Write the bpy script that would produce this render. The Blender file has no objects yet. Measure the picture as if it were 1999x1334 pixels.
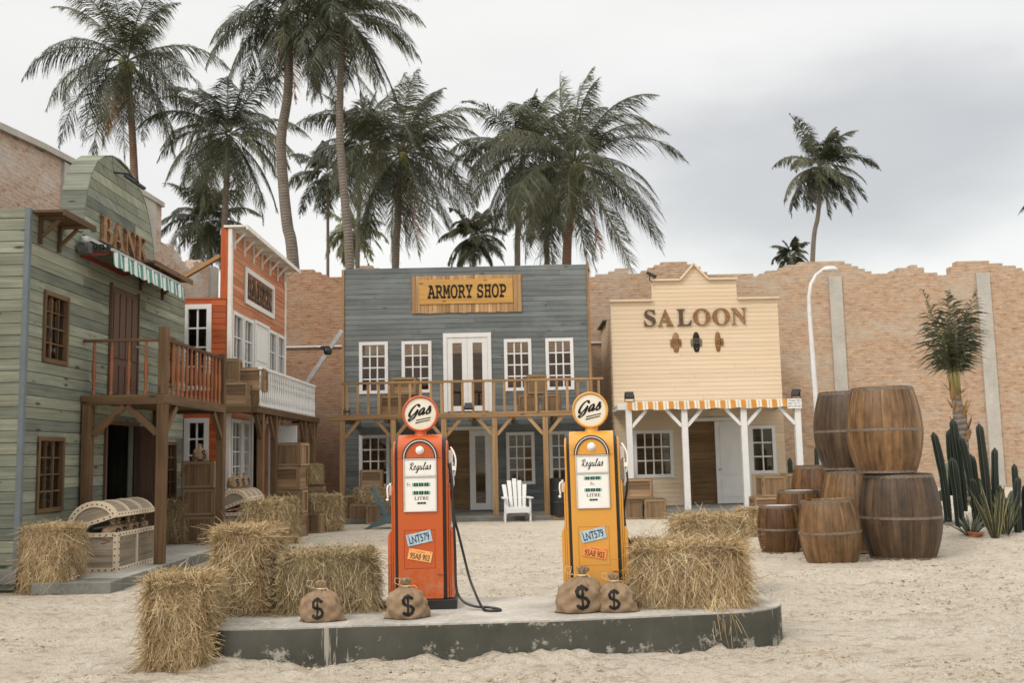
import bpy, bmesh, math, random
import numpy as np
from mathutils import Vector, Matrix
from mathutils.bvhtree import BVHTree
R = math.radians
SC = bpy.context.scene
COL = SC.collection
random.seed(7)
NP = np.random.RandomState(11)

# ------------------------------------------------------------ camera
FPX, PITCH, ROLL, EYE = 1950.0, R(6.58), R(-1.2), 1.5
cF = Vector((0, math.cos(PITCH), math.sin(PITCH)))
cU = Vector((0, -math.sin(PITCH), math.cos(PITCH)))
cR = Vector((1, 0, 0))
R2 = math.cos(ROLL) * cR + math.sin(ROLL) * cU
U2 = -math.sin(ROLL) * cR + math.cos(ROLL) * cU
cam = bpy.data.cameras.new('camera')
cam.sensor_width = 36.0
cam.lens = FPX / 1999 * 36.0
cam.clip_end = 2000
cam.dof.use_dof = True
cam.dof.focus_distance = 8.0
cam.dof.aperture_fstop = 4.5
co = bpy.data.objects.new('camera', cam)
COL.objects.link(co)
m = Matrix((R2, U2, -cF)).transposed().to_4x4()
m.translation = (0, 0, EYE)
co.matrix_world = m
SC.camera = co

def P(px, py, X=None, Y=None, Z=None):
    d = cF + (px - 999.5) / FPX * R2 + (667 - py) / FPX * U2
    if Y is not None: t = Y / d.y
    elif X is not None: t = X / d.x
    else: t = (Z - EYE) / d.z
    return Vector((0, 0, EYE)) + d * t

# ------------------------------------------------------------ light
SUN_EL, SUN_AZ = R(44), R(222)          # azimuth clockwise from +Y
sun = bpy.data.lights.new('sun', 'SUN')
sun.energy = 1.15
sun.angle = R(11)
sun.color = (1.0, 0.95, 0.88)
so = bpy.data.objects.new('sun', sun)
COL.objects.link(so)
sd = Vector((math.sin(SUN_AZ) * math.cos(SUN_EL), math.cos(SUN_AZ) * math.cos(SUN_EL), math.sin(SUN_EL)))
so.rotation_euler = (-sd).to_track_quat('-Z', 'Y').to_euler()
W = bpy.data.worlds.new('World')
SC.world = W
W.use_nodes = True
nt = W.node_tree
nt.nodes.clear()
def wn(t, **k):
    n = nt.nodes.new(t)
    for a, b in k.items(): setattr(n, a, b)
    return n
wo = wn('ShaderNodeOutputWorld'); bg1 = wn('ShaderNodeBackground'); bg2 = wn('ShaderNodeBackground'); ad = wn('ShaderNodeAddShader')
sky = wn('ShaderNodeTexSky', sky_type='NISHITA', sun_disc=False, sun_elevation=SUN_EL, sun_rotation=SUN_AZ)
sky.air_density = 1.0; sky.dust_density = 4.0
nt.links.new(sky.outputs[0], bg1.inputs[0]); bg1.inputs[1].default_value = 0.05
tc = wn('ShaderNodeTexCoord')
mp = wn('ShaderNodeMapping'); mp.inputs['Scale'].default_value = (1.0, 1.0, 3.2)
nt.links.new(tc.outputs['Generated'], mp.inputs[0])
nz = wn('ShaderNodeTexNoise'); nz.inputs['Scale'].default_value = 2.1; nz.inputs['Detail'].default_value = 5; nz.inputs['Roughness'].default_value = .48
nt.links.new(mp.outputs[0], nz.inputs['Vector'])
# a dark cloud bank low on the right
dt = wn('ShaderNodeVectorMath', operation='DISTANCE')
cd = (P(1640, 300, Y=100) - Vector((0, 0, EYE))).normalized()
mp2 = wn('ShaderNodeMapping'); mp2.inputs['Scale'].default_value = (1.0, 1.0, 2.6)
nt.links.new(tc.outputs['Generated'], mp2.inputs[0])
nz2 = wn('ShaderNodeTexNoise'); nz2.inputs['Scale'].default_value = 3.4; nz2.inputs['Detail'].default_value = 7
nt.links.new(mp2.outputs[0], nz2.inputs['Vector'])
vs = wn('ShaderNodeVectorMath', operation='SCALE'); vs.inputs[3].default_value = 0.34
nt.links.new(nz2.outputs['Color'], vs.inputs[0])
va = wn('ShaderNodeVectorMath', operation='ADD')
nt.links.new(mp2.outputs[0], va.inputs[0]); nt.links.new(vs.outputs[0], va.inputs[1])
nt.links.new(va.outputs[0], dt.inputs[0]); dt.inputs[1].default_value = (cd.x + .17, cd.y + .17, cd.z * 2.6 + .17)
mr = wn('ShaderNodeMapRange', interpolation_type='SMOOTHSTEP'); mr.inputs[1].default_value = 0.10; mr.inputs[2].default_value = 0.33; mr.inputs[3].default_value = .29; mr.inputs[4].default_value = 0.0
nt.links.new(dt.outputs['Value'], mr.inputs[0])
mr2 = wn('ShaderNodeMapRange'); mr2.inputs[1].default_value = .3; mr2.inputs[2].default_value = .7; mr2.inputs[3].default_value = .72; mr2.inputs[4].default_value = .83
nt.links.new(nz.outputs[0], mr2.inputs[0])
sb = wn('ShaderNodeMath', operation='SUBTRACT')
nt.links.new(mr2.outputs[0], sb.inputs[0]); nt.links.new(mr.outputs[0], sb.inputs[1])
cc = wn('ShaderNodeCombineColor')
gm = wn('ShaderNodeMath', operation='MULTIPLY'); gm.inputs[1].default_value = .958
bm_ = wn('ShaderNodeMath', operation='MULTIPLY'); bm_.inputs[1].default_value = .872
nt.links.new(sb.outputs[0], gm.inputs[0]); nt.links.new(sb.outputs[0], bm_.inputs[0])
nt.links.new(sb.outputs[0], cc.inputs[0]); nt.links.new(gm.outputs[0], cc.inputs[1]); nt.links.new(bm_.outputs[0], cc.inputs[2])
sp_ = wn('ShaderNodeSeparateXYZ'); nt.links.new(tc.outputs['Generated'], sp_.inputs[0])
zen = wn('ShaderNodeMapRange', interpolation_type='SMOOTHSTEP'); zen.inputs[1].default_value = .42; zen.inputs[2].default_value = 1.0; zen.inputs[3].default_value = .97; zen.inputs[4].default_value = 2.1
nt.links.new(sp_.outputs[2], zen.inputs[0])      # overcast sky: zenith brighter than horizon
nt.links.new(cc.outputs[0], bg2.inputs[0]); nt.links.new(zen.outputs[0], bg2.inputs[1])
nt.links.new(bg1.outputs[0], ad.inputs[0]); nt.links.new(bg2.outputs[0], ad.inputs[1]); nt.links.new(ad.outputs[0], wo.inputs[0])
SC.view_settings.view_transform = 'Standard'
SC.view_settings.look = 'None'
SC.view_settings.exposure = 0.12
SC.view_settings.gamma = 1.0
SC.cycles.max_bounces = 6
SC.cycles.diffuse_bounces = 2
SC.cycles.transparent_max_bounces = 12
SC.cycles.caustics_reflective = False
SC.cycles.caustics_refractive = False

# ------------------------------------------------------------ materials
class NG:
    def __init__(s, name):
        s.m = bpy.data.materials.new(name); s.m.use_nodes = True
        s.t = s.m.node_tree; s.b = s.t.nodes['Principled BSDF']
        s.b.inputs['Roughness'].default_value = .75
        s.b.inputs['Specular IOR Level'].default_value = .3
    def n(s, t, ins=None, **k):
        n = s.t.nodes.new(t)
        for a, b in k.items(): setattr(n, a, b)
        for a, b in (ins or {}).items():
            if isinstance(b, bpy.types.NodeSocket): s.t.links.new(b, n.inputs[a])
            else: n.inputs[a].default_value = b
        return n
    def l(s, a, b): s.t.links.new(a, s.b.inputs[b])
    def math(s, op, a, b=0.0, c=None, clamp=False):
        n = s.n('ShaderNodeMath', {0: a, 1: b}, operation=op); n.use_clamp = clamp
        if c is not None: n.inputs[2].default_value = c
        return n.outputs[0]
    def rng(s, v, a, b, c, d):
        return s.n('ShaderNodeMapRange', {0: v, 1: a, 2: b, 3: c, 4: d}).outputs[0]
    def mix(s, f, a, b, mode='MIX'):
        n = s.n('ShaderNodeMix', data_type='RGBA', blend_type=mode)
        for i, v in ((0, f), (6, a), (7, b)):
            if isinstance(v, bpy.types.NodeSocket): s.t.links.new(v, n.inputs[i])
            else: n.inputs[i].default_value = (v if i == 0 or len(v) == 4 else (*v, 1))
        return n.outputs[2]
    def noise(s, vec, sc, det=4, ro=.55):
        return s.n('ShaderNodeTexNoise', {'Vector': vec, 'Scale': sc, 'Detail': det, 'Roughness': ro}).outputs[0]
    def mapv(s, vec, sc, loc=(0, 0, 0)):
        return s.n('ShaderNodeMapping', {0: vec, 1: loc, 3: sc}).outputs[0]
    def bump(s, h, st, d=.01):
        n = s.n('ShaderNodeBump', {'Height': h, 'Strength': st, 'Distance': d}); s.l(n.outputs[0], 'Normal')

def attr(g, name): return g.n('ShaderNodeAttribute', attribute_name=name)
def wood(name, ca, cb, rough=.7, kr=(.08, .20), mot=0, grain=.35, var=.35, knots=.8, bump=.35, stain=None, gs=1.0, spec=.25):
    g = NG(name)
    v = attr(g, 'gc').outputs['Vector']; r = attr(g, 'rnd').outputs['Fac']
    n1 = g.noise(g.mapv(v, (.9 * gs, 26 * gs, 26 * gs)), 1.0, 6, .6)
    n2 = g.noise(g.mapv(v, (1.6 * gs, 5 * gs, 5 * gs)), 1.0, 3)
    n3 = g.noise(g.mapv(v, (3 * gs, 90 * gs, 90 * gs)), 1.0, 3)
    f = g.math('ADD', g.math('MULTIPLY', g.rng(n2, .3, .7, 0, 1), .45), g.math('MULTIPLY', r, .65), clamp=True)
    c = g.mix(f, ca, cb)
    gr = g.rng(n1, .32, .68, 1 - grain, 1 + grain * .45)
    c = g.mix(1.0, c, g.n('ShaderNodeCombineColor', {0: gr, 1: gr, 2: gr}).outputs[0], 'MULTIPLY')
    fr = g.math('FRACT', g.math('MULTIPLY', r, 7.31))
    vv = g.rng(fr, 0, 1, 1 - var, 1 + var * .5)
    c = g.mix(1.0, c, g.n('ShaderNodeCombineColor', {0: vv, 1: vv, 2: vv}).outputs[0], 'MULTIPLY')
    if knots:
        vo = g.n('ShaderNodeTexVoronoi', {'Vector': g.mapv(v, (2.2 * gs, 7.5 * gs, 7.5 * gs)), 'Scale': 1.0})
        k = g.rng(g.math('ADD', vo.outputs['Distance'], g.math('MULTIPLY', g.math('SUBTRACT', n1, .5), .14)), kr[0], kr[1], 1, 0)
        sel = g.math('GREATER_THAN', g.n('ShaderNodeSeparateColor', {0: vo.outputs['Color']}).outputs[0], .55)
        kf = g.math('MULTIPLY', g.math('MULTIPLY', k, sel), knots, clamp=True)
        c = g.mix(kf, c, tuple(x * .22 for x in ca))
    if mot:
        mo = g.rng(g.noise(g.mapv(v, (3.5, 5, 5)), 1.0, 5, .65), .35, .62, 1 - mot, 1.12)
        c = g.mix(1.0, c, g.n('ShaderNodeCombineColor', {0: mo, 1: mo, 2: mo}).outputs[0], 'MULTIPLY')
    if stain:
        st = g.rng(g.noise(g.n('ShaderNodeTexCoord').outputs['Object'], 1.3, 5, .6), .5, .72, 0, 1)
        c = g.mix(g.math('MULTIPLY', st, stain[1]), c, stain[0])
    g.l(c, 'Base Color'); g.b.inputs['Roughness'].default_value = rough; g.b.inputs['Specular IOR Level'].default_value = spec
    g.bump(g.math('ADD', n1, g.math('MULTIPLY', n3, .5)), bump, .006)
    return g.m
def plain(name, c, rough=.5, spec=.4, metal=0, mottled=.12, sc=6.0, bump=.0, dirt=None):
    g = NG(name)
    o = g.n('ShaderNodeTexCoord').outputs['Object']
    n = g.noise(o, sc, 6, .6)
    v = g.rng(n, .3, .7, 1 - mottled, 1 + mottled * .6)
    cc_ = g.mix(1.0, c, g.n('ShaderNodeCombineColor', {0: v, 1: v, 2: v}).outputs[0], 'MULTIPLY')
    if dirt:
        d = g.rng(g.noise(o, dirt[2], 8, .68), dirt[3], dirt[3] + .14, 0, dirt[1])
        cc_ = g.mix(d, cc_, dirt[0])
    g.l(cc_, 'Base Color'); g.b.inputs['Specular IOR Level'].default_value = spec; g.b.inputs['Metallic'].default_value = metal
    g.l(g.rng(g.noise(o, sc * 2.3, 4), .3, .7, max(.05, rough - .1), min(1, rough + .12)), 'Roughness')
    if bump: g.bump(g.noise(o, sc * 6, 5), bump, .004)
    return g.m

M = {}
M['green'] = wood('green_boards', (.135, .160, .142), (.325, .338, .252), grain=.3, var=.24, knots=.9, rough=.8)
M['blue'] = wood('blue_grey_boards', (.138, .158, .165), (.190, .208, .206), grain=.26, var=.24, knots=.8, rough=.8, stain=((.26, .30, .29), .35))
M['red'] = wood('red_boards', (.52, .19, .095), (.62, .31, .18), grain=.25, var=.2, knots=.5, rough=.72)
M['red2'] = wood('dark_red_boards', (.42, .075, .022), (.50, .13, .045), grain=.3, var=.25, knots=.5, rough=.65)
M['inner_red'] = wood('inner_red_boards', (.26, .085, .04), (.36, .14, .07), grain=.3, var=.35, knots=.5)
M['cream'] = wood('cream_boards', (.655, .52, .365), (.68, .545, .39), grain=.06, var=.05, knots=0, rough=.62, bump=.12)
M['pine'] = wood('raw_pine', (.34, .20, .09), (.44, .285, .145), grain=.35, var=.25, knots=.9)
M['brown'] = wood('brown_timber', (.098, .056, .028), (.20, .125, .066), grain=.4, var=.3, knots=.8, rough=.6)
M['turned'] = wood('varnished_timber', (.25, .075, .022), (.33, .12, .04), grain=.3, var=.2, knots=0, rough=.35, spec=.5)
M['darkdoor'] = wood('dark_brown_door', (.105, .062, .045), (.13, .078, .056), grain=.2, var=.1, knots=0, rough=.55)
M['crate'] = wood('crate_timber', (.17, .105, .056), (.31, .205, .12), grain=.45, var=.35, knots=1)
M['crateframe'] = wood('crate_batten', (.25, .165, .094), (.37, .26, .155), grain=.35, var=.25, knots=.8)
M['pale'] = wood('pale_batten', (.58, .48, .35), (.66, .56, .43), grain=.15, var=.12, knots=.2)
M['grey_ply'] = wood('greyed_timber', (.24, .19, .135), (.36, .305, .235), grain=.4, var=.3, knots=.4)
M['barrel'] = wood('barrel_stave', (.070, .036, .016), (.21, .105, .042), grain=.5, var=.2, knots=1, rough=.5, gs=.6, spec=.3, kr=(.10, .27), mot=.45)
M['barrel_light'] = wood('light_barrel_stave', (.125, .066, .030), (.275, .155, .068), grain=.5, var=.2, knots=1, rough=.45, gs=.7, spec=.35, kr=(.10, .27), mot=.45)
M['barrel_dark'] = wood('dark_barrel_stave', (.058, .036, .022), (.12, .076, .045), grain=.5, var=.18, knots=1, rough=.5, gs=.7, spec=.35, kr=(.10, .27), mot=.45)
M['interior'] = wood('interior_boards', (.42, .26, .13), (.55, .37, .20), grain=.35, var=.2, knots=.6)
M['sign_board'] = wood('honey_board', (.50, .27, .075), (.58, .34, .11), grain=.22, var=.06, knots=1)
M['sign_frame'] = wood('sign_edge_boards', (.40, .23, .10), (.56, .36, .19), grain=.4, var=.35, knots=.8)
M['white'] = plain('white_paint', (.70, .70, .69), .45, .4, mottled=.06, sc=4)
M['white_old'] = plain('worn_white_paint', (.74, .72, .67), .5, .4, mottled=.1, sc=5, dirt=((.45, .38, .3), .5, 9, .6))
M['black'] = plain('black_metal', (.012, .012, .013), .4, .5)
M['metal'] = plain('galvanised_metal', (.55, .56, .57), .35, .5, metal=.8)
M['greymetal'] = plain('grey_lamp_paint', (.62, .63, .64), .4, .5)
M['hoop'] = plain('hoop_band', (.19, .155, .12), .5, .5, metal=.3, mottled=.35, sc=20)
M['ink'] = plain('black_ink', (.02, .018, .016), .7, .2)
M['letter_dark'] = plain('dark_letter', (.09, .055, .03), .5, .4, mottled=.5, sc=14)
M['letter_wood'] = plain('mottled_letter', (.30, .15, .05), .5, .4, mottled=.6, sc=22, dirt=((.06, .03, .015), .9, 26, .48))
M['letter_side'] = plain('rusty_letter', (.30, .165, .08), .5, .4, mottled=.4, sc=14, dirt=((.05, .03, .02), .8, 22, .5))
M['twine'] = plain('pale_twine', (.62, .50, .32), .8, .2)
M['rubber'] = plain('black_rubber', (.010, .010, .011), .35, .5)
M['chrome'] = plain('chrome', (.75, .75, .76), .18, .6, metal=1, mottled=.03)
M['disc'] = plain('cream_disc', (.72, .68, .57), .35, .5, mottled=.04)
M['panel_white'] = plain('white_enamel', (.80, .78, .74), .3, .5, mottled=.05)
M['mint'] = plain('mint_ink', (.22, .50, .40), .5, .3)
M['bluepaint'] = plain('blue_grey_paint', (.10, .145, .15), .5, .4)
M['tealcloth'] = plain('teal_cloth', (.02, .26, .34), .8, .2)
M['awn_red'] = plain('red_awning_bar', (.20, .03, .018), .45, .4)
M['plate_blue'] = plain('pale_blue_plate', (.36, .50, .60), .45, .4, mottled=.2, sc=20, dirt=((.62, .66, .64), .6, 16, .5))
M['plate_orange'] = plain('pale_orange_plate', (.83, .40, .14), .45, .4, mottled=.1)
M['plate_red'] = plain('orange_red_plate', (.80, .27, .07), .45, .4, mottled=.1)
M['teal_ink'] = plain('navy_ink', (.02, .035, .05), .5, .3)
M['coconut'] = plain('green_coconut', (.17, .17, .05), .45, .4, mottled=.4)
M['roofdark'] = plain('dark_roof_sheet', (.04, .035, .03), .6, .3)
M['filling'] = plain('white_barrel_top', (.78, .77, .76), .5, .3)

def sand_mat():
    g = NG('sand'); o = g.n('ShaderNodeTexCoord').outputs['Object']
    a = g.noise(o, 1.4, 5, .62); b = g.noise(o, 9, 6, .68); c = g.noise(o, 55, 5, .7)
    col = g.mix(g.rng(a, .35, .68, 0, 1), (.82, .75, .635), (.71, .63, .515))
    col = g.mix(g.rng(b, .52, .64, 0, .55), col, (.46, .36, .26))
    wv = g.noise(g.mapv(o, (1.1, 4.2, 1)), 2.2, 6, .7)
    col = g.mix(g.rng(wv, .55, .62, 0, .6), col, (.43, .34, .25))
    col = g.mix(g.rng(c, .53, .66, 0, .6), col, (.40, .31, .215))
    g.l(col, 'Base Color'); g.b.inputs['Roughness'].default_value = .95; g.b.inputs['Specular IOR Level'].default_value = .1
    h = g.math('ADD', g.math('MULTIPLY', b, 1.6), c)
    g.bump(h, 1.0, .05)
    return g.m
M['sand'] = sand_mat()

def concrete(name, base, dark, rough=.8, streak=None):
    g = NG(name); o = g.n('ShaderNodeTexCoord').outputs['Object']
    a = g.noise(o, 1.7, 7, .65); b = g.noise(o, 22, 5, .65)
    col = g.mix(g.rng(a, .35, .65, 0, 1), base, dark)
    col = g.mix(g.rng(b, .5, .75, 0, .4), col, tuple(min(1, x * 1.5) for x in base))
    if streak:
        s = g.noise(g.mapv(o, (9, 9, .7)), 1.0, 5, .7)
        s2 = g.noise(o, 7, 6, .75)
        z = g.n('ShaderNodeSeparateXYZ', {0: o}).outputs[2]
        low = g.rng(z, 0.0, .2, .13, 0.0)
        top_ = g.rng(z, .22, .29, 0.0, .07)
        f = g.rng(g.math('ADD', g.math('ADD', s2, low), top_), .63, .69, 0, .7)
        s4 = g.noise(g.mapv(o, (2.2, 2.2, .15)), 1.0, 2, .5)
        f2 = g.math('MULTIPLY', g.rng(s, .58, .62, 0, .75), g.rng(s4, .55, .62, 0, 1))
        col = g.mix(g.math('MAXIMUM', f, f2), col, streak)
    g.l(col, 'Base Color'); g.b.inputs['Roughness'].default_value = rough
    g.bump(g.math('ADD', a, g.math('MULTIPLY', b, .4)), .4, .01)
    return g.m
M['slab'] = concrete('slab_top', (.50, .475, .43), (.27, .26, .235))
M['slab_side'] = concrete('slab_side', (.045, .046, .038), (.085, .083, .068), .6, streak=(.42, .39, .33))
M['foundation'] = concrete('foundation', (.22, .22, .20), (.12, .12, .105))
M['pillar'] = concrete('concrete_pillar', (.46, .44, .40), (.36, .345, .315))

def brick(name, c1, c2, mort, wash, washf, lowdark=0.0):
    g = NG(name); v = attr(g, 'gc').outputs['Vector']
    wob = g.n('ShaderNodeTexNoise', {'Vector': v, 'Scale': 7.0, 'Detail': 2}).outputs['Color']
    vv = g.n('ShaderNodeVectorMath', {0: wob}, operation='SCALE'); vv.inputs[3].default_value = .018
    v2 = g.n('ShaderNodeVectorMath', {0: v, 1: vv.outputs[0]}, operation='ADD').outputs[0]
    bt = g.n('ShaderNodeTexBrick', {'Vector': v2, 'Color1': (*c1, 1), 'Color2': (*c2, 1), 'Mortar': (*mort, 1), 'Scale': 1.0, 'Mortar Size': .014, 'Mortar Smooth': .25, 'Bias': -.1, 'Brick Width': .225, 'Row Height': .083})
    bt.offset = .5
    bn = g.noise(g.mapv(v, (4.4, 12, 4)), 1.0, 3, .7)
    n = g.noise(g.mapv(v, (.5, 1.1, 1)), 1.0, 7, .7)
    dn = g.noise(g.mapv(v, (1.2, 2.2, 1)), 1.0, 6, .7)
    fine = g.noise(g.mapv(v, (14, 30, 1)), 1.0, 5, .7)
    col = g.mix(g.rng(bn, .53, .68, 0, .7), bt.outputs['Color'], tuple(x * .45 for x in c2))
    col = g.mix(g.rng(bn, .43, .30, 0, .7), col, tuple(min(.8, x * 1.35) for x in c1))
    col = g.mix(g.math('MULTIPLY', g.rng(n, .48, .64, 0, 1), washf), col, wash)
    col = g.mix(g.rng(dn, .55, .70, 0, .24), col, (.19, .125, .08))
    col = g.mix(g.rng(fine, .52, .72, 0, .55), col, mort)
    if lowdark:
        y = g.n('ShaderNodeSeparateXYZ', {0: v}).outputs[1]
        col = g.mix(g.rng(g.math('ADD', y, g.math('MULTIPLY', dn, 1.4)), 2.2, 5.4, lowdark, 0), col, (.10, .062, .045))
    g.l(col, 'Base Color'); g.b.inputs['Roughness'].default_value = .9; g.b.inputs['Specular IOR Level'].default_value = .15
    g.bump(g.math('ADD', g.math('MULTIPLY', bt.outputs['Fac'], -1.0), fine), .7, .02)
    return g.m
M['brick'] = brick('orange_brick', (.52, .345, .225), (.43, .255, .15), (.40, .345, .28), (.47, .42, .35), .65)
M['brick_left'] = brick('pale_brick', (.56, .41, .31), (.47, .28, .18), (.48, .45, .40), (.58, .56, .52), .9)
M['brick_brown'] = brick('brown_brick', (.46, .25, .14), (.36, .165, .085), (.33, .28, .22), (.42, .36, .29), .5, .75)  # browner brick, colour darkens towards the bottom of the wall

def glass_mat():
    g = NG('window_glass'); t = g.t
    tr = g.n('ShaderNodeBsdfTransparent', {0: (.80, .82, .80, 1)}); gl = g.n('ShaderNodeBsdfGlossy', {0: (1, 1, 1, 1), 'Roughness': .03})
    lw = g.n('ShaderNodeFresnel', {0: 1.45})
    mx = g.n('ShaderNodeMixShader', {0: g.math('MULTIPLY', lw.outputs[0], .8, clamp=True), 1: tr.outputs[0], 2: gl.outputs[0]})
    t.links.new(mx.outputs[0], t.nodes['Material Output'].inputs[0])
    return g.m
M['glass'] = glass_mat()

def straw_mat(name, a, b, c):
    g = NG(name); r = attr(g, 'rnd').outputs['Fac']
    cr = g.n('ShaderNodeValToRGB', {0: r}).outputs[0].node
    e = cr.color_ramp.elements
    e[0].color = (*a, 1); e[1].color = (*b, 1); e[1].position = .6
    k = e.new(1.0); k.color = (*c, 1)
    o = g.n('ShaderNodeTexCoord').outputs['Object']
    n = g.noise(o, 4, 5, .6)
    v = g.rng(n, .3, .7, .72, 1.12)
    col = g.mix(1.0, cr.outputs[0], g.n('ShaderNodeCombineColor', {0: v, 1: v, 2: v}).outputs[0], 'MULTIPLY')
    g.l(col, 'Base Color'); g.b.inputs['Roughness'].default_value = .6; g.b.inputs['Specular IOR Level'].default_value = .25
    return g.m
M['straw'] = straw_mat('straw', (.21, .13, .053), (.53, .385, .20), (.80, .68, .46))
M['straw_grey'] = straw_mat('weathered_straw', (.17, .13, .062), (.43, .33, .18), (.64, .53, .33))

def burlap_mat():
    g = NG('burlap'); o = g.n('ShaderNodeTexCoord').outputs['Object']
    w1 = g.n('ShaderNodeTexWave', {'Vector': o, 'Scale': 95.0, 'Distortion': .6}, bands_direction='X').outputs[1]
    w2 = g.n('ShaderNodeTexWave', {'Vector': o, 'Scale': 95.0, 'Distortion': .6}, bands_direction='Z').outputs[1]
    n = g.noise(o, 12, 5); s = g.math('MULTIPLY', w1, w2)
    col = g.mix(g.rng(n, .3, .7, 0, 1), (.20, .135, .082), (.33, .235, .15))
    col = g.mix(g.math('MULTIPLY', s, .35), col, (.17, .11, .06))
    g.l(col, 'Base Color'); g.b.inputs['Roughness'].default_value = .9
    g.bump(g.math('ADD', s, n), .35, .004)
    return g.m
M['burlap'] = burlap_mat()

def paint(name, c, spec=.5, rough=.28):
    g = NG(name); o = g.n('ShaderNodeTexCoord').outputs['Object']
    n = g.noise(o, 3.5, 6, .6); n2 = g.noise(o, 45, 5, .7)
    col = g.mix(g.rng(n, .35, .7, 0, .35), c, tuple(x * .8 for x in c))
    col = g.mix(g.rng(n2, .64, .74, 0, .4), col, tuple(x * .45 for x in c))
    zz_ = g.n('ShaderNodeSeparateXYZ', {0: o}).outputs[2]
    dust = g.math('MULTIPLY', g.rng(zz_, .05, .42, 1, 0), g.rng(g.noise(o, 14, 6, .7), .42, .66, 0, .6))
    col = g.mix(dust, col, (.38, .30, .22))
    g.l(col, 'Base Color'); g.l(g.rng(n, .3, .7, rough - .06, rough + .2), 'Roughness')
    g.b.inputs['Specular IOR Level'].default_value = spec
    g.b.inputs['Coat Weight'].default_value = .3; g.b.inputs['Coat Roughness'].default_value = .15
    g.bump(g.noise(o, 9, 3), .06, .01)
    return g.m
M['orange'] = paint('orange_enamel', (.50, .085, .008))
M['yellow'] = paint('yellow_enamel', (.64, .30, .04))

def leaf_mat(name, a, b, rough=.42, trans=.22, spec=.4):
    g = NG(name); r = attr(g, 'rnd').outputs['Fac']
    col = g.mix(r, a, b)
    g.l(col, 'Base Color'); g.b.inputs['Roughness'].default_value = rough; g.b.inputs['Specular IOR Level'].default_value = spec
    tl = g.n('ShaderNodeBsdfTranslucent', {0: col})
    mx = g.n('ShaderNodeMixShader', {0: trans, 1: g.b.outputs[0], 2: tl.outputs[0]})
    g.t.links.new(mx.outputs[0], g.t.nodes['Material Output'].inputs[0])
    return g.m
M['palm'] = leaf_mat('palm_leaf', (.020, .027, .014), (.135, .14, .078), .36)
M['palm_pale'] = leaf_mat('pale_palm_leaf', (.10, .11, .05), (.24, .24, .13), .5)
M['dead'] = leaf_mat('dry_palm_leaf', (.26, .11, .04), (.42, .24, .11), .8, .1, .1)
M['cactus'] = leaf_mat('cactus_skin', (.009, .015, .011), (.022, .031, .021), .5, 0)
M['pad'] = leaf_mat('cactus_pad', (.055, .08, .05), (.09, .12, .075), .55, 0)
M['rib'] = plain('pale_cactus_rib', (.075, .088, .068), .7, .2)
M['snake'] = leaf_mat('snake_plant_leaf', (.025, .034, .02), (.06, .07, .045), .4, .05)
M['snake_edge'] = plain('yellow_leaf_edge', (.42, .36, .17), .5, .3)
M['agave'] = leaf_mat('agave_leaf', (.08, .10, .08), (.16, .18, .145), .5, .05)
def trunk_mat(name, a, b):
    g = NG(name); v = attr(g, 'gc').outputs['Vector']
    w = g.n('ShaderNodeTexWave', {'Vector': v, 'Scale': 2.6, 'Distortion': 2.2, 'Detail': 3.0, 'Detail Scale': 1.2}, bands_direction='X').outputs[1]
    n = g.noise(v, 3, 6, .65)
    col = g.mix(g.rng(n, .3, .7, 0, 1), a, b)
    col = g.mix(g.rng(w, .0, .3, .6, 0), col, tuple(x * .35 for x in a))
    g.l(col, 'Base Color'); g.b.inputs['Roughness'].default_value = .9
    g.bump(w, .6, .03)
    return g.m
M['trunk'] = trunk_mat('palm_bark', (.13, .112, .094), (.225, .195, .165))
M['trunk_red'] = trunk_mat('reddish_palm_bark', (.16, .09, .06), (.24, .16, .115))
M['fibre'] = trunk_mat('palm_fibre', (.30, .17, .07), (.42, .27, .13))

def stripes(name, a, b, sc, c=None):
    g = NG(name); v = attr(g, 'gc').outputs['Vector']
    x = g.n('ShaderNodeSeparateXYZ', {0: v}).outputs[0]
    f = g.math('FRACT', g.math('MULTIPLY', x, sc))
    s = g.math('GREATER_THAN', f, .5)
    col = g.mix(s, a, b)
    if c:
        s2 = g.math('MULTIPLY', g.math('GREATER_THAN', f, .70), g.math('LESS_THAN', f, .80))
        col = g.mix(s2, col, c)
    n = g.noise(v, 5, 4)
    vv = g.rng(n, .3, .7, .85, 1.05)
    col = g.mix(1.0, col, g.n('ShaderNodeCombineColor', {0: vv, 1: vv, 2: vv}).outputs[0], 'MULTIPLY')
    g.l(col, 'Base Color'); g.b.inputs['Roughness'].default_value = .8
    return g.m
M['awn_green'] = stripes('green_white_canvas', (.11, .28, .25), (.68, .72, .69), 5.6)
M['awn_orange'] = stripes('orange_white_canvas', (.55, .25, .05), (.70, .66, .58), 3.9, (.42, .38, .32))

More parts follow.
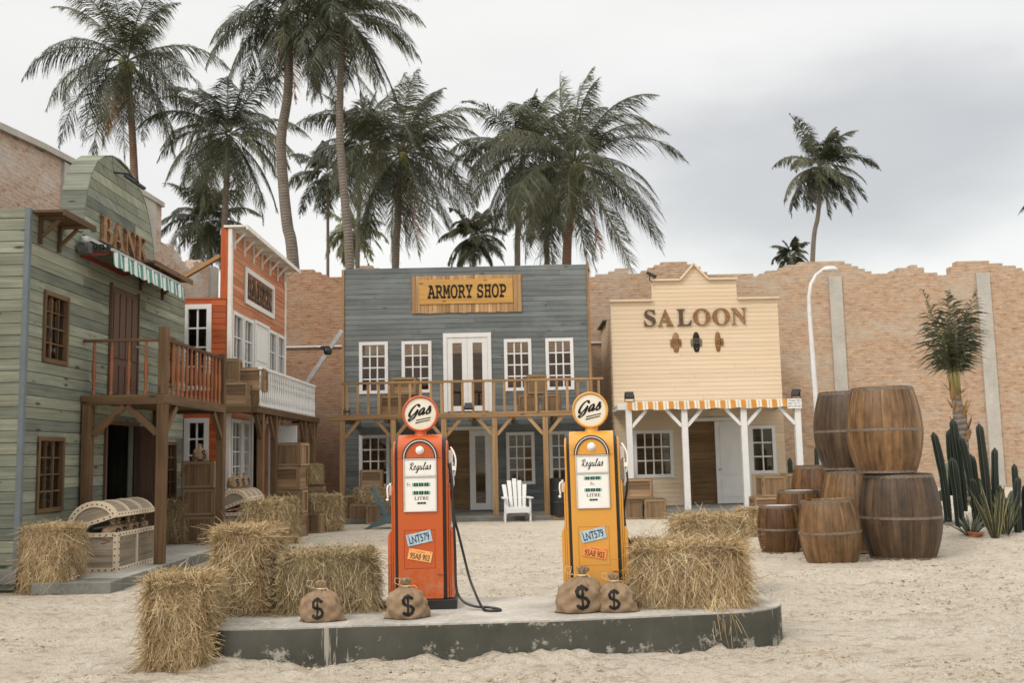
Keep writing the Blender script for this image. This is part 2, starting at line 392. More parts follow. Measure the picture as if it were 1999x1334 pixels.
# ------------------------------------------------------------ mesh builder
class MB:
    def __init__(s): s.v = []; s.f = []; s.g = []; s.r = []; s.mi = []
    def add(s, vs, fs, gc=None, rnd=None, mi=0):
        b = len(s.v); s.v += [tuple(v) for v in vs]
        s.f += [tuple(i + b for i in f) for f in fs]; s.mi += [mi] * len(fs)
        if gc is None: gc = vs
        if rnd is None: rnd = random.random()
        s.g += [tuple(x) for x in gc]; s.r += (list(rnd) if hasattr(rnd, '__len__') else [rnd] * len(vs))
        return s
    def hexa(s, c8, rnd=None, mi=0, gcs=None):
        """8 corners: bottom 4 ccw then top 4"""
        r = random.random() if rnd is None else rnd
        c = [Vector(q) for q in c8]
        ax = [c[1] - c[0], c[3] - c[0], c[4] - c[0]]
        L = [a.length for a in ax]; o = sorted(range(3), key=lambda i: -L[i])
        U = [ax[i].normalized() if L[i] > 1e-9 else Vector((1, 0, 0)) for i in o]
        ce = sum(c, Vector()) / 8; off = r * 61.0
        gc = [((q - ce).dot(U[0]) + off, (q - ce).dot(U[1]) + off * .37, (q - ce).dot(U[2])) for q in c]
        F = [(3, 2, 1, 0), (4, 5, 6, 7), (0, 1, 5, 4), (1, 2, 6, 5), (2, 3, 7, 6), (3, 0, 4, 7)]
        if ax[0].cross(ax[1]).dot(ax[2]) < 0: F = [f[::-1] for f in F]
        return s.add(c, F, gcs or gc, r, mi)
    def box(s, x0, x1, y0, y1, z0, z1, rnd=None, mi=0):
        return s.hexa([(x0, y0, z0), (x1, y0, z0), (x1, y1, z0), (x0, y1, z0), (x0, y0, z1), (x1, y0, z1), (x1, y1, z1), (x0, y1, z1)], rnd, mi)
    def beam(s, p, q, w, h=None, up=(0, 0, 1), rnd=None, mi=0):
        p = Vector(p); q = Vector(q); h = h or w; d = (q - p).normalized(); up = Vector(up)
        if abs(d.dot(up)) > .98: up = Vector((0, 1, 0))
        a = d.cross(up).normalized() * w / 2; b = a.cross(d).normalized() * h / 2
        return s.hexa([p - a - b, q - a - b, q + a - b, p + a - b, p - a + b, q - a + b, q + a + b, p + a + b], rnd, mi)
    def tube(s, pts, rad, n=8, rnd=None, mi=0, cap=True, rib=None):
        pts = [Vector(p) for p in pts]; k = len(pts)
        rr = rad if hasattr(rad, '__len__') else [rad] * k
        vs = []; gc = []; r = random.random() if rnd is None else rnd
        L = 0; prev = None
        for i, p in enumerate(pts):
            d = (pts[min(i + 1, k - 1)] - pts[max(i - 1, 0)]).normalized()
            if prev is None: a = d.orthogonal().normalized()
            else:
                a = prev - d * prev.dot(d); a.normalize()
            prev = a; b = d.cross(a)
            if i: L += (p - pts[i - 1]).length
            for j in range(n):
                t = 2 * math.pi * j / n; q = rr[i] * (rib(j) if rib else 1)
                vs.append(p + (a * math.cos(t) + b * math.sin(t)) * q); gc.append((L + r * 20, t / 2 * .5, r * 9))
        F = [(i * n + j, i * n + (j + 1) % n, (i + 1) * n + (j + 1) % n, (i + 1) * n + j) for i in range(k - 1) for j in range(n)]
        if cap:
            vs += [pts[0], pts[-1]]; gc += [gc[0], gc[-1]]; c0 = k * n
            F += [(c0, (j + 1) % n, j) for j in range(n)] + [(c0 + 1, (k - 1) * n + j, (k - 1) * n + (j + 1) % n) for j in range(n)]
        return s.add(vs, F, gc, r, mi)
    def lathe(s, prof, n=24, c=(0, 0, 0), rnd=None, mi=0, axis='z', fn=None, a0=0, a1=2 * math.pi):
        r = random.random() if rnd is None else rnd; vs = []; gc = []; full = abs(a1 - a0 - 2 * math.pi) < 1e-6
        m = n if full else n + 1
        for (q, z) in prof:
            for j in range(m):
                t = a0 + (a1 - a0) * j / n; p = (q * math.cos(t), q * math.sin(t), z)
                if fn: p = fn(p, t)
                if axis == 'y': p = (p[0], -p[2], p[1])
                elif axis == 'x': p = (p[2], p[0], p[1])
                vs.append((p[0] + c[0], p[1] + c[1], p[2] + c[2])); gc.append((z + r * 20, t * .3, r * 9))
        F = [(i * m + j, i * m + (j + 1) % m, (i + 1) * m + (j + 1) % m, (i + 1) * m + j) for i in range(len(prof) - 1) for j in range(n)]
        return s.add(vs, F, gc, r, mi)
    def prism(s, poly, fn0, fn1, rnd=None, mi=0, gcf=None):
        """poly list of 2D; fn0/fn1 map (a,b)->3D front/back"""
        n = len(poly); vs = [fn0(*p) for p in poly] + [fn1(*p) for p in poly]
        F = [tuple(range(n)), tuple(range(2 * n - 1, n - 1, -1))] + [(j, j + n, (j + 1) % n + n, (j + 1) % n) for j in range(n)]
        gc = [(p[0], p[1], 0) for p in poly] + [(p[0], p[1], .2) for p in poly]
        if gcf: gc = [gcf(*p) for p in poly] * 2
        return s.add(vs, F, gc, rnd, mi)
    def build(s, name, mats, parent=None, smooth=False, bevel=0, loc=None):
        me = bpy.data.meshes.new(name)
        me.from_pydata(s.v, [], s.f)
        for q in (mats if isinstance(mats, (list, tuple)) else [mats]): me.materials.append(M[q] if isinstance(q, str) else q)
        if any(s.mi): me.polygons.foreach_set('material_index', s.mi)
        a = me.attributes.new('gc', 'FLOAT_VECTOR', 'POINT'); a.data.foreach_set('vector', np.array(s.g, dtype=np.float32).ravel())
        a = me.attributes.new('rnd', 'FLOAT', 'POINT'); a.data.foreach_set('value', np.array(s.r, dtype=np.float32))
        if smooth: me.polygons.foreach_set('use_smooth', [True] * len(me.polygons))
        me.update()
        o = bpy.data.objects.new(name, me); COL.objects.link(o)
        if parent: o.parent = parent
        if loc is not None: o.location = loc
        if bevel:
            b = o.modifiers.new('bevel', 'BEVEL'); b.width = bevel; b.segments = 2; b.limit_method = 'ANGLE'; b.angle_limit = R(40)
        if smooth and smooth != 1:
            pass
        return o
def np_mesh(name, v, f, gc, rnd, mats, parent=None, smooth=False):
    me = bpy.data.meshes.new(name)
    me.vertices.add(len(v)); me.vertices.foreach_set('co', v.astype(np.float32).ravel())
    k = f.shape[1]
    me.loops.add(f.size); me.loops.foreach_set('vertex_index', f.astype(np.int32).ravel())
    me.polygons.add(len(f)); me.polygons.foreach_set('loop_start', np.arange(0, f.size, k, dtype=np.int32))
    for q in (mats if isinstance(mats, (list, tuple)) else [mats]): me.materials.append(M[q])
    if smooth: me.polygons.foreach_set('use_smooth', np.ones(len(f), bool))
    me.update(calc_edges=True)
    a = me.attributes.new('gc', 'FLOAT_VECTOR', 'POINT'); a.data.foreach_set('vector', gc.astype(np.float32).ravel())
    a = me.attributes.new('rnd', 'FLOAT', 'POINT'); a.data.foreach_set('value', rnd.astype(np.float32))
    o = bpy.data.objects.new(name, me); COL.objects.link(o)
    if parent: o.parent = parent
    return o
def tag(o, label=None, cat=None, group=None, kind=None):
    if label: o['label'] = label
    if cat: o['category'] = cat
    if group: o['group'] = group
    if kind: o['kind'] = kind
    return o
def thing(name, loc, label, cat, group=None, rz=0, scale=1):
    o = bpy.data.objects.new(name, None); COL.objects.link(o); o.location = loc; o.rotation_euler = (0, 0, rz)
    o.empty_display_size = .2
    if scale != 1: o.scale = (scale,) * 3
    return tag(o, label, cat, group)
def clone(src, loc, label, rz=0, scale=None, parent=None):
    def cp(o, par):
        c = o.copy(); COL.objects.link(c)
        if par: c.parent = par
        for ch in o.children: cp(ch, c)
        return c
    c = cp(src, None); c.location = loc; c.rotation_euler = (0, 0, rz)
    if scale is not None: c.scale = scale if hasattr(scale, '__len__') else (scale,) * 3
    if label: c['label'] = label
    return c
def text_obj(name, body, mat, x0, x1, z0, z1, mtx, parent, ext=.01, offset=0, shear=0, mats=None):
    """text fitted to rectangle x0..x1, z0..z1 in the local frame mtx (x right, z up, -y to the viewer)"""
    cu = bpy.data.curves.new(name, 'FONT'); cu.body = body; cu.extrude = 0; cu.offset = offset; cu.shear = shear; cu.resolution_u = 6
    t = bpy.data.objects.new(name, cu); COL.objects.link(t)
    dg = bpy.context.evaluated_depsgraph_get(); dg.update()
    me = bpy.data.meshes.new_from_object(t.evaluated_get(dg))
    bpy.data.objects.remove(t)
    v = np.array([q.co[:] for q in me.vertices]); mn = v.min(0); mx = v.max(0)
    bmx = bmesh.new(); bmx.from_mesh(me)
    if ext:
        r = bmesh.ops.extrude_face_region(bmx, geom=bmx.faces[:])
        for q in r['geom']:
            if isinstance(q, bmesh.types.BMVert): q.co.z = 1.0
    for q in bmx.verts:
        x = x0 + (q.co.x - mn[0]) / (mx[0] - mn[0]) * (x1 - x0); z = z0 + (q.co.y - mn[1]) / (mx[1] - mn[1]) * (z1 - z0)
        q.co = mtx @ Vector((x, -ext if q.co.z > .5 else 0, z))
    bmesh.ops.recalc_face_normals(bmx, faces=bmx.faces[:])
    bmx.to_mesh(me); bmx.free()
    me.materials.clear(); me.materials.append(M[mat])
    o = bpy.data.objects.new(name, me); COL.objects.link(o); o.parent = parent
    return o
def serif(s): return ''.join(chr(0x1D400 + ord(c) - 65) if c.isupper() else chr(0x1D41A + ord(c) - 97) if c.islower() else c for c in s)
def mono(s): return ''.join(chr(0x1D670 + ord(c) - 65) if c.isupper() else c for c in s)
def frame_at(o, xdir=(1, 0, 0)):
    x = Vector(xdir).normalized(); z = Vector((0, 0, 1)); y = z.cross(x)
    m = Matrix((x, y, z)).transposed().to_4x4(); m.translation = o
    return m
XF = lambda o: frame_at(o, (1, 0, 0))       # wall facing the camera
YF = lambda o: frame_at(o, (0, 1, 0))       # wall facing +X: right along +Y

# numpy value noise
def vnoise(x, y, seed=0):
    xi = np.floor(x).astype(np.int64); yi = np.floor(y).astype(np.int64); fx = x - xi; fy = y - yi
    fx = fx * fx * (3 - 2 * fx); fy = fy * fy * (3 - 2 * fy)
    def h(a, b):
        n = (a * 374761393 + b * 668265263 + seed * 974634777) & 0x7fffffff
        n = ((n ^ (n >> 13)) * 1274126177) & 0x7fffffff
        return ((n ^ (n >> 16)) & 0xffff) / 65535.0
    return (h(xi, yi) * (1 - fx) + h(xi + 1, yi) * fx) * (1 - fy) + (h(xi, yi + 1) * (1 - fx) + h(xi + 1, yi + 1) * fx) * fy
def fbm(x, y, oc=4, seed=0, g=.5):
    a = 1; t = 0; s = 0
    for i in range(oc): t = t + a * vnoise(x * 2 ** i, y * 2 ** i, seed + i); s += a; a *= g
    return t / s - .5

# ------------------------------------------------------------ platform outline
PLAT_Z = .28
front = [P(x, y, Z=PLAT_Z) for x, y in ((436, 1229), (450, 1229), (560, 1227), (700, 1222), (900, 1217), (1100, 1211), (1300, 1202), (1400, 1197))]
poly = [(p.x, p.y) for p in front]
e = poly[-1]; yb = 8.95
cx, cy, rx, ry = e[0] + .02, (e[1] + yb) / 2, .60, (yb - e[1]) / 2
for i in range(1, 16):
    t = -math.pi / 2 + math.pi * i / 16; poly.append((cx + rx * math.cos(t), cy + ry * math.sin(t)))
poly += [(cx, yb), (poly[0][0], yb)]
for i in range(1, 8):
    t = math.pi / 2 + math.pi * i / 8; poly.append((poly[0][0] + .35 * math.cos(t), (poly[0][1] + yb) / 2 + (yb - poly[0][1]) / 2 * math.sin(t)))
PLAT = poly
def dist_poly(x, y, poly):
    d = np.full(x.shape, 1e9); n = len(poly); inside = np.zeros(x.shape, bool)
    for i in range(n):
        ax, ay = poly[i]; bx, by = poly[(i + 1) % n]; ex, ey = bx - ax, by - ay
        t = np.clip(((x - ax) * ex + (y - ay) * ey) / (ex * ex + ey * ey + 1e-12), 0, 1)
        d = np.minimum(d, np.hypot(x - ax - t * ex, y - ay - t * ey))
        c = ((ay > y) != (by > y)) & (x < (bx - ax) * (y - ay) / (by - ay + 1e-12) + ax); inside ^= c
    return np.where(inside, -d, d)

# ------------------------------------------------------------ ground
def ground_h(x, y):
    h = .05 * fbm(x * .45, y * .45, 3, 5) + .045 * fbm(x * 1.7, y * 2.6, 4, 9, .6)
    near = np.clip((24 - y) / 14, 0, 1)
    rough = np.clip(fbm(x * .5, y * .7, 2, 31) * 2.4 + .6, .25, 1)
    h = h + near * rough * (.065 * fbm(x * 5.5, y * 8, 4, 17, .7) + .052 * np.abs(fbm(x * 15, y * 22, 4, 23, .72)) * 2)
    h = h + near * rough * .075 * np.clip(.16 - np.abs(fbm(x * 2.6 + 7, y * 3.6, 3, 91, .6)), 0, 1)
    h = h - near * .035 * np.clip(fbm(x * 3.4, y * 4.6, 2, 131) - .12, 0, 1) * 4
    trk = np.sin((y * 1.2 - x * .25 + 1.2 * fbm(x * .6, y * .6, 2, 44)) * 9) * .006 + np.sin((x * 1.1 + y * .55 + .8 * fbm(x * .8, y * .8, 2, 52)) * 34) * .007 * np.clip(fbm(x * .55, y * .6, 2, 58) * 5 + .3, 0, 1)
    h = h + trk * near
    # planting mound on the right
    md = np.clip((x - 4.6) / 2.5, 0, 1) * np.clip((y - 13.5) / 4.0, 0, 1)
    h = h + .33 * md * md * (3 - 2 * md)
    d = dist_poly(x, y, PLAT)
    h = h + np.where(d > 0, np.exp(-(d / .16) ** 2) * np.clip(fbm(x * 2.3, y * 2.3, 3, 61) + .10, 0, 1) * .30, 0)
    h = np.where(d < 0, np.minimum(h, .05), h)
    s = np.clip((-4.3 - x) / .5, 0, 1) * np.clip((y - 11.5) / .8, 0, 1)
    h = h * (1 - s) - .01 * s
    s = np.clip((y - 23.2) / .6, 0, 1) * (x < 7.6)
    h = h * (1 - s) - .01 * s
    return h
xs = np.concatenate([[-500, -200, -80, -40, -22], np.arange(-14, -5.2, .06), np.arange(-5.2, 5.6, .024), np.arange(5.6, 14.001, .05), [20, 40, 80, 200, 500]])
ys = [-300, -100, -30, -8, 0, 2.5, 4.0]
y = 4.6
while y < 30.5: ys.append(y); y += .018 + .004 * max(0, y - 5)
ys = np.array(ys + [33, 40, 60, 100, 200, 500, 1200.])
gx, gy = np.meshgrid(xs, ys)
gz = ground_h(gx, gy)
far = (np.abs(gx) > 15) | (gy > 32) | (gy < 3); gz[far] = -.02
gv = np.stack([gx.ravel(), gy.ravel(), gz.ravel()], 1)
nx_, ny_ = len(xs), len(ys)
ii = (np.arange(ny_ - 1)[:, None] * nx_ + np.arange(nx_ - 1)[None]).ravel()
gf = np.stack([ii, ii + 1, ii + 1 + nx_, ii + nx_], 1)
tag(np_mesh('ground', gv, gf, gv, np.zeros(len(gv)), 'sand', smooth=True), kind='structure')
def gh(x, y): return float(ground_h(np.array([float(x)]), np.array([float(y)]))[0])

# platform (fuel island)
pb = MB(); n = len(PLAT)
pb.add([(x, y, PLAT_Z) for x, y in PLAT] , [tuple(range(n))])
inn = []
pb.add([(x, y, -.1) for x, y in PLAT] + [(x, y, PLAT_Z - .012) for x, y in PLAT], [(j, (j + 1) % n, (j + 1) % n + n, j + n) for j in range(n)], mi=1)
cxm = sum(p[0] for p in PLAT) / n; cym = sum(p[1] for p in PLAT) / n
pb.add([(x, y, PLAT_Z - .012) for x, y in PLAT] + [(x, y, PLAT_Z) for x, y in PLAT], [(j, (j + 1) % n, (j + 1) % n + n, j + n) for j in range(n)], mi=0)
tag(pb.build('concrete_platform', ['slab', 'slab_side']), 'low rounded concrete island carrying both fuel pumps, dark stained sides', 'platform')

# loose clods of sand near the camera
cv = []; cf = []
ico = bmesh.new(); bmesh.ops.create_icosphere(ico, subdivisions=1, radius=1); iv = np.array([v.co[:] for v in ico.verts]); ifc = np.array([[v.index for v in f.verts] for f in ico.faces]); ico.free()
K = 15000
yy = 5.2 + 15 * NP.rand(K * 3) ** 1.7; xx = (NP.rand(K * 3) * 2 - 1) * yy * .58
keep = (fbm(xx * .9, yy * 1.6, 3, 77) > .03) & (dist_poly(xx, yy, PLAT) > .03) & ~((xx < -4.3) & (yy > 11)); xx = xx[keep][:K]; yy = yy[keep][:K]; K = len(xx)
zz = ground_h(xx, yy); sz = (.003 + .014 * NP.rand(K) ** 3.2)
allv = (iv[None] * (1 + .35 * NP.randn(K, len(iv), 1)) * sz[:, None, None] * np.array([1.2, 1, .7]) + np.stack([xx, yy, zz], 1)[:, None]).reshape(-1, 3)
allf = (ifc[None] + (np.arange(K) * len(iv))[:, None, None]).reshape(-1, 3)
M['clod'] = plain('sand_clod', (.40, .32, .235), .95, .1, mottled=.35, sc=8)
tag(np_mesh('sand_clods', allv, allf, allv, np.zeros(len(allv)), 'clod', smooth=True), 'loose clods and crumbs scattered over the churned sand', 'sand clods', kind='stuff')

# ------------------------------------------------------------ board walls
def segs(W, H, openings, v0, v1):
    us = sorted({0.0, W, *[o[0] for o in openings], *[o[1] for o in openings]})
    us = [u for u in us if 0 <= u <= W]; out = []
    for a, b in zip(us[:-1], us[1:]):
        mu = (a + b) / 2; fr = [(v0, v1)]
        for o in openings:
            if o[0] < mu < o[1]:
                nf = []
                for (p, q) in fr:
                    if o[2] >= q or o[3] <= p: nf.append((p, q))
                    else:
                        if o[2] > p + 1e-4: nf.append((p, o[2]))
                        if o[3] < q - 1e-4: nf.append((o[3], q))
                fr = nf
        out.append((a, b, fr))
    mg = []
    for a, b, fr in out:
        if mg and mg[-1][2] == fr: mg[-1] = (mg[-1][0], b, fr)
        else: mg.append((a, b, fr))
    return mg
def board_wall(name, mat, O, U, W, H, bh, openings, parent, thick=.022, back=.10, lim=None, bl=(2.0, 3.6), gap=.009, backmat=None, vertical=False, N=None):
    """O origin bottom-left seen from outside, U unit right, outward normal N = U x Z turned to viewer"""
    O = Vector(O); U = Vector(U).normalized(); Z = Vector((0, 0, 1)); N = N or U.cross(Z)
    b = MB(); bk = MB()
    def put(mb, a0, a1, c0, c1, v0, v1, n0, n1, rnd=None):
        pt = lambda u, v, n: O + U * u + Z * v + N * n
        mb.hexa([pt(a0, v0, n1), pt(a1, v0, n1), pt(a1, v0, n0), pt(a0, v0, n0), pt(c0, v1, n1), pt(c1, v1, n1), pt(c1, v1, n0), pt(c0, v1, n0)], rnd)
    v = 0.0
    while v < H - .01:
        v1 = min(v + bh, H)
        for a, c, fr in segs(W, H, openings, v, v1):
            for (p, q) in fr:
                if q - p < .006: continue
                s = a
                if lim:
                    l0 = lim(v + 1e-4); l1 = lim(v1 - 1e-4)
                    lo = min(l0[0], l1[0]); hi = max(l0[1], l1[1])
                    if c <= lo or a >= hi: continue
                s = max(a, lo) if lim else a; ce = min(c, hi) if lim else c
                cuts = [s]; u = s + random.uniform(.4, 1) * bl[1]
                while u < ce - .5: cuts.append(u); u += random.uniform(*bl)
                cuts.append(ce)
                for x0, x1 in zip(cuts[:-1], cuts[1:]):
                    g2 = .0015
                    t0, t1, u0, u1 = x0 + g2, x1 - g2, x0 + g2, x1 - g2
                    if lim:
                        if abs(x0 - lo) < 1e-6: t0, u0 = l0[0], l1[0]
                        if abs(x1 - hi) < 1e-6: t1, u1 = l0[1], l1[1]
                    jit = random.uniform(0, .003)
                    put(b, t0, t1, u0, u1, p + gap / 2, q - gap / 2, 0, thick + jit)
        v = v1
    if back:
        v = 0
        steps = [0, H] if not lim else list(np.arange(0, H, bh)) + [H]
        for v, v1 in zip(steps[:-1], steps[1:]):
            for a, c, fr in segs(W, H, openings, v, v1):
                for (p, q) in fr:
                    if lim:
                        l0 = lim(v + 1e-4); l1 = lim(v1 - 1e-4); lo = max(l0[0], l1[0]); hi = min(l0[1], l1[1])
                        a_, c_ = max(a, lo), min(c, hi)
                        if c_ <= a_: continue
                        put(b, a_, c_, a_, c_, p, q, -back, -.001, .5)
                    else: put(b, a, c, a, c, p, q, -back, -.001, .5)
    return b.build(name, mat, parent)

def window(O, U, w, h, cols, rows, parent, frame='white', fw=.07, mw=.022, proud=.03, glass=True, N=None, name='window'):
    """O: bottom-left outer corner of the frame on the wall surface"""
    O = Vector(O); U = Vector(U).normalized(); Z = Vector((0, 0, 1)); N = N or U.cross(Z)
    m_ = Matrix((U, -N, Z)).transposed().to_4x4(); m_.translation = O
    def T(b):
        b.v = [tuple(m_ @ Vector(q)) for q in b.v]; return b
    f = MB(); y0, y1 = -proud, .05
    f.box(0, fw, y0, y1, 0, h); f.box(w - fw, w, y0, y1, 0, h)
    f.box(fw + .001, w - fw - .001, y0 + .002, y1, h - fw, h); f.box(fw + .001, w - fw - .001, y0 + .002, y1, 0, fw)
    fr = T(f).build(name, frame, parent)
    mb_ = MB(); iw = w - 2 * fw; ih = h - 2 * fw
    for i in range(1, cols): x = fw + iw * i / cols; mb_.box(x - mw / 2, x + mw / 2, 0.0, .03, fw, h - fw)
    for j in range(1, rows): z = fw + ih * j / rows; mb_.box(fw, w - fw, .003, .027, z - mw / 2, z + mw / 2)
    if mb_.v: T(mb_).build('muntins', frame, fr)
    if glass:
        g = MB(); g.box(fw - .01, w - fw + .01, .034, .040, fw - .01, h - fw + .01); T(g).build('glass', 'glass', fr)
    return fr
def opening(px, X=None, Y=None, O=None, U=(1, 0, 0)):
    """pixel rectangle (x0,x1,y0,y1) on a wall plane -> (u0,u1,v0,v1) relative to O"""
    x0, x1, y0, y1 = px
    c = [P(x, y, X=X, Y=Y) for x, y in ((x0, y1), (x1, y1), (x0, y0), (x1, y0))]
    U = Vector(U); O = Vector(O); u = [(q - O).dot(U) for q in c]; z = [q.z - O.z for q in c]
    return ((u[0] + u[2]) / 2, (u[1] + u[3]) / 2, (z[0] + z[1]) / 2, (z[2] + z[3]) / 2)
def turned_baluster(mb, x, y, z0, z1, r=.03, n=8, simple=False):
    h = z1 - z0
    if simple: prof = [(r * .8, 0), (r * .8, .12), (r * .55, .18), (r, .35), (r * .5, .6), (r * .75, .7), (r * .5, .78), (r * .8, .86), (r * .8, 1)]
    else: prof = [(r * .9, 0), (r * .9, .06), (r * .5, .08), (r * .95, .12), (r * .5, .16), (r * .9, .2), (r * .55, .24), (r, .34), (r * .95, .6), (r * .6, .68), (r * .9, .72), (r * .5, .76), (r * .95, .8), (r * .5, .84), (r * .9, .89), (r * .45, .93), (r * .8, 1)]
    mb.lathe([(q, z0 + t * h) for q, t in prof], n, (x, y, 0))
    return mb

# ============================================================ BANK
BX = -6.05; BY0 = 12.3; BY1 = 18.25; BH = 4.72
bank = thing('bank_building', (BX, BY0, 0), 'green boarded bank with an arched gable and balcony over its door', 'building')
def inv(o): return Matrix.Translation(-Vector(o.location))
def on(o, parent):
    """keep world coordinates of a mesh built in world space under a parent empty without rotation"""
    o.matrix_parent_inverse = parent.matrix_basis.inverted(); return o
OB = Vector((BX, BY0, .02)); UB = (0, 1, 0)
def pin(root):
    for c in root.children: c.matrix_parent_inverse = root.matrix_basis.inverted()
bo = {k: opening(v, X=BX, O=OB, U=UB) for k, v in dict(w1=(83, 128, 533, 663), w2=(313, 340, 619, 700), w3=(69, 117, 851, 994), w4=(322, 334, 866, 968), door=(210, 262, 553, 770), d2=(202, 262, 806, 992)).items()}
bo['w1'] = (bo['w1'][0], bo['w1'][1], 2.85, 3.72)
bo['w2'] = (bo['w2'][0] + .1, bo['w2'][0] + .62, 2.85, 3.68); bo['w3'] = (bo['w3'][0], bo['w3'][1], .92, 1.83)
bo['w4'] = (bo['w4'][0] - .1, bo['w4'][0] + .45, .92, 1.83)
bo['door'] = (bo['door'][0], bo['door'][1], 2.46, 4.2); bo['d2'] = (bo['d2'][0], bo['d2'][1], .12, 2.1)
board_wall('facade', 'green', OB, UB, BY1 - BY0, BH, .148, [bo[k] for k in bo if k != 'door'], bank, N=Vector((1, 0, 0)))
board_wall('side_wall', 'green', (BX - 3.2, BY0, .02), (1, 0, 0), 3.2, BH, .148, [], bank, N=Vector((0, -1, 0)))
b = MB(); b.box(BX - .03, BX + .035, BY0 - .035, BY0 + .03, .1, BH + .02); b.build('corner_trim', plain('blue_grey_trim', (.14, .17, .185), .7, .3), bank)
b = MB(); b.box(BX - 3.2, BX - .12, BY1 - .1, BY1, .02, BH); b.box(BX - 3.2, BX - 3.1, BY0 + .1, BY1 - .1, .02, BH); b.build('rear_wall', 'green', bank)
b = MB(); b.box(BX - 3.2, BX - .1, BY0 + .1, BY1 - .1, BH - .15, BH - .08); b.build('roof', 'roofdark', bank)
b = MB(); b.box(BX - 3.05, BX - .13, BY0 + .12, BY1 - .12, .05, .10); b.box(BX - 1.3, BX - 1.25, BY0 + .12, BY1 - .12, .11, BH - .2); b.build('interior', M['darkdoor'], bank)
b = MB(); b.box(BX - 3.25, BX - .301, BY0 - .09, BY0 + .05, -.1, .24); b.box(BX - .3, BX + .045, BY0 - .09, BY0 + .05, .1, .24); b.build('foundation', 'foundation', bank, bevel=.006)
# arched gable
ar = [(160, 452), (161, 436), (164, 410), (169, 372), (177, 340), (189, 316), (203, 306), (218, 306), (232, 313), (247, 328), (262, 350), (276, 380), (284, 405), (291, 440), (297, 480), (299, 524)]
arp = [P(x, y, X=BX + .02) for x, y in ar]
au = [(p.y - BY0, p.z - .02) for p in arp]
lef = [q for q in au[:8]]; rig = [q for q in au[7:]][::-1]
ztop = max(q[1] for q in au)
def alim(v):
    zl = [q[1] for q in lef]; ul = [q[0] for q in lef]; zr = [q[1] for q in rig]; ur = [q[0] for q in rig]
    l = float(np.interp(v, zl, ul)); r = float(np.interp(v, zr, ur))
    return (l - 0, r)
_base = BH
def alim2(v): return alim(v + _base)
OA = OB + Vector((.012, 0, _base))
board_wall('arched_gable', 'green', OA, UB, BY1 - BY0, ztop - _base - .01, .148, [], bank, lim=alim2, back=.2, N=Vector((1, 0, 0)))
b = MB(); pts = [q for q in au if q[1] >= _base - .3]
pl = []
for (a0, z0), (a1, z1) in zip(pts[:-1], pts[1:]):
    k = max(1, int(math.hypot(a1 - a0, z1 - z0) / .16))
    for i in range(k): pl.append((a0 + (a1 - a0) * i / k, z0 + (z1 - z0) * i / k))
pl.append(pts[-1])
for (a0, z0), (a1, z1) in zip(pl[:-1], pl[1:]):
    d = Vector((0, a1 - a0, z1 - z0)); nn = Vector((0, -d.z, d.y)).normalized() * .022
    A = Vector((BX + .04, BY0 + a0, z0 + .02)); B_ = Vector((BX + .04, BY0 + a1, z1 + .02)); Q = Vector((-.36, 0, 0)); e_ = d.normalized() * .002
    b.hexa([A + e_, A + Q + e_, B_ + Q - e_, B_ - e_, A + nn + e_, A + Q + nn + e_, B_ + Q + nn - e_, B_ + nn - e_])
b.build('gable_edge', 'green', bank)
text_obj('lettering', serif('BANK'), 'letter_side', 0, 1, 0, 1, Matrix(), bank, ext=1)
lt = bank.children[-1] if bank.children[-1].name.startswith('lettering') else [c for c in bank.children if c.name.startswith('lettering')][0]
t0 = P(193, 452, X=BX + .04); t1 = P(283, 480, X=BX + .04)
ya, yb2 = t0.y, P(284, 500, X=BX + .04).y; zb_, zt_ = 4.60, 5.10
zb_ = P(193, 472, X=BX + .04).z; zt_ = P(193, 417, X=BX + .04).z
for v in lt.data.vertices: v.co = (BX + .045 - v.co.y * .05, ya + v.co.x * (yb2 - ya), zb_ + v.co.z * (zt_ - zb_))
lt.data.flip_normals(); lt.data.update()
# ledges
for nm, (pa, pb_) in dict(a=((62, 408), (185, 456)), c=((300, 528), (374, 558))).items():
    ya_, yb_ = P(pa[0], pa[1], X=BX + .42).y, P(pb_[0], pb_[1], X=BX + .42).y
    if nm == 'a': ya_ = BY0 + .02
    z = BH - .03 if nm == 'a' else BH - .05
    b = MB(); b.box(BX + .028, BX + .42, ya_, yb_, z, z + .035); b.box(BX + .42, BX + .445, ya_, yb_, z - .045, z + .037); lg = b.build('ledge', 'brown', bank, bevel=.004)
    for t in ((.22, .78) if nm == 'a' else (.25, .8)):
        y = ya_ + (yb_ - ya_) * t; b = MB()
        b.box(BX + .03, BX + .07, y - .025, y + .025, z - .36, z - .002); b.box(BX + .071, BX + .36, y - .022, y + .022, z - .045, z - .003)
        b.beam((BX + .07, y, z - .26), (BX + .28, y, z - .05), .04, .045, (0, 1, 0)); b.build('bracket', 'brown', lg)
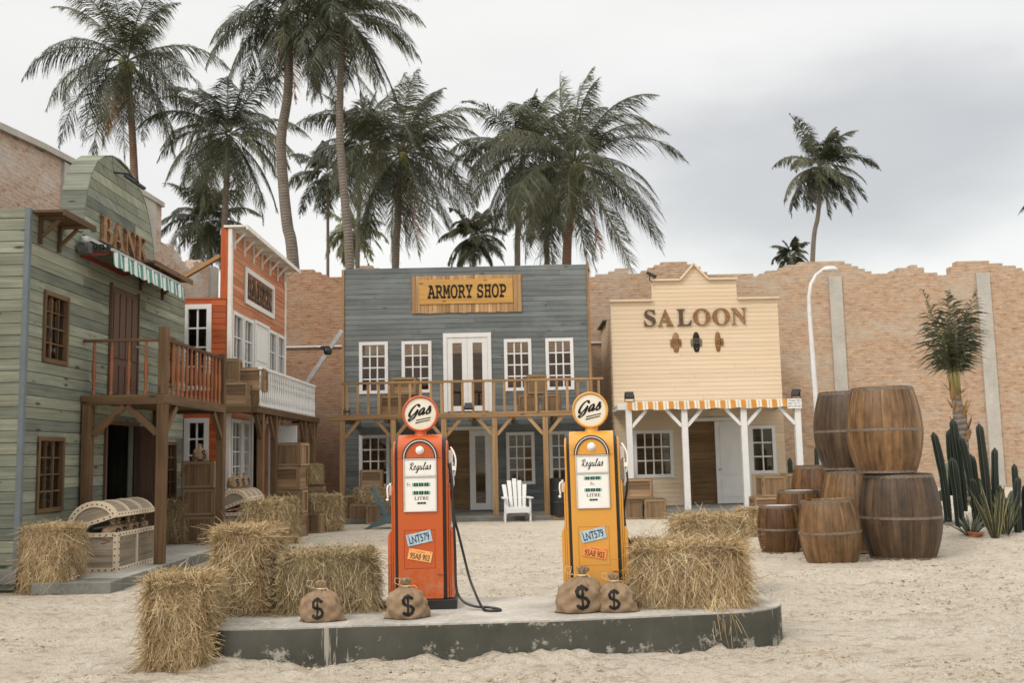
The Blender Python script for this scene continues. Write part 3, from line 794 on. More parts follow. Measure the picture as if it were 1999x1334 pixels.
# awning
AX = -5.58
a0 = P(222, 485, X=AX); a1 = P(358, 563, X=AX)
zt = (a0.z + a1.z) / 2
aw = MB(); n_ = 60
for k in range(n_):
    y0_ = a0.y + (a1.y - a0.y) * k / n_; y1_ = a0.y + (a1.y - a0.y) * (k + 1) / n_
    sc_ = lambda y: .20 + .03 * abs(math.sin((y - a0.y) * math.pi / .24))
    wv = lambda y: .012 * math.sin(y * 19)
    aw.add([(AX + wv(y0_), y0_, zt), (AX + wv(y1_), y1_, zt), (AX + .02 + wv(y1_ + .3), y1_, zt - sc_(y1_)), (AX + .02 + wv(y0_ + .3), y0_, zt - sc_(y0_))], [(0, 1, 2, 3)], [(y0_, 0, 0), (y1_, 0, 0), (y1_, .2, 0), (y0_, .2, 0)], .5)
    aw.add([(AX, y0_, zt + .005), (AX, y1_, zt + .005), (BX + .12, y1_, zt + .16), (BX + .12, y0_, zt + .16)], [(0, 1, 2, 3)], [(y0_, 0, 0), (y1_, 0, 0), (y1_, .2, 0), (y0_, .2, 0)], .5)
awn = thing('window_awning', (BX, a0.y, zt), 'green and white striped folding awning under the BANK letters', 'awning')
o = aw.build('canvas', 'awn_green', awn); 
sm = o.modifiers.new('solid', 'SOLIDIFY'); sm.thickness = .004
b = MB(); b.box(BX + .03, BX + .14, a0.y - .08, a1.y, zt + .09, zt + .20); b.box(AX - .03, AX + .01, a0.y - .02, a1.y, zt - .01, zt + .03); b.build('cassette', 'metal', awn)
b = MB()
for y in (a0.y + .02, a0.y + 1.5): b.beam((BX + .06, y, zt - .05), (AX - .02, y + .15, zt + .0), .03, .04)
b.box(BX + .03, BX + .07, a0.y - .05, a1.y * .5 + a0.y * .5, zt - .09, zt - .04); b.build('arm', 'awn_red', awn)
b = MB()
for k in range(4): b.lathe([(.001, 0), (.03, 0), (.035, .06), (.001, .06)], 10, (BX + .10 + k * .1, a0.y + .0, zt + .03), axis='z')
b.build('bracket', 'black', awn)
pin(awn)
b = MB(); p = P(165, 485, X=BX + .12); b.box(p.x - .07, p.x + .07, p.y - .07, p.y + .07, p.z - .08, p.z + .08); b.box(p.x - .1, p.x - .079, p.y - .02, p.y + .02, p.z - .05, p.z + .05); b.box(p.x + .078, p.x + .084, p.y - .07, p.y + .07, p.z - .07, p.z + .07)
b.lathe([(.001, .0), (.05, 0), (.06, .02), (.0611, .02)], 12, (p.x, p.y - .09, p.z), axis='y')
tag(b.build('wall_speaker', plain('grey_box', (.10, .105, .105), .5, .4), bevel=.008), 'small grey box fixed to the bank wall beside the green awning', 'speaker')
# spotlight on the arch
p = P(243, 355, X=BX + .1)
b = MB(); b.tube([(BX + .03, p.y - .25, p.z + .08), (BX + .2, p.y - .1, p.z + .1), (BX + .3, p.y + .05, p.z)], .018, 6); b.beam((BX + .22, p.y - .28, p.z + .02), (BX + .30, p.y + .30, p.z - .03), .05, .04)
tag(b.build('wall_lamp', 'black'), 'black strip spotlight on the arched gable of the bank', 'lamp')
# windows & doors
N1 = Vector((1, 0, 0))
for k, (c_, r_) in dict(w1=(3, 4), w2=(3, 4), w3=(3, 4), w4=(3, 4)).items():
    q = bo[k]; window(OB + Vector((.02, q[0] - .03, q[2] - .03)), UB, q[1] - q[0] + .06, q[3] - q[2] + .06, c_, r_, bank, 'brown', .055, .02, N=N1)
q = bo['door']; b = MB(); wd = q[1] - q[0]
b.box(BX + .03, BX + .05, BY0 + q[0], BY0 + q[1], q[2], q[3])
for i in range(4):
    y0_ = BY0 + q[0] + .04 + (wd - .08) * i / 4 + .02; y1_ = BY0 + q[0] + .04 + (wd - .08) * (i + 1) / 4 - .02
    for z0_, z1_ in ((q[2] + .1, q[2] + .55), (q[2] + .65, q[3] - .1)): b.box(BX + .05, BX + .066, y0_, y1_, z0_, z1_, .4)
for y in (q[0] - .03, q[1]): b.box(BX + .026, BX + .075, BY0 + y, BY0 + y + .03, q[2], q[3] + .03)
dr = b.build('door', 'darkdoor', bank, bevel=.004); tag(dr, 'brown panelled upper door')
b = MB(); b.tube([(BX + .066, BY0 + q[1] - .1, 3.35), (BX + .11, BY0 + q[1] - .1, 3.35), (BX + .11, BY0 + q[1] - .2, 3.35)], .012, 6); b.build('handle', 'metal', dr)
q = bo['d2']; b = MB(); w_ = q[1] - q[0]
b.box(BX - .02, BX + .06, BY0 + q[0] - .06, BY0 + q[0], q[2], q[3] + .06); b.box(BX - .02, BX + .06, BY0 + q[1], BY0 + q[1] + .06, q[2], q[3] + .06); b.box(BX - .02, BX + .062, BY0 + q[0], BY0 + q[1], q[3], q[3] + .058)
dr = b.build('doorway', 'darkdoor', bank)
b = MB(); b.box(BX + .06, BX + .36, BY0 + q[1] - .02, BY0 + q[1] + .02, q[2], q[3])
for z0_, z1_ in ((.3, .9), (1.05, 1.95)):
    for x in (.10,): b.box(BX + x, BX + x + .2, BY0 + q[1] - .032, BY0 + q[1] - .021, z0_, z1_)
b.build('door_leaf', 'darkdoor', dr)
b = MB(); b.box(BX + .05, BX + .09, BY0 + q[0] - .5, BY0 + q[0] + .1, .16, .66); tag(b.build('leaning_board', 'bluepaint'), 'dark teal board leaning on the bank wall left of the open doorway', 'board')
# balcony
FX = -4.86; FY0 = 13.95; FY1 = 16.75; FZ = 2.33
b = MB()
b.box(FX - .10, FX + .03, FY0 - .06, FY1 + .06, FZ, FZ + .14); b.box(BX + .03, FX - .101, FY0 - .06, FY0 + .04, FZ, FZ + .139); b.box(BX + .03, FX - .101, FY1 - .04, FY1 + .06, FZ, FZ + .139)
yb_ = FY0 + .045
while yb_ < FY1 - .08: b.box(BX + .03, FX - .105, yb_, yb_ + .12, FZ + .05, FZ + .10); yb_ += .125
bal = b.build('balcony', 'brown', bank, bevel=.005)
for (x, y) in ((FX - .035, FY0), (FX - .035, FY1), (BX + .12, FY0), (BX + .12, FY1)):
    b = MB(); top = 3.42 if x > -5.5 and y < 15 else 3.32 if x > -5.5 else FZ - .001
    if x > -5.5:
        b.box(x - .065, x + .064, y - .063, y + .062, .1, FZ - .001); b.box(x - .06, x + .062, y - .058, y + .06, FZ + .141, top)
    else: b.box(x - .065, x + .064, y - .063, y + .062, .1, FZ - .001)
    b.build('post', 'brown', bal, bevel=.006)
b = MB()
for (p, q) in (((BX + .19, FY0, 1.92), (BX + .62, FY0, FZ - .01)), ((FX - .1, FY0, 1.92), (FX - .53, FY0, FZ - .01)), ((FX - .03, FY0 + .06, 1.92), (FX - .03, FY0 + .5, FZ - .01)), ((FX - .03, FY1 - .06, 1.92), (FX - .03, FY1 - .5, FZ - .01))):
    bb = MB(); bb.beam(p, q, .07, .09, (0, 0, 1)); bb.build('brace', 'brown', bal, bevel=.004)
b = MB(); b.box(BX + .03, FX - .1, FY0 - .03, FY0 + .03, 3.22, 3.26); b.box(FX - .065, FX + .0, FY0 + .065, FY1 - .065, 3.22, 3.27); b.build('handrail', 'brown', bal, bevel=.004)
for x in np.linspace(BX + .18, FX - .28, 4): turned_baluster(MB(), x, FY0, FZ + .14, 3.22, .032).build('baluster', 'turned', bal, smooth=True)
for y in np.linspace(FY0 + .16, FY1 - .16, 13): turned_baluster(MB(), FX - .03, y, FZ + .14, 3.22, .032).build('baluster', 'turned', bal, smooth=True)
pin(bank)
# slab in front of bank and barber
b = MB(); b.box(BX - .3, FX + .08, 12.36, 24.2, -.1, .13); b.box(-5.72, FX + .08, 12.0, 12.358, -.1, .13); tag(b.build('pavement', 'foundation', bevel=.01), kind='structure')
b = MB(); b.box(BX + .05, FX + .07, 12.37, 24.19, .131, .134); tag(b.build('pavement', 'slab'), kind='structure')

# ============================================================ BARBER
RX = -5.37; RY0 = 18.8; RY1 = 23.35; RH = 5.98
bar = thing('barber_building', (RX, RY0, 0), 'tall orange red barber shop with white sloping cornice and white balcony', 'building')
OR_ = Vector((RX, RY0, .1))
ro = {k: opening(v, X=RX, O=OR_, U=UB) for k, v in dict(a=(451, 470, 640, 700), b=(473, 490, 640, 700), door=(494, 519, 640, 700), c=(522, 536, 640, 700), d=(539, 552, 640, 700), la=(449, 468, 830, 900), lb=(471, 483, 830, 900), ld=(486, 524, 830, 900), lc=(530, 548, 830, 900)).items()}
for k in ro:
    u = ro[k]
    ro[k] = (u[0], u[1], 2.55 if k in 'a b c d' else 1.0 if k in 'la lb lc' else .05, 4.27 if k in 'a b c d' else 2.2 if k in 'la lb lc' else 2.22)
ro['door'] = (ro['door'][0], ro['door'][1], 2.5, 4.27); ro['ld'] = (ro['ld'][0], ro['ld'][1], .05, 2.22)
board_wall('facade', 'red', OR_, UB, RY1 - RY0, RH - .1, .118, [ro[k] for k in ro if k != 'door'], bar, N=N1, back=.16)
SW = [(.42, .95, 2.5, 4.35), (.42, 1.0, .6, 2.2)]
OS = Vector((RX - 2.3, RY0, .1))
sw = opening((361, 410, 598, 760), Y=RY0, O=OS); sw2 = opening((363, 405, 820, 960), Y=RY0, O=OS)
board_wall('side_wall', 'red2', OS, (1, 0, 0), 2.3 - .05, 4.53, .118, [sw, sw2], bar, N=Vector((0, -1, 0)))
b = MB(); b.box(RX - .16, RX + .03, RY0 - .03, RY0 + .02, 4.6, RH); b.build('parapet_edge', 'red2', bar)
b = MB(); b.box(RX - .02, RX + .05, RY0 - .045, RY0 + .07, .1, RH - .01); b.build('corner_trim', 'white_old', bar, bevel=.004); b = MB(); b.box(RX + .0, RX + .05, RY1 - .06, RY1 + .03, .1, RH - .01); b.build('corner_trim', 'white_old', bar, bevel=.004)
b = MB(); b.box(RX - 2.3, RX - .2, RY0 + .1, RY1, 4.5, 4.6); b.box(RX - 2.3, RX - .17, RY1 - .1, RY1, .1, 4.49); b.box(RX - 2.3, RX - 2.2, RY0 + .1, RY1 - .1, .1, 4.49); b.build('roof', 'darkdoor', bar)
b = MB(); b.box(RX - 2.2, RX - .17, RY0 + .11, RY1 - .11, 2.36, 2.4); b.build('upper_floor', 'interior', bar)
b = MB(); b.box(RX - .1, RX + .36, RY0 - .08, RY1 + .1, RH, RH + .04); b.box(RX + .33, RX + .37, RY0 - .082, RY1 + .102, RH - .05, RH - .001); co_ = b.build('cornice', 'white_old', bar)
for t in np.linspace(.04, .97, 7):
    y = RY0 + (RY1 - RY0) * t; b = MB(); b.box(RX + .03, RX + .06, y - .025, y + .025, RH - .38, RH - .002); b.box(RX + .061, RX + .3, y - .022, y + .022, RH - .05, RH - .003)
    b.beam((RX + .06, y, RH - .26), (RX + .25, y, RH - .06), .035, .04, (0, 1, 0)); b.build('bracket', 'white_old', co_)
for k in ('a', 'b', 'c', 'd'):
    q = ro[k]; window(OR_ + Vector((.02, q[0] - .03, q[2] - .03)), UB, q[1] - q[0] + .06, q[3] - q[2] + .06, 2, 4, bar, 'white', .07, .024, N=N1)
for k in ('la', 'lb', 'lc'):
    q = ro[k]; window(OR_ + Vector((.02, q[0] - .03, q[2] - .03)), UB, q[1] - q[0] + .06, q[3] - q[2] + .06, 2, 4, bar, 'white', .07, .024, N=N1)
for q, rr in ((sw, 4), (sw2, 4)): window(OS + Vector((q[0] - .03, -.02, q[2] - .03)), (1, 0, 0), q[1] - q[0] + .06, q[3] - q[2] + .06, 2, rr, bar, 'white', .09, .03, N=Vector((0, -1, 0)))
q = ro['door']; b = MB(); b.box(RX + .025, RX + .045, RY0 + q[0], RY0 + q[1], q[2], q[3] + .1)
for y in (q[0] - .07, q[1]): b.box(RX + .024, RX + .07, RY0 + y, RY0 + y + .07, q[2], q[3] + .17)
b.box(RX + .024, RX + .069, RY0 + q[0], RY0 + q[1], q[3] + .101, q[3] + .168)
b.box(RX + .046, RX + .056, RY0 + q[0] + .1, RY0 + q[1] - .1, q[2] + 1.1, q[3] - .1); b.build('door', 'white', bar, bevel=.004)
q = ro['ld']; b = MB()
for y in (q[0] - .02, q[1]): b.box(RX + .0, RX + .07, RY0 + y, RY0 + y + .1, .1, q[3] + .2)
b.box(RX, RX + .069, RY0 + q[0] + .081, RY0 + q[1], q[3] + .1, q[3] + .198); dw = b.build('doorway', 'white', bar)
b = MB(); b.box(RX + .07, RX + .62, RY0 + q[1] + .0, RY0 + q[1] + .035, .15, q[3] + .05); b.box(RX + .13, RX + .56, RY0 + q[1] - .008, RY0 + q[1] + .0, .3, 2.05, .4); b.build('door_leaf', 'white', dw, bevel=.004)
# sign
ya_, yb_ = P(478, 560, X=RX + .04).y, P(534, 600, X=RX + .04).y
z0_, z1_ = P(478, 592, X=RX + .04).z, P(478, 520, X=RX + .04).z
b = MB(); f_ = .10
b.box(RX + .03, RX + .07, ya_, ya_ + f_, z0_, z1_); b.box(RX + .03, RX + .07, yb_ - f_, yb_, z0_, z1_); b.box(RX + .03, RX + .069, ya_ + f_, yb_ - f_, z1_ - f_, z1_); b.box(RX + .03, RX + .069, ya_ + f_, yb_ - f_, z0_, z0_ + f_)
sg = b.build('sign_board', 'white', bar, bevel=.004)
lt = text_obj('lettering', mono('BABER'), 'letter_dark', 0, 1, 0, 1, Matrix(), sg, ext=1, offset=.03)
for v in lt.data.vertices: v.co = (RX + .03 - v.co.y * .014, ya_ + f_ + .06 + v.co.x * (yb_ - ya_ - 2 * f_ - .12), z0_ + f_ + .04 + v.co.z * (z1_ - z0_ - 2 * f_ - .08))
lt.data.flip_normals()
# balcony
GX = -4.68; GY0 = 18.3; GY1 = 24.15; GZ = 2.40
b = MB(); b.box(GX - .12, GX, GY0, GY1, GZ, GZ + .12); b.box(RX - .9, GX - .121, GY0, GY0 + .1, GZ, GZ + .119); b.box(RX + .03, GX - .121, GY1 - .1, GY1, GZ, GZ + .119)
y = GY0 + .11
while y < GY1 - .2: b.box(RX + .06, GX - .125, y, y + .14, GZ + .05, GZ + .10); y += .145
bal = b.build('balcony', 'brown', bar, bevel=.005)
for y in (18.85, 19.9, 22.7, 23.7):
    b = MB(); b.box(GX - .14, GX - .02, y - .06, y + .06, .1, GZ - .001); b.build('post', 'brown', bal, bevel=.005)
    b = MB(); b.beam((GX - .08, y + .05, 1.95), (GX - .08, y + .42, GZ - .01), .06, .08); b.beam((GX - .08, y - .05, 1.95), (GX - .08, y - .42, GZ - .01), .06, .08); b.build('brace', 'brown', bal)
b = MB(); b.box(GX - .12, GX - .04, 18.75, 23.9, 3.24, 3.29); b.box(GX - .1, GX - .06, 18.75, 23.9, GZ + .15, GZ + .19); b.box(RX + .1, GX - .121, 23.84, 23.9, 3.24, 3.289); b.build('handrail', 'white', bal)
for y in np.linspace(18.8, 23.85, 33): turned_baluster(MB(), GX - .08, y, GZ + .12, 3.24, .030, 6, True).build('baluster', 'white', bal, smooth=True)
pin(bar)

# ============================================================ ARMORY
AY = 26.4; APY = 24.35
al = P(672.9, 640, Y=AY).x; arx = P(1147, 640, Y=AY).x; AT = (P(673, 523, Y=AY).z + P(1145, 519, Y=AY).z) / 2
AW = arx - al
arm = thing('armory_building', (al, AY, 0), 'blue grey boarded armory shop with pine balcony along its front', 'building')
OA = Vector((al, AY, .1)); AH = AT - .1
def ao_(r): return opening(r, Y=AY, O=OA)
zA = lambda y: P(910, y, Y=AY).z - .1
up0, up1 = zA(762), zA(668)
aop = []
for a, c in ((705, 754), (788, 839), (988, 1034), (1069, 1116)):
    r = ao_((a, c, 700, 710)); aop.append((r[0], r[1], up0, up1))
dw = ao_((870, 955, 700, 710)); dup = (dw[0], dw[1], zA(805), zA(655))
lw0, lw1 = zA(945), zA(850)
alo = []
for a, c in ((705, 757), (992, 1040), (1076, 1120)):
    r = ao_((a, c, 880, 890)); alo.append((r[0], r[1], lw0, lw1))
dl = ao_((872, 962, 900, 910)); dlo = (dl[0], dl[1], .02, zA(838))
board_wall('facade', 'blue', OA, (1, 0, 0), AW, AH, .138, aop + alo + [dup, dlo], arm, N=Vector((0, -1, 0)), back=.1)
b = MB()
b.box(al - .07, al - .005, AY - .05, AY + .05, .1, AT - .02); b.build('corner_trim', 'pine', arm); b = MB(); b.box(al + AW + .005, al + AW + .08, AY - .05, AY + .05, .1, AT + .02); b.build('corner_trim', 'pine', arm)
N2 = Vector((0, -1, 0))
for q in aop: window(OA + Vector((q[0] - .05, -.02, q[2] - .05)), (1, 0, 0), q[1] - q[0] + .1, q[3] - q[2] + .1, 3, 4, arm, 'white', .085, .035, N=N2)
for q in alo: window(OA + Vector((q[0] - .05, -.02, q[2] - .05)), (1, 0, 0), q[1] - q[0] + .1, q[3] - q[2] + .1, 3, 4, arm, 'white', .085, .035, N=N2)
# upper double door
q = dup; b = MB(); x0 = al + q[0]; x1 = al + q[1]; z0 = q[2] + .1; z1 = q[3] + .1
b.box(x0 - .06, x0 + .04, AY - .06, AY + .06, z0, z1 + .06); b.box(x1 - .04, x1 + .06, AY - .06, AY + .06, z0, z1 + .06); b.box(x0 + .041, x1 - .041, AY - .058, AY + .058, z1 - .06, z1 + .058)
df = b.build('door_frame', 'white', arm); xm = (x0 + x1) / 2
for (a, c) in ((x0 + .045, xm - .003), (xm + .003, x1 - .045)):
    b = MB(); t_ = .14
    b.box(a, a + t_, AY - .04, AY, z0 + .02, z1 - .065); b.box(c - t_, c, AY - .04, AY, z0 + .02, z1 - .065); b.box(a + t_, c - t_, AY - .038, AY - .002, z1 - .065 - t_, z1 - .065); b.box(a + t_, c - t_, AY - .038, AY - .002, z0 + .02, z0 + .02 + t_)
    dd = b.build('door', 'white', df); b = MB(); b.box(a + t_ - .01, c - t_ + .01, AY - .02, AY - .014, z0 + .1, z1 - .1); b.build('glass', 'glass', df)
# lower doorway, leaf open on the right
q = dlo; x0 = al + q[0]; x1 = al + q[1]; z0 = .12; z1 = q[3] + .1
b = MB(); b.box(x0 - .06, x0 + .02, AY - .05, AY + .06, z0, z1 + .06); b.box(x1 - .04, x1 + .05, AY - .05, AY + .06, z0, z1 + .06); b.box(x0 + .021, x1 - .041, AY - .048, AY + .058, z1 - .03, z1 + .058); df = b.build('door_frame', 'white_old', arm)
a = P(917, 900, Y=AY).x; c = x1 - .045; t_ = .15; b = MB()
b.box(a, a + t_, AY - .04, AY, z0 + .02, z1 - .04); b.box(c - t_, c, AY - .04, AY, z0 + .02, z1 - .04); b.box(a + t_, c - t_, AY - .038, AY - .002, z1 - .04 - t_, z1 - .04); b.box(a + t_, c - t_, AY - .038, AY - .002, z0 + .02, z0 + .04 + t_)
b.build('door', 'white', df); b = MB(); b.box(a + t_ - .01, c - t_ + .01, AY - .02, AY - .014, z0 + .1, z1 - .1); b.build('glass', 'glass', df)
# interior room
board_wall('interior_wall', 'interior', (al + .1, AY + 1.1, .1), (1, 0, 0), AW - .2, 2.3, .14, [], arm, N=N2, back=.05)
b = MB(); b.box(al, al + .06, AY + .1, AY + 3.2, .1, 5.3); b.box(al + AW - .06, al + AW, AY + .1, AY + 3.2, .1, 5.3); b.build('side_wall', 'brick_brown', arm)
b = MB(); b.box(al + .07, al + AW - .07, AY + 1.2, AY + 3.2, 2.42, 2.5); b.build('upper_floor', 'interior', arm)
zt_i = P(910, 690, Y=AY + 1.5).z
board_wall('interior_wall', M['inner_red'], (al + .07, AY + 1.5, 2.51), (1, 0, 0), AW - .14, zt_i - 2.51, .14, [], arm, N=N2, back=.05)
# sign
s0 = ao_((804, 1018, 538, 611)); b = MB(); f_ = (s0[1] - s0[0])
sx0 = al + s0[0]; sx1 = al + s0[1]; sz0 = s0[2] + .1; sz1 = s0[3] + .1
nb = 26
for i in range(nb):
    a = sx0 + (sx1 - sx0) * i / nb; c = sx0 + (sx1 - sx0) * (i + 1) / nb; b.box(a + .003, c - .003, AY - .06, AY - .024, sz0 + random.uniform(-.01, .01), sz1 + random.uniform(-.01, .01))
sg = b.build('sign_board', 'sign_frame', arm)
s1 = ao_((819, 1001, 546, 595)); ix0, ix1, iz0, iz1 = al + s1[0], al + s1[1], s1[2] + .12, s1[3] + .10
b = MB()
for i in range(4): b.box(ix0, ix1, AY - .085, AY - .061, iz0 + (iz1 - iz0) * i / 4, iz0 + (iz1 - iz0) * (i + 1) / 4 - .002, .3 + .1 * i)
b.build('sign_panel', 'sign_board', sg)
tx = ao_((835, 988, 556, 585))
text_obj('lettering', mono('ARMORY SHOP'), 'ink', al + tx[0], al + tx[1], tx[2] + .12, tx[3] + .10, Matrix.Translation((0, AY - .086, 0)), sg, ext=.01, offset=.018)
# balcony
AZ = P(910, 812, Y=APY).z
bl0 = P(637, 818, Y=APY - .1).x; bl1 = P(1183, 806, Y=APY - .1).x
b = MB(); b.box(bl0, bl1, APY - .16, APY - .02, AZ - .06, AZ + .07)
y = APY - .015
while y < AY - .2: b.box(bl0 + .3, bl1 - .1, y, y + .14, AZ + .01, AZ + .05); y += .145
for x in np.linspace(bl0 + .4, bl1 - .2, 7): b.box(x - .05, x + .05, APY - .015, AY - .03, AZ - .12, AZ + .005)
bal = b.build('balcony', 'pine', arm, bevel=.005)
for i, pxx in enumerate((670, 769, 868, 967, 1066, 1163)):
    x = P(pxx, 900, Y=APY).x
    b = MB(); b.box(x - .065, x + .065, APY - .145, APY - .02, .1, AZ - .061); b.build('post', 'pine', bal, bevel=.006)
    for s_ in ((-1, 1) if 0 < i < 5 else (1,) if i == 0 else (-1,)):
        b = MB(); b.beam((x + .06 * s_, APY - .08, AZ - .48), (x + .42 * s_, APY - .08, AZ - .06), .08, .07, (0, 1, 0)); b.build('brace', 'pine', bal)
rz = P(910, 745, Y=APY).z; r0 = P(667, 752, Y=APY).x; r1 = P(1177, 742, Y=APY).x
b = MB(); b.box(r0, r1, APY - .13, APY - .05, rz - .03, rz + .025); b.build('handrail', 'pine', bal, bevel=.004)
for x in np.linspace(r0 + .15, r1 - .12, 25):
    b = MB(); b.box(x - .03, x + .03, APY - .115, APY - .065, AZ + .071, rz - .031); b.build('baluster', 'pine', bal)
pin(arm)
b = MB(); b.box(al - .3, arx + .9, APY - .45, 30, -.1, .10); tag(b.build('pavement', 'foundation', bevel=.01), kind='structure')
def flood(p, rz, label, tilt=-.5, s=1.0, parent=None):
    t = thing('floodlight', p, label, 'floodlight', 'small black floodlights', rz)
    c, s_ = math.cos(tilt), math.sin(tilt)
    b = MB(); b.box(-.10 * s, .10 * s, -.035 * s, .035 * s, .06 * s, .22 * s); b.v = [(x, y * c - (z - .14 * s) * s_, .14 * s + y * s_ + (z - .14 * s) * c) for x, y, z in b.v]; b.build('housing', 'black', t, bevel=.006)
    b = MB(); b.box(-.115 * s, -.102 * s, -.012, .012, 0, .15 * s); b.box(.102 * s, .115 * s, -.012, .012, 0, .15 * s); b.box(-.115 * s, .115 * s, -.013, .013, -.012, 0.0); b.build('bracket', 'black', t)
    return t
flood((P(915, 800, Y=APY - .09).x, APY - .09, AZ + .085), 0, 'black floodlight at the middle of the pine balcony edge')
flood((P(677, 806, Y=APY - .09).x, APY - .09, AZ + .085), 0, 'black floodlight at the left end of the pine balcony', s=.7)

# ============================================================ SALOON
SY = 27.0; SPY = 24.9
sl = P(1195, 700, Y=SY).x; sr = P(1523, 700, Y=SY).x
zS = lambda y: P(1360, y, Y=SY).z
SW_ = sr - sl; z_sh = zS(587); z_top = zS(548); z_pk = zS(518)
sal = thing('saloon_building', (sl, SY, 0), 'cream boarded saloon with stepped false front and white porch posts', 'building')
OSl = Vector((sl, SY, .1))
c0 = P(1272, 560, Y=SY).x - sl; c1 = P(1437, 560, Y=SY).x - sl; g0 = P(1326, 545, Y=SY).x - sl; g1 = P(1381, 545, Y=SY).x - sl; gp = P(1353, 519, Y=SY).x - sl
n1 = round((z_sh - .1) / .118); bh_ = (z_sh - .1) / n1
def so_(r): return opening(r, Y=SY, O=OSl)
w1 = so_((1241, 1310, 842, 928)); w2 = so_((1468, 1510, 838, 922)); dd_ = so_((1345, 1460, 818, 975))
zz_ = lambda y: zS(y) - .1
w1 = (w1[0], w1[1], zz_(927), zz_(843)); w2 = (w2[0], w2[1], zz_(924), zz_(838)); ddr = (dd_[0], dd_[1], .02, zz_(822))
board_wall('facade', 'cream', OSl, (1, 0, 0), SW_, z_sh - .1, bh_, [w1, w2, ddr], sal, N=N2, back=.1, gap=.006)
n2 = max(1, round((z_top - z_sh) / bh_))
def clim(v): return (c0, c1)
board_wall('stepped_parapet', 'cream', OSl + Vector((0, 0, z_sh - .1)), (1, 0, 0), SW_, z_top - z_sh, (z_top - z_sh) / n2, [], sal, N=N2, back=.1, lim=clim, gap=.006)
hg = z_pk - z_top
def glim(v): t = min(1, max(0, v / hg)); return (g0 + (gp - g0) * t, g1 + (gp - g1) * t)
board_wall('gable_peak', 'cream', OSl + Vector((0, 0, z_top - .1)), (1, 0, 0), SW_, hg - .01, hg / 4, [], sal, N=N2, back=.1, lim=glim, gap=.004)
b = MB()
def cap(xa, za, xb, zb): b.beam((sl + xa, SY - .03, za), (sl + xb, SY - .03, zb), .16, .05, (0, 0, 1))
cap(-.03, z_sh + .025, c0, z_sh + .025); cap(c1, z_sh + .025, SW_ + .03, z_sh + .025); cap(c0 - .03, z_top + .025, g0, z_top + .025); cap(g1, z_top + .025, c1 + .03, z_top + .025)
cap(g0, z_top + .03, gp, z_pk + .03); cap(gp, z_pk + .03, g1, z_top + .03); b.build('cap_trim', 'cream', sal)
board_wall('side_wall', 'cream', (sl, 29.9, .1), (0, -1, 0), 2.8, z_sh - .5, bh_, [], sal, N=Vector((-1, 0, 0)), back=.08)
b = MB(); b.box(sr - .08, sr, SY + .11, 29.9, .1, z_sh - .4); b.build('side_wall', 'cream', sal)
b = MB(); b.box(sl - .12, sr + .1, SY + 1.1, 29.9, z_sh - .40, z_sh - .34); b.build('roof', 'roofdark', sal)
board_wall('interior_wall', 'interior', (sl + .1, SY + 1.0, .1), (1, 0, 0), SW_ - .2, 3.0, .14, [], sal, N=N2, back=.05)
q = w1; window(OSl + Vector((q[0] - .06, -.02, q[2] - .06)), (1, 0, 0), q[1] - q[0] + .12, q[3] - q[2] + .12, 4, 3, sal, 'white', .09, .035, N=N2)
q = w2; window(OSl + Vector((q[0] - .06, -.02, q[2] - .06)), (1, 0, 0), q[1] - q[0] + .12, q[3] - q[2] + .12, 2, 3, sal, 'white', .09, .035, N=N2)
q = ddr; x0 = sl + q[0]; x1 = sl + q[1]; z1 = q[3] + .1; b = MB()
b.box(x0 - .17, x0, SY - .06, SY + .05, .12, z1 + .08); b.box(x1 - .02, x1 + .06, SY - .06, SY + .05, .12, z1 + .08); b.box(x0, x1 - .021, SY - .058, SY + .048, z1 - .02, z1 + .078); df = b.build('door_frame', 'white', sal)
xa = P(1397, 900, Y=SY).x; b = MB(); b.box(xa, x1 - .021, SY - .05, SY - .01, .14, z1 - .03); b.box(xa + .12, x1 - .12, SY - .058, SY - .051, .9, z1 - .15); b.box(xa + .12, x1 - .12, SY - .058, SY - .051, .3, .8); dl_ = b.build('door', 'white', df, bevel=.004)
b = MB(); b.tube([(xa + .07, SY - .05, 1.05), (xa + .07, SY - .1, 1.05), (xa + .15, SY - .1, 1.05)], .012, 6); b.build('handle', 'metal', dl_)
b = MB(); zl = zS(633); 
for i, (ch, a, c, mt) in enumerate((('S', 1257, 1279, 'letter_dark'), ('A', 1283, 1314, 'letter_wood'), ('L', 1321, 1349, 'letter_dark'), ('O', 1352, 1386, 'letter_wood'), ('O', 1390, 1424, 'letter_wood'), ('N', 1427, 1457, 'letter_side'))):
    text_obj('letter', serif(ch), mt, P(a, 620, Y=SY).x, P(c, 620, Y=SY).x, P(1360, 636, Y=SY).z, P(1360, 603.5, Y=SY).z, Matrix.Translation((0, SY - .026, 0)), sal, ext=.05)
EMB = (('brown', 1319, 'rust brown carved plaque, leftmost of the three under the SALOON letters', 'letter_side'), ('black', 1359, 'black carved plaque, middle of the three under the SALOON letters', 'ink'), ('tan', 1401, 'tan carved plaque, rightmost of the three under the SALOON letters', 'letter_wood'))
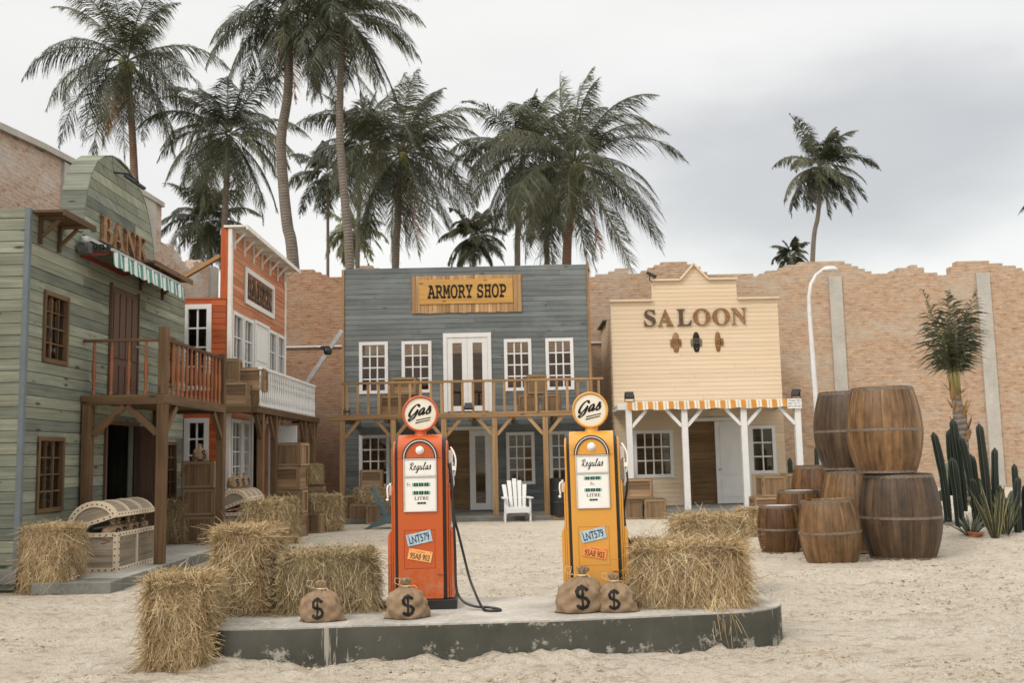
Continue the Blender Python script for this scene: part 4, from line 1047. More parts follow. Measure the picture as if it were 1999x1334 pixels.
for i, (nm, pxx, lab, mt) in enumerate(EMB):
    x = P(pxx, 667, Y=SY).x; z0 = zS(688); z1 = zS(648); H_ = z1 - z0
    t = thing('carved_plaque', (x, SY - .03, z0), lab, 'plaque', 'carved plaques under the saloon sign')
    b = MB(); b.lathe([(.001, 0), (.05, .01 * H_), (.075, .12 * H_), (.095, .35 * H_), (.10, .55 * H_), (.09, .75 * H_), (.06, .93 * H_), (.001, H_)], 14, fn=lambda p, a: (p[0] * (1.0 if i < 2 else .8), p[1] * .4, p[2])); b.build('body', mt, t, smooth=True)
    b = MB()
    sd_ = ((-1, 1) if i < 2 else (1,))
    for s_ in sd_: b.lathe([(.001, -.12), (.035, -.11), (.045, 0), (.035, .09), (.001, .1)], 8, (s_ * .115, 0, H_ * .48), fn=lambda p, a: (p[0], p[1] * .7, p[2]))
    for k in range(3 if i < 2 else 2): b.box(-.085, .085, -.052, -.03, H_ * (.42 + .1 * k), H_ * (.45 + .1 * k))
    b.lathe([(.02, -.01), (.015, .012), (.001, .014)], 8, (0, -.03, H_ * .16), axis='y'); b.build('carving', 'hoop' if i == 1 else 'letter_wood', t)
# porch
pz = P(1390, 792, Y=SPY).z; px0 = P(1215, 797, Y=SPY - .1).x; px1 = P(1566, 786, Y=SPY - .1).x
b = MB(); b.box(px0 - .12, px1, SPY - .06, SPY + .05, pz - .07, pz + .07)
for x in np.linspace(px0, px1 - .1, 6): b.box(x - .04, x + .04, SPY + .051, SY - .03, pz - .05, pz + .05)
b.box(px0 - .05, px1, SPY + .06, SY - .03, pz + .055, pz + .075); por = b.build('porch', 'white', sal, bevel=.004)
for i, pxx in enumerate((1230, 1339, 1455, 1561)):
    x = P(pxx, 900, Y=SPY).x; b = MB(); b.box(x - .075, x + .075, SPY - .07, SPY + .07, .1, pz - .071); b.build('post', 'white', por, bevel=.006)
    for s_ in ((-1, 1) if i in (1, 2) else (1,) if i == 0 else (-1,)):
        b = MB(); b.beam((x + .07 * s_, SPY, pz - .50), (x + .45 * s_, SPY, pz - .08), .08, .07, (0, 1, 0)); b.build('brace', 'white', por)
pin(sal)
for o in list(bpy.data.objects):
    pass
aw = MB(); x_a = P(1224, 795, Y=SPY - .12).x; x_b = P(1536, 788, Y=SPY - .12).x; n_ = 120
for k in range(n_):
    xa, xb = x_a + (x_b - x_a) * k / n_, x_a + (x_b - x_a) * (k + 1) / n_
    ln = lambda x: .175 + .03 * abs(math.sin((x - x_a) * math.pi / .55)); wv = lambda x: .015 * math.sin(x * 11)
    aw.add([(xa, SPY - .10, pz + .11), (xb, SPY - .10, pz + .11), (xb, SPY - .14 + wv(xb), pz + .11 - ln(xb)), (xa, SPY - .14 + wv(xa), pz + .11 - ln(xa))], [(0, 1, 2, 3)], [(xa, 0, 0), (xb, 0, 0), (xb, .2, 0), (xa, .2, 0)], .5)
    aw.add([(xa, SPY - .10, pz + .112), (xb, SPY - .10, pz + .112), (xb, SPY + .05, pz + .13), (xa, SPY + .05, pz + .13)], [(0, 1, 2, 3)], [(xa, 0, 0), (xb, 0, 0), (xb, .2, 0), (xa, .2, 0)], .5)
o = aw.build('porch_valance', 'awn_orange'); sm = o.modifiers.new('solid', 'SOLIDIFY'); sm.thickness = .004
tag(o, 'orange and white striped canvas valance along the saloon porch', 'valance')
t = thing('advert_banner', (x_b, SPY - .11, pz), 'small white banner with blue phone numbers at the right end of the porch valance', 'banner')
b = MB(); bw = P(1564, 788, Y=SPY - .12).x - x_b; b.box(.01, bw, -.03, -.024, -.12, .12); b.build('sheet', 'panel_white', t)
M['blueink'] = plain('blue_ink', (.12, .16, .30), .6, .2)
for i, s_ in enumerate(('THUAN TIEN', '0967 743 777', '0975 699 499')): text_obj('lettering', s_, 'blueink', .03, bw - .02, .05 - i * .07, .10 - i * .07, Matrix.Translation((0, -.031, 0)), t, ext=.001, offset=.01)
flood((P(1229, 785, Y=SPY).x, SPY, pz + .14), R(10), 'black floodlight at the left end of the saloon porch roof', s=1.1)
flood((P(1554, 778, Y=SPY).x, SPY, pz + .12), R(-50), 'black floodlight at the right end of the saloon porch roof above the banner', s=1.1)
t = flood((P(1272, 556, Y=SY).x, SY - .05, z_top + .0), R(60), 'black floodlight on top of the stepped saloon front', tilt=-1.0, s=1.3)
b = MB(); b.box(sl - .2, px1 + .15, SPY - .35, 30, -.1, .12); tag(b.build('pavement', 'foundation', bevel=.01), kind='structure')

# ============================================================ BRICK WALLS
WY = 30.0
def skyline(px):
    pts = [(-200, 520), (447, 520), (556, 527), (600, 527), (625, 533), (640, 544), (668, 542), (700, 522), (722, 519), (760, 530), (1040, 530), (1065, 514), (1085, 514), (1120, 530), (1150, 540), (1178, 535), (1210, 524), (1222, 526), (1240, 535), (1258, 530), (1275, 520), (1300, 513), (1320, 511), (1345, 513), (1385, 535), (1440, 537), (1480, 537), (1500, 530), (1530, 521), (1560, 513), (1610, 508), (1650, 510), (1680, 525), (1705, 537), (1730, 536), (1760, 524), (1785, 518), (1810, 530), (1825, 535), (1860, 535), (1856, 522), (1870, 512), (1935, 511), (1965, 517), (1999, 528), (2300, 530)]
    return float(np.interp(px, [q[0] for q in pts], [q[1] for q in pts]))
def brick_wall(name, A, B, tops, thick, mat, label, U, cw=.2):
    """tops(u)->z ; A start point, U direction, B length; outline snapped to courses"""
    A = Vector(A); U = Vector(U); Nn = U.cross(Vector((0, 0, 1))); b = MB(); n = int(B / cw); prof = []
    for i in range(n):
        z = round(tops((i + .5) * cw) / .083) * .083
        if prof and abs(prof[-1][2] - z) < 1e-6: prof[-1][1] = (i + 1) * cw
        else: prof.append([i * cw, (i + 1) * cw, z])
    out = []
    for u0, u1, z in prof: out += [(u0, z), (u1, z)]
    # vertical strips keep every face convex
    for u0, u1, z in prof:
        vs = []; gc = []
        for (u, zz, d) in ((u0, -.3, 0), (u1, -.3, 0), (u1, -.3, thick), (u0, -.3, thick), (u0, z, 0), (u1, z, 0), (u1, z, thick), (u0, z, thick)):
            vs.append(A + U * u - Nn * d + Vector((0, 0, zz))); gc.append((u + d * .0, zz + d * .5, d))
        b.add(vs, [(3, 2, 1, 0), (4, 5, 6, 7), (0, 1, 5, 4), (1, 2, 6, 5), (2, 3, 7, 6), (3, 0, 4, 7)], gc, .5)
    return tag(b.build(name, mat), label, 'wall')
X0 = -8.8
def top_back(u):
    x = X0 + u; best = 6
    px = 999.5 + x / WY * FPX
    for _ in range(3): py = skyline(px); p = P(px, py, Y=WY); px += (x - p.x) / WY * FPX
    return P(px, skyline(px), Y=WY).z
xb_ = P(1150, 540, Y=WY).x
brick_wall('brick_wall', (X0, WY, 0), xb_ - X0, top_back, .3, 'brick_brown', 'old brown brick wall behind the blue armory with worn stepped top', (1, 0, 0))
brick_wall('brick_wall', (xb_ + .002, WY, 0), 27 - xb_, lambda u: top_back(u + xb_ - X0), .3, 'brick', 'long orange brick wall with ragged wavy top behind the saloon and barrels', (1, 0, 0))
LX = -8.9
lp = [(-30, 243), (0, 256), (75, 290), (152, 329), (215, 355), (278, 383), (314, 405), (316, 472), (330, 478), (345, 488), (360, 512), (370, 524), (384, 508), (400, 512), (412, 524), (430, 520), (447, 520)]
lpw = [P(a, c, X=LX) for a, c in lp]; ly = [q.y for q in lpw]; lz = [q.z for q in lpw]
brick_wall('brick_wall', (LX, 9.0, 0), WY - 9.0, lambda u: float(np.interp(9 + u, ly, lz)), .3, 'brick_left', 'pale whitewashed brick wall rising behind the green bank', (0, 1, 0))
# coping on the left wall
b = MB(); k_ = 6
for i in range(k_):
    A = lpw[i]; B_ = lpw[i + 1]; b.beam(A + Vector((-.1, 0, .06)), B_ + Vector((-.1, 0, .06)), .4, .12)
tag(b.build('wall_coping', 'pillar'), 'grey concrete coping along the top of the pale brick wall', 'coping')
for a, lab in (((292, 389), 'grey concrete column at the far end of the coping, right of the arched gable'), ((136, 322), 'grey render strip on the pale brick wall left of the arched gable'), ((415, 520), 'grey concrete column seen beside the barber parapet')):
    b = MB(); p = P(a[0], a[1], X=LX); b.box(LX - .02, LX + .06, p.y - (.7 if a[0] == 292 else .35), p.y + .35, p.z - 1.3, p.z - .03); tag(b.build('concrete_pillar', 'pillar'), lab, 'pillar')
for i, (pa, pb_, pt, pbm) in enumerate(((1618, 1643, 540, 800), (1906, 1932, 533, 960))):
    x0 = P(pa, pt, Y=WY - .07).x; x1 = P(pb_, pt, Y=WY - .07).x; z1 = P(pa, pt, Y=WY - .07).z
    b = MB(); b.box(x0, x1, WY - .07, WY - .002, -.1, z1); tag(b.build('concrete_pillar', 'pillar', bevel=.008), ('grey concrete pillar in the brick wall just right of the curved lamp post', 'grey concrete pillar in the brick wall behind the small potted palm')[i], 'pillar', 'concrete wall pillars')
b = MB(); z = P(600, 678, Y=WY).z; b.tube([(P(556, 678, Y=WY).x, WY - .04, z), (P(668, 676, Y=WY).x, WY - .04, z)], .03, 6); tag(b.build('wall_pipe', 'greymetal'), 'thin pale pipe running level across the brown brick wall left of the armory', 'pipe')
b = MB(); z = P(1160, 670, Y=WY).z; b.tube([(P(1148, 668, Y=WY).x, WY - .04, z), (P(1180, 668, Y=WY).x, WY - .04, z)], .03, 6); tag(b.build('wall_pipe', 'greymetal'), 'short pale pipe on the brick between the armory and the saloon', 'pipe')
b = MB(); b.beam(P(352, 545, Y=19.5), P(430, 500, Y=19.2), .08, .08); tag(b.build('roof_strut', 'pine'), 'raw timber strut propping the barber facade from behind the bank', 'strut')

# ------------------------------------------------------------ lamp post
LY = 26.5
t = thing('lamp_post', (P(1602, 900, Y=LY).x, LY, 0), 'slim pale grey street lamp curving over in front of the brick wall', 'street lamp')
ap = [P(a, c, Y=LY) - t.location for a, c in ((1601, 905), (1594, 800), (1586, 690), (1580, 610), (1579, 580), (1583, 555), (1593, 537), (1606, 527), (1618, 524))]
ap[0].z = 0; ap = [Vector((q.x, 0, q.z)) for q in ap]
b = MB(); b.tube(ap, [.075, .07, .062, .055, .05, .048, .044, .042, .04], 10); b.build('pole', 'greymetal', t, smooth=True)
b = MB(); q = ap[-1]; b.lathe([(.001, .05), (.09, .045), (.15, .0), (.155, -.06), (.13, -.08), (.001, -.08)], 16, (q.x + .02, 0, q.z), fn=lambda p, a: (p[0] * 1.45, p[1], p[2])); b.build('lamp_head', 'greymetal', t, smooth=True)

# ------------------------------------------------------------ aluminium pole behind barber balcony
t = thing('metal_prop', P(598, 748, Y=24.6), 'slanting aluminium prop with a black clamp between barber balcony and armory', 'prop')
A = Vector((0, 0, 0)); B_ = P(668, 645, Y=24.6) - t.location
b = MB(); b.beam(A, B_, .10, .05, (0, 1, 0)); b.build('pole', 'metal', t)
c = A + (B_ - A) * .6; b = MB(); b.lathe([(.001, -.1), (.09, -.08), (.11, 0), (.09, .08), (.001, .1)], 12, c); b.box(c.x - .17, c.x + .05, -.06, .06, c.z + .04, c.z + .13); b.build('clamp', 'black', t)

# ------------------------------------------------------------ crates
def make_crate(name, w, d, h, vertical, loc, label, rz=0, seed=0, slim=.045):
    random.seed(seed); t = thing(name, loc, label, 'crate', 'wooden crates around the yard', rz)
    b = MB(); fr = MB(); f = slim; e = .018
    def face(O, U, V, N_, w_, h_):
        n = max(3, int((w_ if vertical else h_) / .11))
        for i in range(n):
            if vertical: a0, a1, c0, c1 = f * .5 + (w_ - f) * i / n, f * .5 + (w_ - f) * (i + 1) / n - .003, f * .5, h_ - f * .5
            else: a0, a1, c0, c1 = f * .5, w_ - f * .5, f * .5 + (h_ - f) * i / n, f * .5 + (h_ - f) * (i + 1) / n - .003
            q = lambda a, c, n_: O + U * a + V * c + N_ * n_
            b.hexa([q(a0, c0, -.014), q(a1, c0, -.014), q(a1, c0, 0), q(a0, c0, 0), q(a0, c1, -.014), q(a1, c1, -.014), q(a1, c1, 0), q(a0, c1, 0)])
        for (a0, a1, c0, c1) in ((0, f, 0, h_), (w_ - f, w_, 0, h_), (f + .001, w_ - f - .001, h_ - f, h_), (f + .001, w_ - f - .001, 0, f)):
            q = lambda a, c, n_: O + U * a + V * c + N_ * n_
            fr.hexa([q(a0, c0, .001), q(a1, c0, .001), q(a1, c0, e), q(a0, c0, e), q(a0, c1, .001), q(a1, c1, .001), q(a1, c1, e), q(a0, c1, e)])
    Xv, Yv, Zv = Vector((1, 0, 0)), Vector((0, 1, 0)), Vector((0, 0, 1)); w2_, d2 = w / 2, d / 2
    face(Vector((-w2_, -d2, 0)), Xv, Zv, -Yv, w, h); face(Vector((w2_, d2, 0)), -Xv, Zv, Yv, w, h)
    face(Vector((w2_, -d2, 0)), Yv, Zv, Xv, d, h); face(Vector((-w2_, d2, 0)), -Yv, Zv, -Xv, d, h)
    n = 4
    for i in range(n): b.box(-w2_ + w * i / n + .002, -w2_ + w * (i + 1) / n - .002, -d2 - .015, d2 + .015, h + .001, h + .016)
    b.build('planks', 'crate', t); fr.build('battens', 'crateframe', t, bevel=.003)
    return t
CR = {'v': make_crate('wooden_crate', .52, .45, .45, True, P(380, 1062, Z=.134) + Vector((.02, .2, .0)), 'lowest crate of the stack of three beside the bank porch post', R(4), 1)}
base = CR['v'].location.copy()
CR['h'] = make_crate('wooden_crate', .52, .45, .45, False, P(562, 1050, Z=0) + Vector((0, .2, .0)), 'bottom crate of the tall stack in front of the barber posts', R(-7), 2)
def crate(kind, p, label, rz=0, s=(1, 1, 1)):
    return clone(CR[kind], p, label, rz, s)
crate('v', base + Vector((.0, .01, .47)), 'middle crate of the stack of three beside the bank porch post', R(7)); crate('v', base + Vector((.01, 0, .94)), 'top crate beside the bank porch post with a money sack on it', R(2))
b2 = CR['h'].location.copy(); b2.z = .0
CR['h'].location = b2; CR['h'].scale = (1.08, 1, 1)
crate('v', b2 + Vector((.0, .01, .468)), 'second crate up in the tall stack before the barber posts', R(-4), (1.06, 1, 1)); crate('h', b2 + Vector((.0, 0, .936)), 'third crate up in the tall stack before the barber posts, level grain', R(-9), (1.02, 1, 1)); crate('v', b2 + Vector((.03, 0, 1.404)), 'topmost crate of the tall stack before the barber posts', R(-12))
crate('v', b2 + Vector((.34, .95, 0)), 'lone crate standing behind the tall stack near the brick wall', R(-20), (.6, .8, .9))
# on bank/barber balconies
zf = GZ + .10
crate('h', (P(461, 797, Y=18.6).x, 18.62, zf + .02), 'pale crate on the barber balcony beside the bank railing, lower', R(5), (.92, .8, 1.0))
crate('v', (P(452, 750, Y=18.75).x, 18.72, zf + .49), 'crate standing on the pale crate beside the bank railing', R(0), (.62, .7, .95))
crate('v', (P(492, 760, Y=19.0).x, 19.02, zf), 'low brown crate at the near end of the white balcony rail', R(0), (.8, .9, .7)); crate('h', (P(493, 740, Y=19.0).x, 19.0, zf + .33), 'upper brown crate at the near end of the white balcony rail', R(3), (.9, .95, .95))
# armory balcony
def atY(px, Y): return P(px, 800, Y=Y).x
za = AZ + .05
crate('h', (atY(773, 25.0), 25.0, za), 'lower crate on the left of the pine balcony behind the orange globe', R(3), (1.5, 1, 1.1)); crate('h', (atY(792, 25.0), 24.98, za + .51), 'upper crate on the left of the pine balcony', R(-4), (1.2, 1, .95))
crate('v', (atY(1031, 25.0), 25.0, za), 'left lower crate of the three on the right of the pine balcony', R(2), (.92, .9, 1.0)); crate('v', (atY(1077, 25.0), 25.0, za), 'right lower crate of the three on the right of the pine balcony', R(-3), (.88, .9, 1.0)); crate('v', (atY(1048, 25.0), 24.98, za + .47), 'top crate of the three on the right of the pine balcony', R(4), (.88, .9, 1.05))
# in front of armory left
def gy(px, py, z=0): return P(px, py, Z=z)
for (a, c, k, rz, s, lab, z) in (
    (662, 1018, 'h', 0, (1.1, 1, .95), 'dark crate half hidden by the round bale left of the armory post', 0),
    (699, 1023, 'v', 4, (.78, .9, 1.0), 'narrow crate on the sand left of the blue chair', 0),
    (738, 1024, 'v', -5, (1.0, .9, 1.0), 'crate on the sand behind the blue grey chair', 0),
    (1097, 1015, 'v', 5, (.8, .9, 1.05), 'crate on the sand just left of the yellow pump', 0),
    (1236, 1015, 'v', 3, (.75, 1, 1.0), 'left lower crate of the three right of the yellow pump', 0),
    (1281, 1015, 'v', -3, (.92, 1, 1.0), 'right lower crate of the three right of the yellow pump', 0)):
    p = gy(a, c, z); p.y += .2; crate(k, p, lab, R(rz), s)
p = gy(1248, 1015); p.z = .468; p.y += .2; crate('h', p, 'crate lying across the two lower ones right of the yellow pump', R(6), (1.15, 1, 1.0))
p = P(694, 985, Y=24.3); p.z = .1; crate('h', p, 'upright crate on the armory step beside the loose hay', R(0), (.8, .8, 1.25))
p = P(726, 960, Y=24.35); p.z = .1; crate('v', p, 'crate hidden under the hay on the armory step', R(0), (1.5, .9, .35))
# right of saloon
p = P(1495, 1000, Y=22.8); p.z = 0.0; crate('h', p, 'lower crate between the barrels and the saloon corner', R(0), (1.15, 1, 1.05)); p2 = p + Vector((.15, 0, .49)); crate('v', p2, 'upper crate between the barrels and the saloon corner', R(5), (1.0, 1, 1.0))
p = P(1552, 1000, Y=23.3); p.z = 0; crate('v', p, 'lower crate close behind the open barrels', R(0), (1, 1, 1.05)); crate('v', p + Vector((.02, 0, .49)), 'upper crate close behind the open barrels', R(0), (1, 1, 1.05))

# ------------------------------------------------------------ barrels
def make_barrel(rb, rm, h, mat, loc, label, staves=22, tilt=(0, 0), open_=False, midh=.5, rz=0, seed=3, group='wooden barrels'):
    random.seed(seed); t = thing('wooden_barrel', loc, label, 'barrel', group, rz); t.rotation_euler = (tilt[0], tilt[1], rz)
    def rad(s): u = abs(s - .5) / .5; return rm - (rm - rb) * (u ** 1.9) * (1.12 if s < .5 else .95)
    b = MB(); K_ = 14
    for k in range(staves):
        a0 = 2 * math.pi * k / staves; a1 = 2 * math.pi * (k + 1) / staves; vs = []; gc = []; r = random.random(); M_ = 5
        for i in range(K_ + 1):
            s = i / K_; z = s * h
            for j in range(M_ + 1):
                a = a0 + (a1 - a0) * j / M_; q = rad(s) - (.006 if j in (0, M_) else 0) + random.uniform(-.0008, .0008)
                vs.append((q * math.cos(a), q * math.sin(a), z)); gc.append((z + r * 50, (a - a0) * rm + r * 17, 0))
        F = [(i * (M_ + 1) + j, i * (M_ + 1) + j + 1, (i + 1) * (M_ + 1) + j + 1, (i + 1) * (M_ + 1) + j) for i in range(K_) for j in range(M_)]
        b.add(vs, F, gc, r)
    n = 44; rt = rad(1); th = .03
    b.lathe([(rt - .004, h), (rt - th, h + .001), (rt - th, h - (.07 if open_ else .04))], n); b.lathe([(rad(0), 0), (.01, .001)], n)
    b.build('staves', mat, t, smooth=True)
    ld = MB(); zl = h - (.012 if open_ else .035)
    if open_: ld.lathe([(rt - th, zl), (.001, zl + .002)], n)
    else:
        m_ = 8
        for i in range(m_):
            x0 = -rt + th + 2 * (rt - th) * i / m_; x1 = -rt + th + 2 * (rt - th) * (i + 1) / m_; q = (rt - th) ** 2
            y0 = math.sqrt(max(0, q - x0 * x0)); y1 = math.sqrt(max(0, q - x1 * x1))
            ld.hexa([(x0 + .002, -y0, zl - .02), (x1 - .002, -y1, zl - .02), (x1 - .002, y1, zl - .02), (x0 + .002, y0, zl - .02), (x0 + .002, -y0, zl), (x1 - .002, -y1, zl), (x1 - .002, y1, zl), (x0 + .002, y0, zl)])
    ld.build('lid', 'filling' if open_ else mat, t)
    for s0, hh in ((midh, .036 * h ** .4), (.968, .045), (.018, .04)):
        z = s0 * h; b = MB(); e = .004
        b.lathe([(rad(s0 - hh / 2 / h) - .003, z - hh / 2), (rad(s0) + e, z - hh / 2), (rad(s0) + e, z + hh / 2), (rad(s0 + hh / 2 / h) - .003, z + hh / 2)], n); b.build('hoop', 'hoop', t, smooth=False)
    return t
def bsz(px0, px1, Y): return (P(px1, 900, Y=Y).x - P(px0, 900, Y=Y).x) / 2
B0 = gy(1757, 1098); Y0 = B0.y + .5
BR = {}
rm = bsz(1680, 1833, Y0); hB = 1.5 - (0.0)
zt_big = P(1757, 925, Y=Y0).z
big = make_barrel(rm * .80, rm, zt_big, 'barrel_dark', (P(1757, 1000, Y=Y0).x, Y0, 0.0), 'big dark brown barrel standing on the sand under the stacked one, far right', 26, midh=.49, seed=4)
xs_ = P(1722, 840, Y=Y0).x; ru = bsz(1650, 1793, Y0); hu = P(1722, 758, Y=Y0).z - zt_big
top = make_barrel(ru * .78, ru, hu - .01, 'barrel_light', (P(1725, 840, Y=Y0).x, Y0 - .02, zt_big + .015), 'big golden brown barrel stacked on top of the heap', 24, midh=.5, seed=8, rz=.4)
YB = Y0 + 1.15
rB = bsz(1597, 1740, YB); zt2 = P(1655, 919, Y=YB).z
lb = make_barrel(rB * .78, rB, zt2, 'barrel_light', (P(1672, 900, Y=YB).x, YB, .0), 'mid brown barrel wedged in the bottom row behind the front one', 22, seed=12, rz=.9)
make_barrel(rB * .8, rB, P(1640, 768, Y=YB + .1).z - zt2, 'barrel_dark', (P(1664, 840, Y=YB).x, YB + .05, zt2 + .01), 'big dark barrel on the upper row behind the golden brown one', 24, seed=16, midh=.49)
Yc = Y0 + 3.0; r_ = bsz(1543, 1650, Yc)
make_barrel(r_ * .78, r_, P(1590, 909, Y=Yc).z, 'barrel', (P(1597, 950, Y=Yc).x, Yc, 0), 'brown barrel with white top at the back of the bottom row', 22, open_=True, seed=21)
Yc = Y0 + 1.85; r_ = bsz(1513, 1606, Yc)
make_barrel(r_ * .84, r_, P(1560, 957, Y=Yc).z, 'barrel', (P(1561, 1000, Y=Yc).x, Yc, 0), 'dark rimmed open barrel with white top between two smaller ones', 20, open_=True, seed=25)
Yc = gy(1520, 1083).y + .35; r_ = bsz(1479, 1563, Yc)
make_barrel(r_ * .84, r_, P(1520, 985, Y=Yc).z, 'barrel', (P(1521, 1030, Y=Yc).x, Yc, -.01), 'smallest barrel with black rim and white top, leftmost of the heap', 20, open_=True, seed=29)
Yc = gy(1621, 1105).y + .38; r_ = bsz(1562, 1680, Yc)
make_barrel(r_ * .80, r_, P(1621, 975, Y=Yc).z + .02, 'barrel_light', (P(1623, 1040, Y=Yc).x, Yc, -.02), 'small warm brown barrel leaning slightly at the front of the heap', 22, tilt=(0, R(-2.5)), seed=33)
Yc = 24.0; r_ = bsz(1074, 1108, Yc)
b = thing('steel_drum', (P(1090, 950, Y=Yc).x, Yc, .1), 'black drum on the armory step left of the yellow pump', 'drum'); d_ = MB(); hh = P(1090, 934, Y=Yc).z - .1
d_.lathe([(.01, 0), (r_, 0), (r_, hh * .33), (r_ + .015, hh * .35), (r_, hh * .37), (r_, hh * .64), (r_ + .015, hh * .66), (r_, hh * .68), (r_, hh), (r_ - .02, hh), (r_ - .02, hh - .03), (.01, hh - .03)], 28); d_.build('body', 'black', b, smooth=False)

# ------------------------------------------------------------ straw bales
def straw_pts(n, w, d, h, rs, spread=1.0, ln=(.10, .26), wd=(.0011, .0027), bands=0):
    """strands on the surface of a rounded box"""
    area = np.array([w * h, w * h, d * h, d * h, w * d * 1.1]); f = rs.choice(5, n, p=area / area.sum())
    u = rs.rand(n) - .5; v = rs.rand(n) - .5
    pos = np.zeros((n, 3)); nrm = np.zeros((n, 3)); t1 = np.zeros((n, 3)); t2 = np.zeros((n, 3))
    for k, (ax, sg) in enumerate(((1, -1), (1, 1), (0, 1), (0, -1), (2, 1))):
        m = f == k
        if ax == 1: pos[m] = np.stack([u[m] * w, np.full(m.sum(), sg * d / 2), (v[m] + .5) * h], 1); t1[m] = (1, 0, 0); t2[m] = (0, 0, -1)
        if ax == 0: pos[m] = np.stack([np.full(m.sum(), sg * w / 2), u[m] * d, (v[m] + .5) * h], 1); t1[m] = (0, 1, 0); t2[m] = (0, 0, -1)
        if ax == 2: pos[m] = np.stack([u[m] * w, v[m] * d, np.full(m.sum(), h)], 1); t1[m] = (1, 0, 0); t2[m] = (0, 1, 0)
        nrm[m, ax] = sg
    cen = np.array([0, 0, h / 2]); q = (pos - cen) / (np.array([w, d, h]) / 2)
    # rounding toward a super-ellipsoid
    nn = (np.abs(q) ** 7).sum(1) ** (1 / 7); pos = cen + (pos - cen) / nn[:, None]
    lump = fbm(pos[:, 0] * 6 + pos[:, 1] * 5 + 3, pos[:, 2] * 7 + 9, 3, 3)
    pos += nrm * (lump[:, None] * .05)
    if bands:
        bz = np.cos(pos[:, 2] / h * 2 * np.pi * bands); pos -= nrm * (np.clip(bz, .55, 1) - .55)[:, None] * .045
    a = rs.rand(n) * 2 * np.pi; side = f < 4
    ab = rs.randn(n) * .75 + np.pi / 2; a = np.where(side & (rs.rand(n) < spread), ab, a)
    dr = t1 * np.cos(a)[:, None] + t2 * np.sin(a)[:, None] + nrm * (rs.rand(n)[:, None] ** 2 * .30 - .03)
    dr /= np.linalg.norm(dr, axis=1)[:, None]
    L = rs.uniform(*ln, n) * np.where(rs.rand(n) < .06, 1.5, 1); wdt = rs.uniform(*wd, n)
    S = 4; pts = np.zeros((n, S, 3)); bend = rs.randn(n, 3) * .55; bend[:, 2] -= .35
    st = pos - dr * L[:, None] * .45 - nrm * .004
    for i in range(S):
        t = i / (S - 1); pts[:, i] = st + dr * (L * t)[:, None] + bend * (L * t * t * .38)[:, None]
    zc_ = h + .012 + .03 * rs.rand(n) ** 3; pts[side, :, 2] = np.minimum(pts[side, :, 2], zc_[side, None])
    lowz = .004 + .006 * rs.rand(n)
    pts[:, :, 2] = np.maximum(pts[:, :, 2], lowz[:, None])
    sd = np.cross(dr, nrm + rs.randn(n, 3) * .5); sd /= np.linalg.norm(sd, axis=1)[:, None] + 1e-9
    return pts, sd, wdt
def strands_mesh(pts, sd, wd, rs):
    n, S, _ = pts.shape
    off = sd[:, None] * wd[:, None, None] * np.linspace(1, .55, S)[None, :, None]
    v = np.stack([pts - off, pts + off], 2).reshape(-1, 3)
    bI = (np.arange(n) * S * 2)[:, None] + (np.arange(S - 1) * 2)[None]
    bI = bI.ravel(); f = np.stack([bI, bI + 1, bI + 3, bI + 2], 1)
    r = np.repeat(rs.rand(n), S * 2)
    return v, f, r
